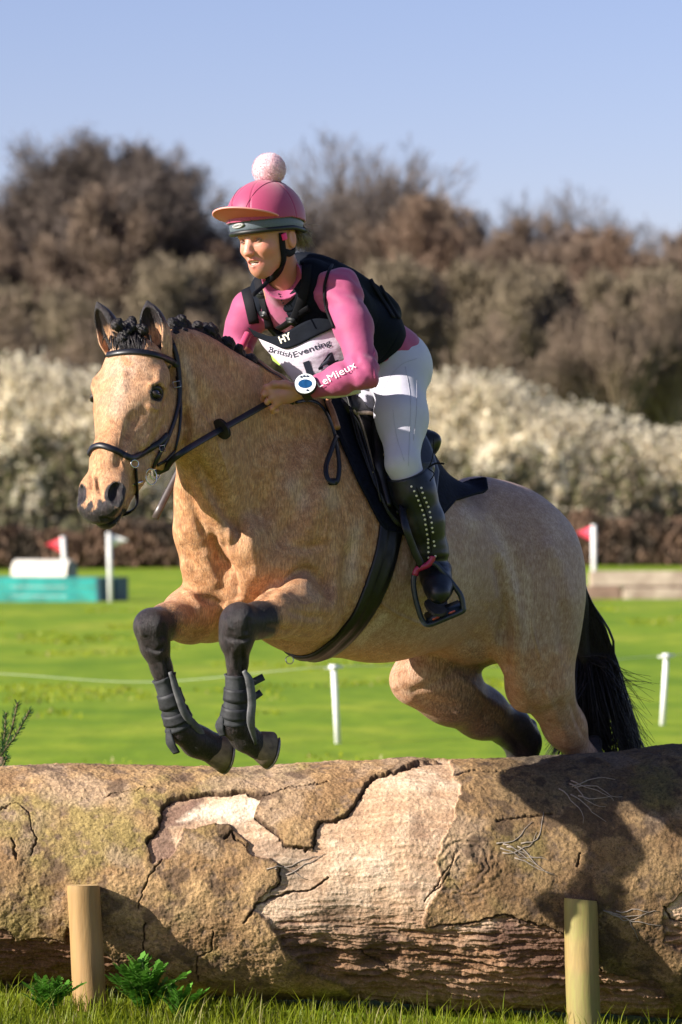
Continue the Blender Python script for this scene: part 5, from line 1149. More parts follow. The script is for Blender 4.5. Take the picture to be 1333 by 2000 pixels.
for s_ in (-1, 1):
    pts, nr_ = [], []
    for a in np.linspace(.22, math.pi - .5, 26):
        h = toward(HP(-.010, -.004, .036), HR[0] * math.cos(a) + HR[2] * math.sin(a) + HR[1] * s_ * .42 * (.25 + .75 * math.sin(a)) , .0004, bvh_hel, .4)
        if h: pts.append(h[0])
    m.tube(pts, .0011, 5)
m.build('seam_piping', simple('dark_pink_piping', (.20, .02, .06), .6, .2, 300, 0), helmet)
BD = Field(); BD.ell(HP(-.008, -.003, .020), (.129, .104, .098), HR, .02)
def cut_band(g, ax):
    X, Y, Z = np.meshgrid(*ax, indexing='ij'); P = np.stack([X, Y, Z], -1) - hC; u_ = P @ HR[2]; f_ = P @ HR[0]
    lo = .006 + .06 * f_ - .02 * np.clip(-f_ / .1, 0, 1); hi = .048 + .05 * f_; return np.maximum(np.maximum(g, np.maximum(lo - u_, u_ - hi)), -(g + .012)).astype(np.float32)
v, f = BD.mesh(.0026, post=cut_band, smooth=2); shell = mk('helmet_shell', v, f, mt_shell, person); bvh_sh = bvhof(v, f)
pts, nr_ = [], []
for a in np.linspace(0, 2 * math.pi, 60, endpoint=False):
    pts.append(HP(-.008, -.003, 0) + HR[0] * (.1255 * math.cos(a)) + HR[1] * (.1015 * math.sin(a)) + HR[2] * (.002 + .05 * .12 * math.cos(a) - (.02 * -math.cos(a) if math.cos(a) < 0 else 0)))
MB().tube(pts, .0075, 8, closed=True).build('rim_trim', mt_blkrub, shell)
# badge
mt_badge = simple('silver_badge', (.50, .52, .50), .3, .1, 200, 0, metal=.6)
b = next((h for h in [on(466, y_, .0015, bvh_sh) for y_ in (441, 439, 444)] if h), None)
if b is not None:
    c0, n0 = b; t0 = nrm(np.cross([0, 0, 1], n0)); t0 = t0 if t0[0] > 0 else -t0; t0 = nrm(t0 + np.array([0, 0, .10])); u0 = np.cross(n0, t0); u0 = u0 if u0[2] > 0 else -u0
    m = MB(); n_ = 28; m.add([c0 + t0 * .0245 * math.cos(a) + u0 * .0085 * math.sin(a) for a in np.linspace(0, 6.283, n_, endpoint=False)] + [c0 + n0 * .003 + t0 * .022 * math.cos(a) + u0 * .0068 * math.sin(a) for a in np.linspace(0, 6.283, n_, endpoint=False)], [[i, (i + 1) % n_, n_ + (i + 1) % n_, n_ + i] for i in range(n_)] + [list(range(n_, 2 * n_))])
    badge = m.build('badge', mt_badge, shell, False)
    badge_fr = (c0 + n0 * .0036, t0, u0, n0)
# peak
v = []; n_ = 34; rows = 9
for side_ in (0, 1):
    for i in range(n_ + 1):
        a = (i / n_ * 2 - 1) * 1.12
        for j in range(rows):
            t = j / (rows - 1); ext = .066 * max(0, math.cos(a * 1.36)) ** .62
            r0 = np.array([.124 * math.cos(a), .104 * math.sin(a)]); d2 = np.array([math.cos(a * .72), math.sin(a * .72)])
            p = r0 + d2 * ext * t; drop = .044 + .62 * (t * ext) - 1.1 * (p[1] ** 2) + (.006 if side_ == 0 else 0) * (1 - .6 * t)
            v.append(HP(p[0] - .008, p[1] - .003, drop + .004))
o = (n_ + 1) * rows; fs = []
for i in range(n_):
    for j in range(rows - 1):
        a = i * rows + j; fs += [[a, a + 1, a + rows + 1, a + rows], [o + a, o + a + rows, o + a + rows + 1, o + a + 1]]
    e = i * rows + rows - 1; fs.append([e, o + e, o + e + rows, e + rows])
npk = (rows - 1) * n_
pk = mk('peak', v, fs, [mt_cover, mt_orange], helmet)
mi = np.array([0 if k_ % (2 * (rows - 1) + 1) == 2 * (rows - 1) or (k_ % (2 * (rows - 1) + 1)) % 2 == 0 else 1 for k_ in range(len(fs))], np.int32); pk.data.polygons.foreach_set('material_index', mi)
MB().tube([np.array(v[i * rows + rows - 1]) * .5 + np.array(v[o + i * rows + rows - 1]) * .5 for i in range(n_ + 1)], .0032, 6).build('peak_piping', simple('coral_pink_piping', (.80, .30, .26), .6, .05, 300, 0), pk)
# pompom: a ball of fine fur
pc = Q(526, 331, -.23); pr = .0545; m = MB(); bm = bmesh.new(); bmesh.ops.create_icosphere(bm, subdivisions=4, radius=pr * .93)
pv = [np.array(v.co) * (1 + .03 * mnoise.noise(v.co * 60)) + pc for v in bm.verts]; pf = [[v.index for v in f.verts] for f in bm.faces]; bm.free(); m.add(pv, pf)
dd = rng.normal(size=(5200, 3)); dd /= np.linalg.norm(dd, axis=1)[:, None]
for d_ in dd:
    p = pc + d_ * pr * .88; tg = np.cross(d_, rng.normal(size=3)) * .0018; e_ = pc + d_ * pr * random.uniform(.95, 1.03) + tg * 2 + np.array([0, 0, -.001]); s_ = nrm(np.cross(d_, rng.normal(size=3))) * .0009
    m.add([p - s_, p + s_, e_], [[0, 1, 2]])
m.build('pompom', mt_pom, helmet)
# harness straps
def sk(px_, py_, off, Y=-.2):
    h = on(px_, py_, off, bvh_body); return h if h and abs(h[0][1] - Y) < .25 else None
bvh_body = bvhof(bv, bf)
m = MB()
def sstrap(m, pl, w_, th, n=5, off=.003, bvh=None, fallY=-.2):
    pts = catmull([np.array([*p, 0.0]) for p in pl], n); P_, N_ = [], []
    for p in pts:
        h = on(p[0], p[1], off, bvh or bvh_body)
        if h: P_.append(h[0]); N_.append(h[1])
    if len(P_) > 2: m.strap(P_, N_, w_, th)
    return P_
hs = MB()
sstrap(hs, [(549, 455), (550, 468), (552, 486), (553, 508), (545, 528), (532, 542), (515, 550), (500, 552)], .021, .005, off=.002)
sstrap(hs, [(555, 492), (566, 494), (578, 486)], .022, .005, off=.002)
sstrap(hs, [(452, 462), (453, 474), (459, 490), (467, 508)], .014, .004, off=.001)
c_ = catmull([F(.012, -.062, -.010), F(.022, -.064, -.05), F(.034, -.046, -.095), F(.052, -.02, -.132), F(.050, .012, -.136)], 6); hs.strap(c_, [nrm(p - F(0, 0, -.03)) for p in c_], .016, .004)
c_ = catmull([F(.045, .016, -.134), F(.048, .010, -.155), Q(494, 577, -.32)], 5); hs.strap(c_, [nrm([.2, -1, .1])] * len(c_), .013, .003)
hs.build('chin_harness', mt_web, person)
c_ = catmull([F(.020, .0800, -.012), F(.017, .0800, -.022), F(.015, .0790, -.032)], 4); MB().strap(c_, [nrm(p - F(0, 0, -.03)) for p in c_], .0195, .0045).build('harness_band', simple('hot_pink_band', (.85, .02, .22), .5, .1, 200, 0), person)

# ---- jersey
T0 = Q(570, 575, -.03); T1 = Q(768, 713, .20); tA = nrm(T1 - T0); tL = nrm(Lt - tA * Lt.dot(tA)); tN = np.cross(tA, tL); tN = tN if tN[2] > 0 else -tN   # tN: out of the back
def T(t, l, n): return T0 + (T1 - T0) * t + tL * l + tN * n
SH = Field()
SH.cone(T(.05, 0, .0), .100, T(.90, 0, .0), .116, .03, sq=(tL, 1.35))
ShL, ShR = Q(664, 566, -.17), Q(492, 606, .06)
SH.cone(ShL, .062, T(.1, .05, .01), .085, .05); SH.cone(ShR, .060, T(.1, -.05, .01), .085, .05)
elL, elR = Q(712, 728, -.345), Q(467, 668, .085)
SH.chain([(ShL, .062), (ShL * .55 + elL * .45 + [.008, 0, .0], .0565), (elL, .0455)], .03); SH.chain([(elL, .0455), (elL * .6 + wrL * .4, .047), (Q(612, 757, -.305), .034)], .02)
SH.chain([(ShR, .060), (ShR * .5 + elR * .5 + [-.006, 0, 0], .052), (elR, .045), (Q(474, 686, .04), .034)], .03)
SH.cone(F(-.030, 0, -.128), .0585, T(.02, 0, .0), .085, .02)                    # stand-up collar
SH.cone(F(-.02, 0, -.06), .072, F(-.036, 0, -.150), .066, .006, sub=True); SH.cone(F(-.022, 0, -.06), .0545, Q(566, 572, -.03) + HR[0] * .012, .0535, .004, sub=True); SH.ell(F(.035, 0, -.11), (.06, .07, .040), HR, .01, sub=True)
sv, sf = SH.mesh(.0036, smooth=1); sn = vnormals(sv, sf)
def along(p, a, b):
    d_ = b - a; t = ((p - a) @ d_) / (d_ @ d_); r_ = np.linalg.norm(p - a - np.clip(t, 0, 1)[:, None] * d_, axis=1); return t, r_
t, r_ = along(sv, ShL, elL); wr = sstep(.10, .06, r_)
disp = wr * (.0042 * np.sin(sv @ np.array([38., 20, 95]) + 5 * fbm(sv * 14, 3, 3)) * (sstep(.45, .05, t) + sstep(.8, 1.0, t) * .7))
t2, r2 = along(sv, elL, wrL); wr2 = sstep(.075, .05, r2); disp += wr2 * .0015 * np.sin(sv @ np.array([150., 10, 40]) + 6 * fbm(sv * 16, 3, 4)) * (sstep(.35, .0, t2) + .35)
disp += (fbm(sv * 18, 3, 8) - .5) * .004 + .004 * np.sin(sv @ np.array([70., 10, 60]) + 8 * fbm(sv * 9, 2, 6)) * sstep(640, 700, 1000 - (sv[:, 2] - 1.5) * 620) * (sv[:, 0] > .1)
sv = sv + sn * disp[:, None]
jersey = mk('jersey', sv, sf, mt_pinkf, person); bvh_s = bvhof(sv, sf)
# ---- breeches
BR = Field(); hipL, hipR = Q(779, 732, .10), Q(760, 745, .33)
BR.ell(Q(769, 722, .21), (.110, .145, .110), frame(tA, tL), .04); BR.cone(T(.80, 0, 0), .105, T(.95, 0, 0), .112, .03, sq=(tL, 1.3))
knL_, knR_ = Q(787, 905, -.10), Q(690, 905, .30)
BR.chain([(hipL, .092), (hipL * .5 + knL_ * .5 + [.004, 0, 0], .074), (knL_, .052)], .05); BR.chain([(hipR, .095), (Q(712, 800, .26), .082), (knR_, .055)], .05)
BR.cone(knL_, .052, Q(812, 965, -.085), .050, .02)
v, f = BR.mesh(.0042, smooth=2); n_ = vnormals(v, f); v = v + n_ * ((fbm(v * 15, 3, 21) - .5) * .004 + .0022 * np.sin(v @ np.array([90., 20, 60]) + 6 * fbm(v * 8, 3, 22)) * sstep(.12, .02, np.linalg.norm(v - Q(745, 800, .05), axis=1)))[:, None]
breeches = mk('breeches', v, f, mt_breech, person); bvh_b = bvhof(v, f)
m = MB(); mt_stitch = simple('grey_seam', (.42, .41, .47), .8, .1, 300, 0)
for pl in ([(815, 700), (785, 712), (760, 740), (742, 780)], [(792, 716), (802, 780), (800, 850), (798, 910)], [(814, 740), (814, 800), (808, 860)], [(768, 800), (775, 850), (790, 900)]):
    P_ = []
    for p in catmull([np.array([*p, 0.]) for p in pl], 8):
        h = on(p[0], p[1], .0006, bvh_b)
        if h: P_.append(h[0])
    if len(P_) > 2: m.tube(P_, .0006, 4)
m.build('seam', mt_stitch, breeches)
# ---- body protector
VS = Field()
VS.cone(T(.12, 0, .004), .124, T(.66, 0, .008), .134, .03, sq=(tL, 1.28)); VS.cone(T(-.02, .095, .02), .076, T(.25, .10, .01), .092, .05); VS.cone(T(-.02, -.095, .02), .072, T(.25, -.10, .01), .092, .05); VS.cone(T(.0, .080, -.01), .078, T(.35, .075, -.03), .092, .03); VS.cone(T(.0, -.080, -.01), .078, T(.35, -.075, -.03), .092, .03)
VS.ell(T(.22, 0, .112), (.15, .125, .050), np.array([tA, tL, tN]), .03); VS.ell(T(.50, 0, .130), (.17, .120, .042), np.array([tA, tL, tN]), .03)
VS.cone(ShL + tL * .045 + tA * .012, .070, ShL + tL * .18 + tA * .03, .11, .010, sub=True); VS.cone(ShR - tL * .040, .068, ShR - tL * .18, .11, .010, sub=True)
VS.cone(F(-.020, 0, -.06), .070, T(.03, 0, -.005), .072, .012, sub=True); VS.cone(T(-.02, -.01, -.07), .062, T(.30, -.01, -.15), .034, .010, sub=True)
def vest_cut(g, ax):
    X, Y, Z = np.meshgrid(*ax, indexing='ij'); P = np.stack([X, Y, Z], -1) - T0; t = P @ tA / np.linalg.norm(T1 - T0); n_ = P @ tN
    return np.maximum(g, (t - (.80 + .9 * n_)) * .42).astype(np.float32)
vv_, vf_ = VS.mesh(.0042, smooth=1, post=vest_cut); n_ = vnormals(vv_, vf_); tt = (vv_ - T0) @ tA; ll = (vv_ - T0) @ tL
pan = np.abs(((tt / .085 + .3) % 1) - .5) * 2; vv_ = vv_ - n_ * (sstep(.90, 1.0, pan) * .0035 * sstep(.04, -.02, (vv_ - T0) @ tN) + (fbm(vv_ * 14, 3, 41) - .5) * -.008)[:, None]
vest = mk('body_protector', vv_, vf_, mt_vest, person); bvh_v = bvhof(vv_, vf_)
m = MB(); allb = [bvh_v, bvh_s]
def hitv(px_, py_, off):
    hs_ = [on(px_, py_, off, b) for b in allb]; hs_ = [h for h in hs_ if h]; return min(hs_, key=lambda h: h[0][1]) if hs_ else None
def vstrap(m, pl, w_, th, off=.004, n=5):
    P_, N_ = [], []
    for p in catmull([np.array([*p, 0.]) for p in pl], n):
        h = hitv(p[0], p[1], off)
        if h: P_.append(h[0]); N_.append(h[1])
    if len(P_) > 2:
        m = MB()
        P2 = [P_[0]] + [(P_[i - 1] + P_[i] * 2 + P_[i + 1]) / 4 for i in range(1, len(P_) - 1)] + [P_[-1]]; N2 = [nrm(sum(N_[max(0, i - 2):i + 3])) for i in range(len(N_))]; m.strap(P2, N2, w_, th).build('webbing', mt_web, vest)
vstrap(m, [(505, 545), (512, 575), (520, 605), (528, 640)], .030, .004); vstrap(m, [(600, 520), (597, 560), (585, 600), (572, 632)], .030, .004); vstrap(m, [(478, 552), (488, 590), (497, 630)], .034, .004)
vstrap(m, [(545, 640), (560, 632), (585, 612), (605, 600)], .022, .003); vstrap(m, [(648, 520), (636, 560), (640, 600), (655, 640)], .010, .005)
vstrap(m, [(640, 486), (690, 500), (730, 560), (768, 622)], .016, .003); vstrap(m, [(700, 490), (742, 560), (778, 625)], .012, .004)
for (x, y) in ((521, 612), (573, 622), (515, 575)):
    h = hitv(x, y, .012)
    if h:
        m = MB(); c0, n0 = h; u0 = nrm(np.array([.15, 0, 1]) - n0 * (np.array([.15, 0, 1]) @ n0)); s0 = np.cross(u0, n0); m.box(c0, (.036, .026, .008), np.array([s0, u0, n0]), .003); m.box(c0 + n0 * .006, (.022, .008, .006), np.array([s0, u0, n0]), .002); m.build('strap_buckle', mt_blkrub, vest)
m = MB()
for i in range(9):
    t = i / 8; h = on(545 + 22 * t, 575 + 42 * t, .002, bvh_s)
    if h: m.box(h[0], (.004, .004, .006), None, .001)
m.build('zip', mt_web, jersey)
# ---- number bib: a folded tabard hanging from the chest
def sheet(name, rows_, mat, parent, th=.0022, nu=18, nv=10, wav=.003):
    """rows_: list of polylines (px,py,Y) top to bottom"""
    R_ = [catmull([np.array(Q(*p)) for p in r], 12) for r in rows_]; R2 = []
    for r in R_: idx = np.linspace(0, len(r) - 1, nu); R2.append([r[int(i)] * (1 - i % 1) + r[min(int(i) + 1, len(r) - 1)] * (i % 1) for i in idx])
    g = []
    for j in np.linspace(0, len(R2) - 1, nv): a, b = int(j), min(int(j) + 1, len(R2) - 1); g.append([R2[a][i] * (1 - j % 1) + R2[b][i] * (j % 1) for i in range(nu)])
    g = np.array(g); g = g + np.array([0, 1, 0]) * (wav * np.sin(g[..., 0] * 90 + g[..., 2] * 40))[..., None]
    v = list(g.reshape(-1, 3)) + list((g + np.array([0, th, 0])).reshape(-1, 3)); o = nu * nv; fs = []
    for j in range(nv - 1):
        for i in range(nu - 1): a = j * nu + i; fs += [[a, a + nu, a + nu + 1, a + 1], [o + a, o + a + 1, o + a + nu + 1, o + a + nu]]
    for i in range(nu - 1): fs += [[i, i + 1, o + i + 1, o + i], [(nv - 1) * nu + i + 1, (nv - 1) * nu + i, o + (nv - 1) * nu + i, o + (nv - 1) * nu + i + 1]]
    for j in range(nv - 1): fs += [[j * nu, o + j * nu, o + (j + 1) * nu, (j + 1) * nu], [j * nu + nu - 1, (j + 1) * nu + nu - 1, o + (j + 1) * nu + nu - 1, o + j * nu + nu - 1]]
    ob = mk(name, v, fs, mat, parent); return ob, bvhof(np.array(v), np.array(fs))
bib, bvh_bib = sheet('bib', [[(500, 652, -.130), (530, 664, -.175), (558, 677, -.205), (600, 664, -.235), (662, 636, -.235)], [(514, 676, -.135), (541, 692, -.185), (570, 700, -.215), (612, 696, -.240), (682, 668, -.225)], [(530, 694, -.14), (556, 712, -.19), (588, 717, -.215), (628, 726, -.225), (698, 712, -.205)], [(548, 712, -.14), (572, 745, -.18), (600, 772, -.18), (650, 778, -.18), (706, 768, -.17)]], mt_bib, person, nu=30, nv=16, wav=.0008)
band, bvh_band = sheet('bib_top_band', [[(484, 639, -.118), (512, 652, -.160), (537, 657, -.190), (562, 647, -.212), (590, 631, -.228), (617, 622, -.238), (650, 624, -.245)], [(497, 657, -.134), (528, 670, -.180), (556, 681, -.211), (585, 673, -.232), (617, 657, -.244), (652, 641, -.250), (660, 640, -.250)]], mt_vest, bib, nu=30, nv=8, wav=.001)
sheet('bib_lime_edge', [[(528, 690, -.130), (556, 712, -.175), (575, 728, -.185)], [(533, 704, -.125), (556, 722, -.17), (572, 736, -.18)]], mt_lime, bib, nu=10, nv=4)
# ---- text set on a surface
def text_on(s, x0, y0, x1, y1, hpx, bvh, mat, name, parent, off=.0012, bold=0.0, shear=0.0, th=.0006, direct=False):
    cu = bpy.data.curves.new('lettering', 'FONT'); cu.body = s; cu.size = 1; cu.offset = bold; cu.shear = shear; cu.resolution_u = 3; to = bpy.data.objects.new('lettering', cu); COL.objects.link(to); bpy.context.view_layer.update()
    me = to.evaluated_get(bpy.context.evaluated_depsgraph_get()).to_mesh(); co = np.array([v.co[:2] for v in me.vertices]); fc = [list(p.vertices) for p in me.polygons]; to.to_mesh_clear(); bpy.data.objects.remove(to)
    w_ = co[:, 0].max(); d_ = np.array([x1 - x0, y1 - y0], float); Lp = np.linalg.norm(d_); d_ /= Lp; up_ = np.array([d_[1], -d_[0]]); hh_ = .73
    grid = []          # the surface under the words, smoothed to a low-order sheet
    for u_ in np.linspace(-.02, 1.02, 16):
        for w2 in np.linspace(-.3, 1.3, 6):
            p = np.array([x0, y0]) + d_ * u_ * Lp + up_ * w2 * hpx; h = on(p[0], p[1], 0, bvh)
            if h: grid.append((u_, w2, h[0][1]))
    g_ = np.array(grid); bas = lambda u_, w2: np.stack([u_ ** 0, u_, u_ * u_, u_ ** 3, w2, w2 * w2, u_ * w2], -1); cf = np.linalg.lstsq(bas(g_[:, 0], g_[:, 1]), g_[:, 2], rcond=None)[0]
    res = g_[:, 2] - bas(g_[:, 0], g_[:, 1]) @ cf; out = []; extra = min(.003, float(np.percentile(-res, 96)))
    for c_ in co:
        u_, w2 = c_[0] / w_, c_[1] / hh_; p = np.array([x0, y0]) + d_ * (u_ * Lp) + up_ * (w2 * hpx); out.append(Q(p[0], p[1], float(bas(np.array(u_), np.array(w2)) @ cf) - off - max(extra, 0)))
    if direct:
        out = []
        for c_ in co:
            p = np.array([x0, y0]) + d_ * (c_[0] / w_ * Lp) + up_ * (c_[1] / hh_ * hpx); h = on(p[0], p[1], off, bvh); out.append(h[0] if h else None)
    ok = [i for i in range(len(out)) if out[i] is not None]; mp = {i: k_ for k_, i in enumerate(ok)}; fs = [[mp[i] for i in q] for q in fc if all(i in mp for i in q)]
    if not fs: print('text missed', s); return
    return mk(name, [out[i] for i in ok], fs, mat, parent, False)
mt_ink = simple('dark_ink', (.012, .016, .035), .6, .1, 200, 0); mt_wink = simple('white_print', (.82, .76, .80), .5, .05, 200, 0); mt_cink = simple('cream_print', (.70, .64, .50), .5, .05, 200, 0)
text_on('British', 524, 686, 570, 699, 11, bvh_bib, mt_ink, 'lettering', bib, bold=.012, off=.0016, direct=True); text_on('Eventing', 574, 699, 648, 673, 12, bvh_bib, mt_ink, 'lettering', bib, bold=.014, off=.0016, direct=True)
text_on('14', 590, 744, 666, 718, 34, bvh_bib, mt_ink, 'number', bib, bold=.035, off=.0016); text_on('HY', 548, 671, 571, 661, 14, bvh_band, mt_cink, 'emblem', band, bold=.03)
text_on('LeMieux', 622, 758, 697, 717, 15, bvh_s, mt_wink, 'lettering', jersey, off=.002, bold=-.004)
# badge lettering
if b is not None:
    c0, t0, u0, n0 = badge_fr; cu = bpy.data.curves.new('badge_text', 'FONT'); cu.body = 'CHAMPION'; cu.size = 1; to = bpy.data.objects.new('badge_text', cu); COL.objects.link(to); bpy.context.view_layer.update()
    me = to.evaluated_get(bpy.context.evaluated_depsgraph_get()).to_mesh(); co = np.array([v.co[:2] for v in me.vertices]); fc = [list(p.vertices) for p in me.polygons]; to.to_mesh_clear(); bpy.data.objects.remove(to)
    w_ = co[:, 0].max(); mk('lettering', [c0 + t0 * ((c_[0] / w_ - .5) * .036) + u0 * ((c_[1] / .73 - .5) * .0070) for c_ in co], fc, mt_ink, badge, False)
# ---- watch and ring
wc = Q(597, 750, -.352); wn = nrm([-.12, -.95, .35]); wt = nrm(np.cross([0, 0, 1], wn)); wt = wt if wt[0] > 0 else -wt; wu = np.cross(wn, wt); wu = wu if wu[2] > 0 else -wu
def disc(m, c_, n0, a0, a1, r0, r1, z0, z1, k_=32, e=1.0):
    v = []
    for r_, z in ((r0, z0), (r0, z1), (r1, z1 + .0)):
        v += [c_ + a0 * r_ * math.cos(t) + a1 * r_ * e * math.sin(t) + n0 * z for t in np.linspace(0, 6.2832, k_, endpoint=False)]
    fs = [[i, (i + 1) % k_, k_ + (i + 1) % k_, k_ + i] for i in range(k_)] + [[k_ + i, k_ + (i + 1) % k_, 2 * k_ + (i + 1) % k_, 2 * k_ + i] for i in range(k_)] + [list(range(2 * k_, 3 * k_))]
    m.add(v, fs)
watch = thing('wrist_watch', wc, 'large round white stopwatch with blue display on a black strap at the left wrist', 'watch')
m = MB(); disc(m, wc, wn, wt, wu, .034, .033, -.014, .001); m.build('case', mt_blkrub, watch, auto=40)
m = MB(); disc(m, wc, wn, wt, wu, .0325, .029, -.002, .0045); m.build('bezel', simple('white_bezel', (.75, .77, .80), .25, .05, 200, 0), watch, auto=40)
m = MB(); disc(m, wc - wu * .001, wn, wt, wu, .0215, .0205, .003, .0052, e=.68); m.build('display', simple('blue_display', (.01, .07, .20), .12, .2, 100, 0), watch, auto=40)
for (a, b_) in ((-.013, .0215), (-.004, .024), (.006, .0235), (.008, -.0225)):
    m = MB(); disc(m, wc + wt * a + wu * b_, wn, wt, wu, .0042, .0035, .003, .0065, 12, .7); m.build('button', simple('navy_button', (.01, .02, .06), .3, .1, 100, 0) if 'navy_button' not in bpy.data.materials else bpy.data.materials['navy_button'], watch)
ax_ = nrm(wrL - elL); s0 = nrm(np.cross(ax_, [0, 1, 0])); s1 = np.cross(ax_, s0); wcn = Q(599, 757, -.302)
pts = [wcn + (s0 * math.cos(t) * .037 + s1 * math.sin(t) * .034) for t in np.linspace(0, 6.2832, 30, endpoint=False)]; m = MB(); m.strap(pts, [nrm(p - wcn) for p in pts], .026, .004, closed=True); m.build('strap', mt_blkrub, watch)
mt_gold = simple('gold', (.85, .58, .20), .22, .1, 100, 0, metal=1)
rc = Q(527, 781, -.300); ra_ = nrm(Q(522, 785, -.296) - Q(533, 777, -.305)); r0_ = nrm(np.cross(ra_, [0, 0, 1])); r1_ = np.cross(ra_, r0_)
o = MB().tube([rc + (r0_ * math.cos(t) + r1_ * math.sin(t)) * .0105 for t in np.linspace(0, 6.2832, 20, endpoint=False)], .0016, 6, closed=True).build('ring', mt_gold); tag(o, 'gold ring on a finger of the hand holding the rein', 'ring')
# ---- boots
BO = Field(); ank = Q(846, 1108, -.03); toe = Q(858, 1166, -.16)
BO.chain([(Q(794, 925, -.095), .064), (Q(808, 960, -.085), .068), (Q(828, 1020, -.065), .065), (Q(841, 1075, -.045), .055), (ank, .047)], .02)
BO.cone(Q(825, 912, -.06), .040, Q(812, 950, -.07), .05, .02)
BO.chain([(ank, .042), (Q(852, 1128, -.07), .045), (Q(857, 1147, -.13), .043), (Q(858, 1158, -.165), .036)], .02, sq=None); BO.cone(Q(862, 1120, .03), .036, ank, .04, .03)
BO.cone(Q(770, 820, -.115), .075, Q(789, 908, -.105), .053, .004, sub=True)
def boot_cut(g, ax):
    X, Y, Z = np.meshgrid(*ax, indexing='ij'); P = np.stack([X, Y, Z], -1); n_ = nrm([-.30, -.25, .92]); return np.maximum(g, (P - Q(806, 921, -.09)) @ n_).astype(np.float32)
v, f = BO.mesh(.0034, smooth=1, post=boot_cut); n_ = vnormals(v, f); v = v + n_ * ((fbm(v * 14, 3, 61) - .5) * .005 - .004 * np.sin(v[:, 2] * 130 + 4 * fbm(v * 9, 2, 62)) * sstep(.06, .0, np.abs(v[:, 2] - ank[2] - .01)))[:, None]
boot = mk('boot', v, f, mt_leather, person); bvh_bo = bvhof(v, f)
mt_stud = simple('pale_metal_stud', (.72, .66, .54), .3, .1, 100, 0, metal=.25)
LC = [(355,390),(385,440),(410,490),(430,540),(452,595),(472,645),(490,700),(502,748),(508,803),(518,855),(525,908),(537,962),(535,1000),(540,1052),(540,1102),(542,1160)]; RC = [(462,405),(475,457),(497,512),(517,562),(537,610),(553,668),(562,725),(573,782),(578,838),(587,885),(597,985),(605,1033),(615,1145)]
for (x, y) in LC + RC:
    h = on(740 + x / 5.5545, 880 + y / 5.5545, .0008, bvh_bo)
    if h:
        c0, n0 = h; a0 = nrm(np.cross(n0, [0, 0, 1])); a1 = np.cross(n0, a0); m = MB(); disc(m, c0, n0, a0, a1, .0036, .0024, -.001, .0020, 10); m.build('stud', mt_stud, boot)
m = MB(); cs = [on(740 + x / 5.5545, 880 + y / 5.5545, .0005, bvh_bo) for x, y in [(410, 400), (440, 480), (480, 590), (520, 700), (540, 800), (555, 900), (565, 1000), (575, 1100)]]; cs = [c_[0] for c_ in cs if c_]
if len(cs) > 2: m.tube(catmull(cs, 4), .0016, 5)
m.tube(catmull([Q(838, 912, -.135), Q(852, 905, -.15), Q(868, 906, -.16)], 4), .0028, 6); m.tube(catmull([Q(838, 914, -.135), Q(846, 890, -.14), Q(847, 856, -.13)], 5), .0018, 5); m.tube(catmull([Q(836, 915, -.135), Q(848, 925, -.14), Q(840, 940, -.14)], 5), .0018, 5)
m.build('lace', mt_web, boot)
# sole
ft = nrm(Q(858, 1166, -.19) - Q(864, 1130, .03)); fu = nrm(np.array([.25, -.45, .85]) - ft * (np.array([.25, -.45, .85]) @ ft)); fs_ = np.cross(ft, fu); cen = Q(860, 1160, -.085) - fu * .030
m = MB(); prof = []; 
for a in np.linspace(0, 6.2832, 40, endpoint=False):
    x = math.cos(a) * .128; w_ = .042 if x > 0 else .034; prof.append((x, math.sin(a) * w_ * (1 - .15 * abs(math.cos(a)))))
v = [cen + ft * p[0] + fs_ * p[1] for p in prof] + [cen + ft * p[0] * 1.0 + fs_ * p[1] - fu * .009 for p in prof]; k_ = 40
m.add(v, [[i, (i + 1) % k_, k_ + (i + 1) % k_, k_ + i] for i in range(k_)] + [list(range(k_)), list(range(k_, 2 * k_))[::-1]]); m.build('sole', simple('worn_sole', (.035, .030, .028), .7, .4, 60, .4, .002), boot, auto=40)
# right boot on the far side of the horse
BR2 = Field(); BR2.chain([(knR_ + [0, .01, -.02], .058), (Q(742, 1015, .46), .056), (Q(765, 1110, .50), .043)], .03); BR2.chain([(Q(765, 1110, .50), .042), (Q(755, 1150, .42), .038), (Q(745, 1160, .36), .030)], .03)
v, f = BR2.mesh(.006, smooth=2); mk('boot', v, f, mt_leather, person)
# ================================================================ TACK
mt_tack = simple('black_bridle_leather', (.008, .008, .014), .42, .3, 60, .15, .001, .4, coat=.05)
mt_sadl = simple('black_saddle_leather', (.007, .0065, .009), .44, .4, 45, .25, .0015, .4, coat=.05)
mt_edge = simple('worn_edge_piping', (.36, .27, .18), .35, .25, 60, .1, .001); mt_tan = simple('tan_panel', (.36, .17, .09), .5, .2, 40, .15, .001)
mt_pad, nt, bs = material('navy_saddle_cloth'); ck = N(nt, 'TexVoronoi'); ck.inputs['Scale'].default_value = 70; nt.links.new(N(nt, 'TexCoord').outputs['Object'], ck.inputs['Vector'])
nt.links.new(ramp(nt, ck.outputs['Distance'], [(.0, (.006, .008, .020)), (1, (.002, .003, .008))]), bs.inputs['Base Color']); bs.inputs['Roughness'].default_value = .8; bs.inputs['Specular IOR Level'].default_value = .15; bump(nt, bs, ck.outputs['Distance'], .4, .002)
mt_steel = simple('polished_steel', (.62, .60, .56), .18, .1, 100, 0, metal=1)
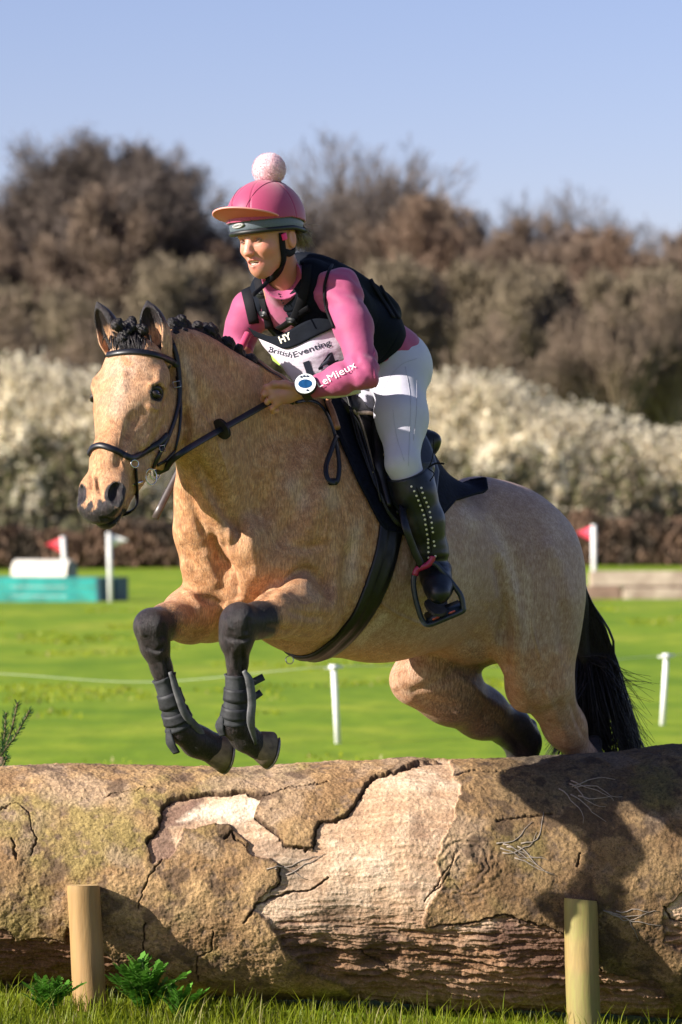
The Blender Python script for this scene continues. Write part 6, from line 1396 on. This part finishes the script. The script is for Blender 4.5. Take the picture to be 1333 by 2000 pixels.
def hring(plane_pts, cen, a_from, a_to, n, off, bvh=None):
    """points of a ring round the body, in the plane of three points, seen from cen"""
    p0, p1, p2 = plane_pts; nn_ = nrm(np.cross(p1 - p0, p2 - p0)); c0 = cen - nn_ * ((cen - p0) @ nn_); e0 = nrm(p0 - c0 - nn_ * ((p0 - c0) @ nn_)); e1 = np.cross(nn_, e0)
    if (p2 - c0) @ e1 < 0: e1 = -e1
    P_, N_ = [], []
    for a in np.linspace(a_from, a_to, n, endpoint=(abs(a_to - a_from - 2 * math.pi) > .01)):
        h = toward(c0, e0 * math.cos(a) + e1 * math.sin(a), off, bvh, .9)
        if h: P_.append(h[0]); N_.append(h[1])
    return P_, N_
def smoothp(P_, N_, it=2, closed=False):
    P_ = [np.array(p) for p in P_]; N_ = [np.array(p) for p in N_]; n = len(P_)
    for _ in range(it):
        P_ = [P_[i] if (not closed and i in (0, n - 1)) else (P_[i - 1] + 2 * P_[i] + P_[(i + 1) % n]) / 4 for i in range(n)]
        N_ = [nrm(N_[i - 1 if closed else max(i - 1, 0)] + 2 * N_[i] + N_[(i + 1) % n if closed else min(i + 1, n - 1)]) for i in range(n)]
    return P_, N_
def hs(px_, py_, off=.0, bvh=None): h = on(px_, py_, off, bvh); return h[0] if h else Q(px_, py_, -.5)
def hstrap(m, pl, w_, th=.004, off=.002, n=6, it=2, bvh=None):
    P_, N_ = [], []
    for p in catmull([np.array([*p, 0.]) for p in pl], n):
        h = on(p[0], p[1], off, bvh)
        if h and (not P_ or np.linalg.norm(h[0] - P_[-1]) < .07): P_.append(h[0]); N_.append(h[1])
    P_, N_ = smoothp(P_, N_, it)
    if len(P_) > 2: m.strap(P_, N_, w_, th)
    return P_
bridle = thing('bridle', Q(300, 700, -.5), 'black leather bridle with reins on the head of the horse', 'bridle')
# browband
m = MB(); hstrap(m, [(213, 694), (232, 690), (262, 688), (295, 692), (325, 701), (350, 716)], .0195, .006, .003); m.build('browband', mt_tack, bridle)
m = MB(); P_, N_ = hring([hs(214, 694), hs(280, 690), hs(350, 718)], H(.10, 0, -.02), 0, 6.2832, 10, .002); 
# cheekpiece, throat lash, headpiece
m = MB(); hstrap(m, [(338, 672), (346, 700), (351, 740), (350, 775), (341, 815), (326, 855), (311, 884), (298, 912)], .0150, .005, .004); m.build('cheekpiece', mt_tack, bridle)
m = MB(); hstrap(m, [(347, 735), (352, 790), (349, 840), (340, 880)], .0105, .004, .003); hstrap(m, [(340, 880), (325, 897), (306, 908)], .0105, .004, .003); m.build('throat_lash', mt_tack, bridle)
m = MB(); c_ = catmull([hs(338, 672, .004), Q(325, 655, -.48), Q(285, 645, -.47), Q(240, 655, -.47), Q(222, 690, -.50)], 6); m.strap(c_, [nrm([0, -.3, 1])] * len(c_), .022, .005); m.build('headpiece', mt_tack, bridle)
# noseband
nb = [(176, 890), (183, 876), (198, 871), (220, 878), (240, 888), (256, 895), (272, 888), (290, 877), (310, 866), (325, 850)]
m = MB(); P_ = hstrap(m, nb, .0190, .007, .003)
back = catmull([P_[0], H(.72, -.05, -.03), H(.66, -.045, -.09), H(.60, 0, -.12), H(.55, .04, -.12), P_[-1]], 6); m.strap(back, [nrm(p - H(.6, 0, -.04)) for p in back], .016, .004); m.build('noseband', mt_tack, bridle)
m = MB(); c_ = catmull([hs(262, 914, .004), hs(263, 940, .005), hs(264, 965, .005), Q(264, 990, -.70), H(.93, .02, -.085), H(.90, -.03, -.075), H(.86, -.068, -.01)], 5); m.strap(c_, [nrm(p - H(.88, 0, -.02)) for p in c_], .0185, .005); m.build('chin_strap', mt_tack, bridle)
def ring(m, c_, n0, r_, th, k_=22, e=1.0, up_=(0, 0, 1)):
    a0 = nrm(np.cross(n0, up_)); a1 = nrm(np.cross(n0, a0)); m.tube([c_ + a0 * r_ * math.cos(t) + a1 * r_ * e * math.sin(t) for t in np.linspace(0, 6.2832, k_, endpoint=False)], th, 6, closed=True)
for (x, y, r_, e) in ((257, 906, .0130, .85), (288, 930, .0190, 1.25), (303, 925, .0170, 1.1)):
    m = MB(); p = hs(x, y, .012); ring(m, p, nrm([.55, -.8, .1]), r_, .0022, e=e); m.build('bit_ring', mt_steel, bridle)
m = MB(); m.tube(catmull([hs(276, 940, .004), H(.83, .03, -.03), H(.83, -.03, -.03), H(.82, -.07, -.02)], 4), .005, 6); m.build('bit', mt_steel, bridle)
for (x, y) in ((346, 752), (312, 876)):
    m = MB(); p = on(x, y, .011)
    if p: c0, n0 = p; u0 = nrm(np.array([-.2, 0, 1.]) - n0 * n0[2]); s0 = np.cross(u0, n0); q_ = [c0 + s0 * a * .011 + u0 * b_ * .009 for a, b_ in ((-1, -1), (1, -1), (1, 1), (-1, 1))]; m.tube(q_, .0016, 5, closed=True); m.build('buckle', mt_steel, bridle)
# left rein with its stopper
b0 = hs(303, 925, .014); hand = Q(526, 786, -.275)
rein = catmull([b0, Q(350, 888, -.60), Q(395, 860, -.52), Q(434, 838, -.44), Q(480, 812, -.36), hand, Q(545, 780, -.262), Q(575, 785, -.262)], 7)
def pushout(P_, off, bvh=None):
    out = []
    for p in P_:
        h = (bvh or bvh_h).find_nearest(V(p), .25)
        if h[0] is not None:
            n_ = np.array(h[1]); d_ = (p - np.array(h[0])) @ n_
            if d_ < off: p = p + n_ * (off - d_)
        out.append(p)
    return out
rein = pushout(rein, .010); rein, _ = smoothp(rein, [np.array([0, -1, .3])] * len(rein), 2); rein = pushout(rein, .007)
m = MB(); m.strap(rein, [nrm([.25, -.95, .25])] * len(rein), .0195, .005); m.build('rein', mt_tack, bridle)
m = MB(); c0 = rein[int(len(rein) * .43)]; c0 = min(rein, key=lambda p: abs(666.5 + p[0] * FPX * CAM_D / (CAM_D + p[1]) - 434)); dR = nrm(rein[30] - rein[10]); a0 = nrm(np.cross(dR, [0, 1, 0])); a1 = np.cross(dR, a0)
disc(m, c0 - dR * .004, dR, a0, a1, .034, .031, 0, .009, 24, .75); disc(m, c0 + dR * .004, -dR, a0, a1, .034, .031, 0, .009, 24, .75); m.build('rein_stopper', simple('black_rubber_stop', (.015, .013, .015), .45, .2, 100, .1), bridle, auto=40)
# right rein: from the far bit ring up to the right hand, laced part over the crest to the left hand
m = MB(); c_ = catmull([H(.82, -.085, -.02), Q(330, 860, -.38), Q(400, 800, -.18), Q(462, 715, -.02), Q(485, 700, -.06), Q(507, 708, -.16), Q(530, 725, -.22), Q(556, 740, -.27), Q(570, 758, -.30)], 6); m.strap(c_, [nrm([.0, -.5, 1])] * len(c_), .0175, .005)
rr2 = m.build('rein', mt_tack, bridle); m = MB(); seg = c_[-22:]
for i in range(len(seg) - 1):
    for k_ in range(3):
        p = seg[i] * (1 - k_ / 3) + seg[i + 1] * (k_ / 3); d_ = nrm(seg[i + 1] - seg[i]); s0 = nrm(np.cross(d_, [0, -.5, 1])); m.tube([p - s0 * .010, p + np.array([0, -.006, .006]) + d_ * .003, p + s0 * .010], .0017, 4)
m.build('rein_lacing', mt_tan, rr2)
# spare rein loop hanging over the shoulder
lp = [(572, 788), (600, 786), (622, 798), (640, 830), (652, 875), (657, 920), (650, 945), (638, 945), (634, 925), (640, 890), (647, 860)]
P_, N_ = [], []
for i, p in enumerate(catmull([np.array([*p, 0.]) for p in lp], 6)):
    h = on(p[0], p[1], .010 + .0003 * i, bvh_h)
    if h: P_.append(h[0]); N_.append(h[1])
P_, N_ = smoothp(P_, N_, 3); m = MB(); m.strap(P_, N_, .0155, .004); m.build('rein_end', mt_tack, bridle)
h = on(645, 945, .018); m = MB(); m.box(h[0], (.030, .012, .022), None, .003); m.build('rein_keeper', mt_tack, bridle)

# ---- whip
a, b_ = Q(486, 650, -.005), Q(303, 1013, -.17); dW = nrm(b_ - a); L = np.linalg.norm(b_ - a)
whip = thing('riding_whip', a, 'short dark riding whip with a pink handle held beside the neck of the horse', 'whip')
MB().tube([a, a + dW * .003, a + dW * L * .12, a + dW * L * .13], [.008, .0125, .0115, .009], 12).build('handle', fabric('pink_grip', (.50, .05, .14), .5, 300, .1, .6), whip)
MB().tube([a + dW * L * .13, a + dW * L * .55], [.0075, .0085], 10).build('shaft', mt_tack, whip)
m = MB(); c_ = [a + dW * L * t for t in np.linspace(.55, 1, 8)]; m.strap(c_, [nrm([-.2, -.9, .2])] * 8, [.016, .020, .021, .021, .021, .022, .022, .022], .006); m.build('flapper', simple('dark_brown_leather', (.055, .038, .036), .4, .2, 40, .1), whip)

# ---- saddle cloth and saddle
Ax0, Ax1 = Q(600, 1020, .02), Q(960, 1090, .62); axd = nrm(Ax0 - Ax1); up0 = nrm(BF[2] - axd * (BF[2] @ axd)); lf0 = nrm(np.cross(up0, axd)); lf0 = lf0 if lf0 @ Lt > 0 else -lf0
def st(px_, py_):
    h = on(px_, py_); p = h[0] - Ax0; s = -(p @ axd); q_ = p + axd * s; return s, math.degrees(math.atan2(q_ @ lf0, q_ @ up0))
def body_pt(s, ang, off): a = R(ang); return toward(Ax0 - axd * s, up0 * math.cos(a) + lf0 * math.sin(a), off, None, .8)
def wrap(name, srange, amax, mat, parent, off=.012, th=.012, ns=30, na=26, flare=0.0, sides=(1, -1), amin=0.0, edge=.006):
    """a cloth wrapped over the back: for every s along the body from amin(s) to amax(s) degrees down each side"""
    g = []
    for s in np.linspace(*srange, ns):
        row = []; lo_, hi_ = (amin(s) if callable(amin) else amin), amax(s)
        angs = np.linspace(-hi_, hi_, 2 * na) if len(sides) == 2 else np.linspace(lo_, hi_, na)
        for a in angs:
            h = body_pt(s, a, off); 
            if h is None: h = (Ax0 - axd * s + (up0 * math.cos(R(a)) + lf0 * math.sin(R(a))) * .3, up0)
            row.append((h[0] + h[1] * flare * max(0, (s - srange[0]) / (srange[1] - srange[0]) - .72) ** 1.2 * max(0, abs(a) / max(hi_, 1) - .3), h[1]))
        g.append(row)
    P_ = np.array([[c_[0] for c_ in r] for r in g]); Nn = np.array([[c_[1] for c_ in r] for r in g])
    for _ in range(3):
        for A_ in (P_, Nn): A_[1:-1, 1:-1] = (A_[1:-1, 1:-1] * 2 + A_[:-2, 1:-1] + A_[2:, 1:-1] + A_[1:-1, :-2] + A_[1:-1, 2:]) / 6
    Nn /= np.linalg.norm(Nn, axis=-1)[..., None]; a_, b_ = P_.shape[:2]; o = a_ * b_; ii_ = np.arange(o).reshape(a_, b_)
    v = list((P_ + Nn * th).reshape(-1, 3)) + list(P_.reshape(-1, 3)); fs = []
    for i in range(a_ - 1):
        for j in range(b_ - 1): q_ = [ii_[i, j], ii_[i + 1, j], ii_[i + 1, j + 1], ii_[i, j + 1]]; fs += [list(map(int, q_)), [int(x + o) for x in q_[::-1]]]
    bd = [ii_[i, 0] for i in range(a_)] + [ii_[-1, j] for j in range(1, b_)] + [ii_[i, -1] for i in range(a_ - 2, -1, -1)] + [ii_[0, j] for j in range(b_ - 2, 0, -1)]
    for i in range(len(bd)): x, y = int(bd[i]), int(bd[(i + 1) % len(bd)]); fs.append([y, x, x + o, y + o])
    ob = mk(name, v, fs, mat, parent); bp = [(v[int(i)] + v[int(i) + o]) / 2 for i in bd]
    if edge: MB().tube(bp, edge, 6, closed=True).build('binding', mat, ob)
    return ob, bvhof(np.array(v), np.array([q_ if len(q_) == 4 else q_ for q_ in fs]))

def lim(pl):
    q_ = sorted(st(x, y) for x, y in pl); return [a for a, _ in q_], [b for _, b in q_]
fs_, fa_ = lim([(655, 850), (690, 930), (730, 1005), (748, 1035)]); rs_, ra2 = lim([(865, 1000), (885, 978), (930, 985)])
SX = [-.045] + fs_ + [.18, .28] + rs_ + [.66]; AX = [10] + fa_ + [93, 86] + ra2 + [30]
cloth = thing('saddle_cloth', Q(760, 880, .2), 'dark navy quilted saddle cloth under the saddle with its rear corner flared out', 'saddle cloth')
wrap('cloth', (-.04, .655), lambda s: float(np.interp(s, SX, AX)), mt_pad, cloth, .006, .010, 44, 22, flare=.45)
saddle = thing('saddle', Q(760, 860, .2), 'black leather jumping saddle with worn piping on the back of the horse', 'saddle')
ffs, ffa = lim([(672, 810), (692, 880), (716, 945), (745, 1005), (768, 1032)])
FX = ffs + [ffs[-1] + .07, ffs[-1] + .15, ffs[-1] + .24]; FA = ffa + [ffa[-1] + 1, ffa[-1] - 14, ffa[-1] - 52]
flapo, bvh_f = wrap('flap', (FX[0], FX[-1]), lambda s: float(np.interp(s, FX, FA)), mt_sadl, saddle, .024, .010, 40, 22, edge=.003)
Sd = Field(); pm = Q(668, 800, .09); sm = Q(752, 872, .26); ct = Q(812, 872, .40)
Sd.cone(pm, .050, sm, .055, .04, sq=(lf0, 1.7)); Sd.cone(sm, .055, ct, .052, .05, sq=(lf0, 1.8)); Sd.ell(ct + up0 * .025 - axd * .0, (.040, .10, .030), np.array([axd, lf0, up0]), .03); Sd.ell(pm + up0 * .02, (.045, .07, .03), np.array([axd, lf0, up0]), .03)
Sd.ell(sm + up0 * .065, (.13, .10, .045), np.array([axd, lf0, up0]), .03, sub=True)
v, f = Sd.mesh(.006, smooth=3); mk('seat', v, f, mt_sadl, saddle); bvh_seat = bvhof(v, f)
m = MB()
for pl in ([(668, 795), (690, 812), (706, 850), (722, 900), (738, 950), (748, 985)],):
    P_, N_ = [], []
    for p in catmull([np.array([*q_, 0.]) for q_ in pl], 6):
        h = on(p[0], p[1], .004, bvh_f)
        if h: P_.append(h[0]); N_.append(h[1])
    P_, N_ = smoothp(P_, N_, 3); m.tube(P_, .0042, 7)
m.build('flap_piping', mt_sadl, flapo)
# knee block and upper flap with worn piping
kb = Field(); k0, k1 = on(722, 830, .012, bvh_f), on(757, 985, .010, bvh_f)
k00 = on(735, 815, .012, bvh_f) or k0
if k0 and k1:
    kb.chain([((k00 or k0)[0], .030), (k0[0] * .45 + k1[0] * .55, .027), (k1[0], .014)], .03, sq=(nrm(k0[1]), .75)); v, f = kb.mesh(.004, smooth=2); mk('knee_block', v, f, mt_sadl, saddle); bvh_k = bvhof(v, f)
def pip(pl, r_, mat, name, off=.002, bv=None):
    P_, N_ = [], []
    for p in catmull([np.array([*q_, 0.]) for q_ in pl], 6):
        hh = [on(p[0], p[1], off, b_) for b_ in (bvh_f, bvh_k, bvh_seat)]; hh = [h for h in hh if h]
        if hh: h = min(hh, key=lambda h: h[0][1]); P_.append(h[0]); N_.append(h[1])
    if len(P_) > 3: P_, N_ = smoothp(P_, N_, 4); MB().strap(P_, N_, r_ * 2, r_ * 1.1).build(name, mat, saddle)
pip([(690, 800), (700, 815), (712, 850), (722, 890), (730, 925)], .0042, mt_edge, 'piping'); pip([(696, 806), (718, 806), (740, 818), (754, 842), (757, 870), (751, 892)], .0062, mt_edge, 'piping'); pip([(751, 892), (764, 925), (772, 965), (776, 1005)], .0040, mt_sadl, 'piping')
# tan gullet panel
P_ = catmull([Q(640, 782, -.02), Q(650, 805, -.09), Q(660, 836, -.14)], 6); P_ = pushout(P_, .020); MB().tube(P_, .0095, 8).build('gullet_panel', mt_tan, saddle)
# girth
g0, g1, g2 = hs(764, 1010), hs(716, 1180), hs(610, 1283)
cg = Q(640, 1060, .10); P_, N_ = hring([g0, g1, g2], cg, 0, math.radians(285), 80, .006)
P_, N_ = smoothp(P_, N_, 4); wd = [.090 - .012 * math.sin(i / len(P_) * 6) for i in range(len(P_))]
m = MB(); b_ = []
v = []; nw = 12
for i, p in enumerate(P_):
    t = nrm(P_[min(i + 1, len(P_) - 1)] - P_[max(i - 1, 0)]); n_ = nrm(N_[i] - t * (N_[i] @ t)); sd = np.cross(t, n_)
    for j in range(nw):
        a = (j / (nw - 1) * 2 - 1); q = p + sd * a * wd[i] / 2; h = bvh_h.find_nearest(V(q), .12); q2 = np.array(h[0]) if h[0] is not None else q; hn2 = np.array(h[1]) if h[0] is not None else n_
        if hn2 @ n_ < 0: hn2 = n_
        v.append((q2, nrm(hn2 + n_), a))
gv1 = [q + n_ * (.010 + .004 * (1 - a ** 4) + .0025 * (abs(abs(a) - .5) < .12)) for q, n_, a in v]; gv0 = [q - n_ * .002 for q, n_, a in v]; o = len(v); fs = []
for i in range(len(P_) - 1):
    for j in range(nw - 1): a = i * nw + j; fs += [[a, a + 1, a + nw + 1, a + nw], [o + a, o + a + nw, o + a + nw + 1, o + a + 1]]
    fs += [[i * nw, (i + 1) * nw, o + (i + 1) * nw, o + i * nw], [i * nw + nw - 1, o + i * nw + nw - 1, o + (i + 1) * nw + nw - 1, (i + 1) * nw + nw - 1]]
gi = gv1 + gv0; girth = mk('girth', gi, fs, mt_sadl, saddle)
m = MB(); ring(m, Q(566, 1289, -.10), nrm([.3, -1, .2]), .0125, .0018); m.build('girth_ring', mt_steel, saddle)
# stirrup leather and iron
m = MB(); c_ = catmull([on(778, 960, .010, bvh_f)[0] if on(778, 960, .010, bvh_f) else Q(778, 960, -.12), Q(790, 1020, -.185), Q(808, 1072, -.165), Q(824, 1106, -.14)], 6); m.strap(c_, [nrm([.3, -.9, .1])] * len(c_), .024, .005); m.build('stirrup_leather', mt_tack, saddle)
mt_comp = simple('black_composite', (.014, .020, .030), .35, .2, 90, .1, .001, .5)
sy = -.125; fr_pts = [(830, 1106), (849, 1100), (866, 1118), (884, 1140), (900, 1163), (905, 1186), (902, 1194), (870, 1208), (838, 1220), (826, 1212), (817, 1188), (810, 1158), (808, 1130), (815, 1114)]
P_ = catmull([Q(x, y, sy) for x, y in fr_pts], 5, closed=True)
iron = thing('stirrup_iron', Q(856, 1160, sy), 'black stirrup iron with a raspberry red top round the left boot', 'stirrup')
MB().strap(P_, [np.array([0, -1.0, 0])] * len(P_), .017, .018, closed=True).build('frame', mt_comp, iron)
tc0, tc1 = Q(836, 1212, sy), Q(901, 1187, sy); td = nrm(tc1 - tc0); tup = nrm(np.cross(td, [0, 1, 0])); tup = tup if tup[2] > 0 else -tup; tyy = nrm(np.array([0, 1, 0]) + tup * .45); RMt = np.array([td, tyy, np.cross(td, tyy)])
MB().box((tc0 + tc1) / 2 + tyy * .02 - RMt[2] * 0, (np.linalg.norm(tc1 - tc0) + .01, .062, .012), RMt, .004).build('tread', mt_comp, iron)
mt_insert = simple('coral_insert', (.55, .10, .07), .5, .3, 120, .1)
for t in (.16, .64):
    c0 = tc0 * (1 - t) + tc1 * t + td * .008 + np.array([0, -.0145, 0]) - tup * .002; m = MB(); m.box(c0, (.024, .005, .007), RMt, .002); m.build('tread_insert', mt_insert, iron)
m = MB(); c_ = [Q(x, y, sy - .012) for x, y in [(811, 1124), (814, 1113), (824, 1108), (836, 1103), (844, 1093), (845, 1086)]]; m.strap(catmull(c_, 3), [np.array([0, -1.0, 0])] * 16, .019, .010); red = m.build('top_bar', simple('raspberry_plastic', (.30, .008, .055), .3, .1, 100, 0), iron)
text_on('Zovox', 818, 1113, 838, 1104, 4, bvhof(np.array([v.co for v in red.data.vertices]), np.array([list(p.vertices) for p in red.data.polygons if len(p.vertices) == 4])), mt_wink, 'lettering', red) if False else None
m = MB(); disc(m, Q(905, 1182, sy - .010), np.array([0.4, -.9, 0]), np.array([.9, .4, 0]), np.array([0, 0, 1.0]), .006, .005, -.002, .003, 14); m.build('side_plug', simple('red_plug', (.45, .01, .04), .4, .1, 100, 0), iron)

# ---- tendon boots on the forelegs
mt_nb = simple('dusty_black_neoprene', (.045, .047, .052), .75, .35, 35, .3, .002, .25, col2=(.018, .019, .022)); mt_nb2 = simple('black_rubber_strap', (.030, .031, .036), .6, .3, 50, .2, .0015, .3); mt_guard = simple('scuffed_grey_guard', (.11, .11, .115), .6, .4, 28, .3, .002, .4, col2=(.035, .036, .04))
def legboot(axis, guard, cap, label, extra=None, strapt=(.30, .62)):
    a = [Q(*p) for p in axis]; ctr = catmull(a, 6); n_ = len(ctr); r = thing('tendon_boot', ctr[0], label, 'horse boot', 'tendon boots on the forelegs'); k_ = 26; rows = []
    for i in range(n_):
        t = nrm(ctr[min(i + 1, n_ - 1)] - ctr[max(i - 1, 0)]); e0 = nrm(np.cross(t, [0, 1, 0])); e1 = np.cross(t, e0); row = []
        for j in range(k_):
            an = 2 * math.pi * j / k_; d_ = e0 * math.cos(an) + e1 * math.sin(an); h = toward(ctr[i], d_, 0, None, .07); q = np.linalg.norm(h[0] - ctr[i]) if h else .03
            row.append(min(q, .040))
        rows.append(row)
    Rr = np.array(rows); 
    for _ in range(3): Rr = (np.roll(Rr, 1, 1) + np.roll(Rr, -1, 1) + 2 * Rr) / 4; Rr[1:-1] = (Rr[:-2] + Rr[2:] + 2 * Rr[1:-1]) / 4
    def shell(i0, i1, o0, o1, name, mat, par, taper=0):
        v, fs = [], []
        for (off, sgn) in ((o1, 1), (o0, 0)):
            for i in range(i0, i1 + 1):
                t = nrm(ctr[min(i + 1, n_ - 1)] - ctr[max(i - 1, 0)]); e0 = nrm(np.cross(t, [0, 1, 0])); e1 = np.cross(t, e0)
                for j in range(k_): an = 2 * math.pi * j / k_; v.append(ctr[i] + (e0 * math.cos(an) + e1 * math.sin(an)) * (Rr[i, j] + off + (.004 if (i in (i0, i1) and taper) else 0)))
        L = i1 - i0 + 1; o = L * k_
        for i in range(L - 1):
            for j in range(k_): a_ = i * k_ + j; b2 = i * k_ + (j + 1) % k_; fs += [[a_, b2, b2 + k_, a_ + k_], [o + a_, o + a_ + k_, o + b2 + k_, o + b2]]
        for j in range(k_): b2 = (j + 1) % k_; fs += [[j, o + j, o + b2, b2], [(L - 1) * k_ + j, (L - 1) * k_ + b2, o + (L - 1) * k_ + b2, o + (L - 1) * k_ + j]]
        return mk(name, v, fs, mat, par)
    shell(0, n_ - 1, -.002, .006, 'shell', mt_nb, r, 1)
    for t0 in strapt: i0 = int(t0 * (n_ - 1)); shell(i0, min(i0 + max(3, int(.23 * n_)), n_ - 1), .003, .0105, 'strap', mt_nb2, r)
    g_ = catmull([Q(*p) for p in guard[0]], 6); wds = np.interp(np.linspace(0, 1, len(g_)), np.linspace(0, 1, len(guard[1])), guard[1]); MB().strap(g_, [nrm([.35, -.9, .1])] * len(g_), list(wds), .007).build('tendon_guard', mt_guard, r)
    c_ = catmull([Q(*p) for p in cap[0]], 6); wds = np.interp(np.linspace(0, 1, len(c_)), np.linspace(0, 1, len(cap[1])), cap[1]); MB().strap(c_, [nrm([-.6, -.7, -.1])] * len(c_), list(wds), .006).build('fetlock_cap', mt_nb, r)
    for e_ in (extra or []):
        c_ = [Q(*p) for p in e_[0]]; MB().strap(c_, [nrm(e_[2])] * len(c_), e_[1], .004).build('strap_end', mt_nb2, r)
    return r
legboot([(316, 1325, -0.406), (330, 1360, -0.397), (343, 1395, -0.378), (352, 1418, -0.366)], ([(332, 1312, -0.429), (345, 1350, -0.420), (362, 1395, -0.408), (388, 1425, -0.372), (404, 1446, -0.346)], [.012, .022, .024, .024, .010]), ([(330, 1425, -0.392), (334, 1450, -0.391), (346, 1470, -0.380)], [.020, .036, .028]), 'dusty black tendon boot on the right foreleg, farther left of the two')
legboot([(464, 1318, -0.503), (463, 1350, -0.497), (461, 1385, -0.486), (460, 1408, -0.474)], ([(476, 1310, -0.532), (487, 1330, -0.529), (492, 1370, -0.524), (490, 1410, -0.519), (499, 1452, -0.474)], [.012, .026, .026, .026, .010]), ([(436, 1398, -0.497), (430, 1418, -0.495), (436, 1436, -0.487)], [.018, .034, .024]), 'dusty black tendon boot on the left foreleg with loose strap ends', [([(490, 1335, -0.515), (503, 1328, -0.499), (515, 1322, -0.493)], .022, [.3, -1, .1]), ([(492, 1365, -0.513), (502, 1358, -0.503), (510, 1352, -0.497)], .020, [.3, -1, .1])])
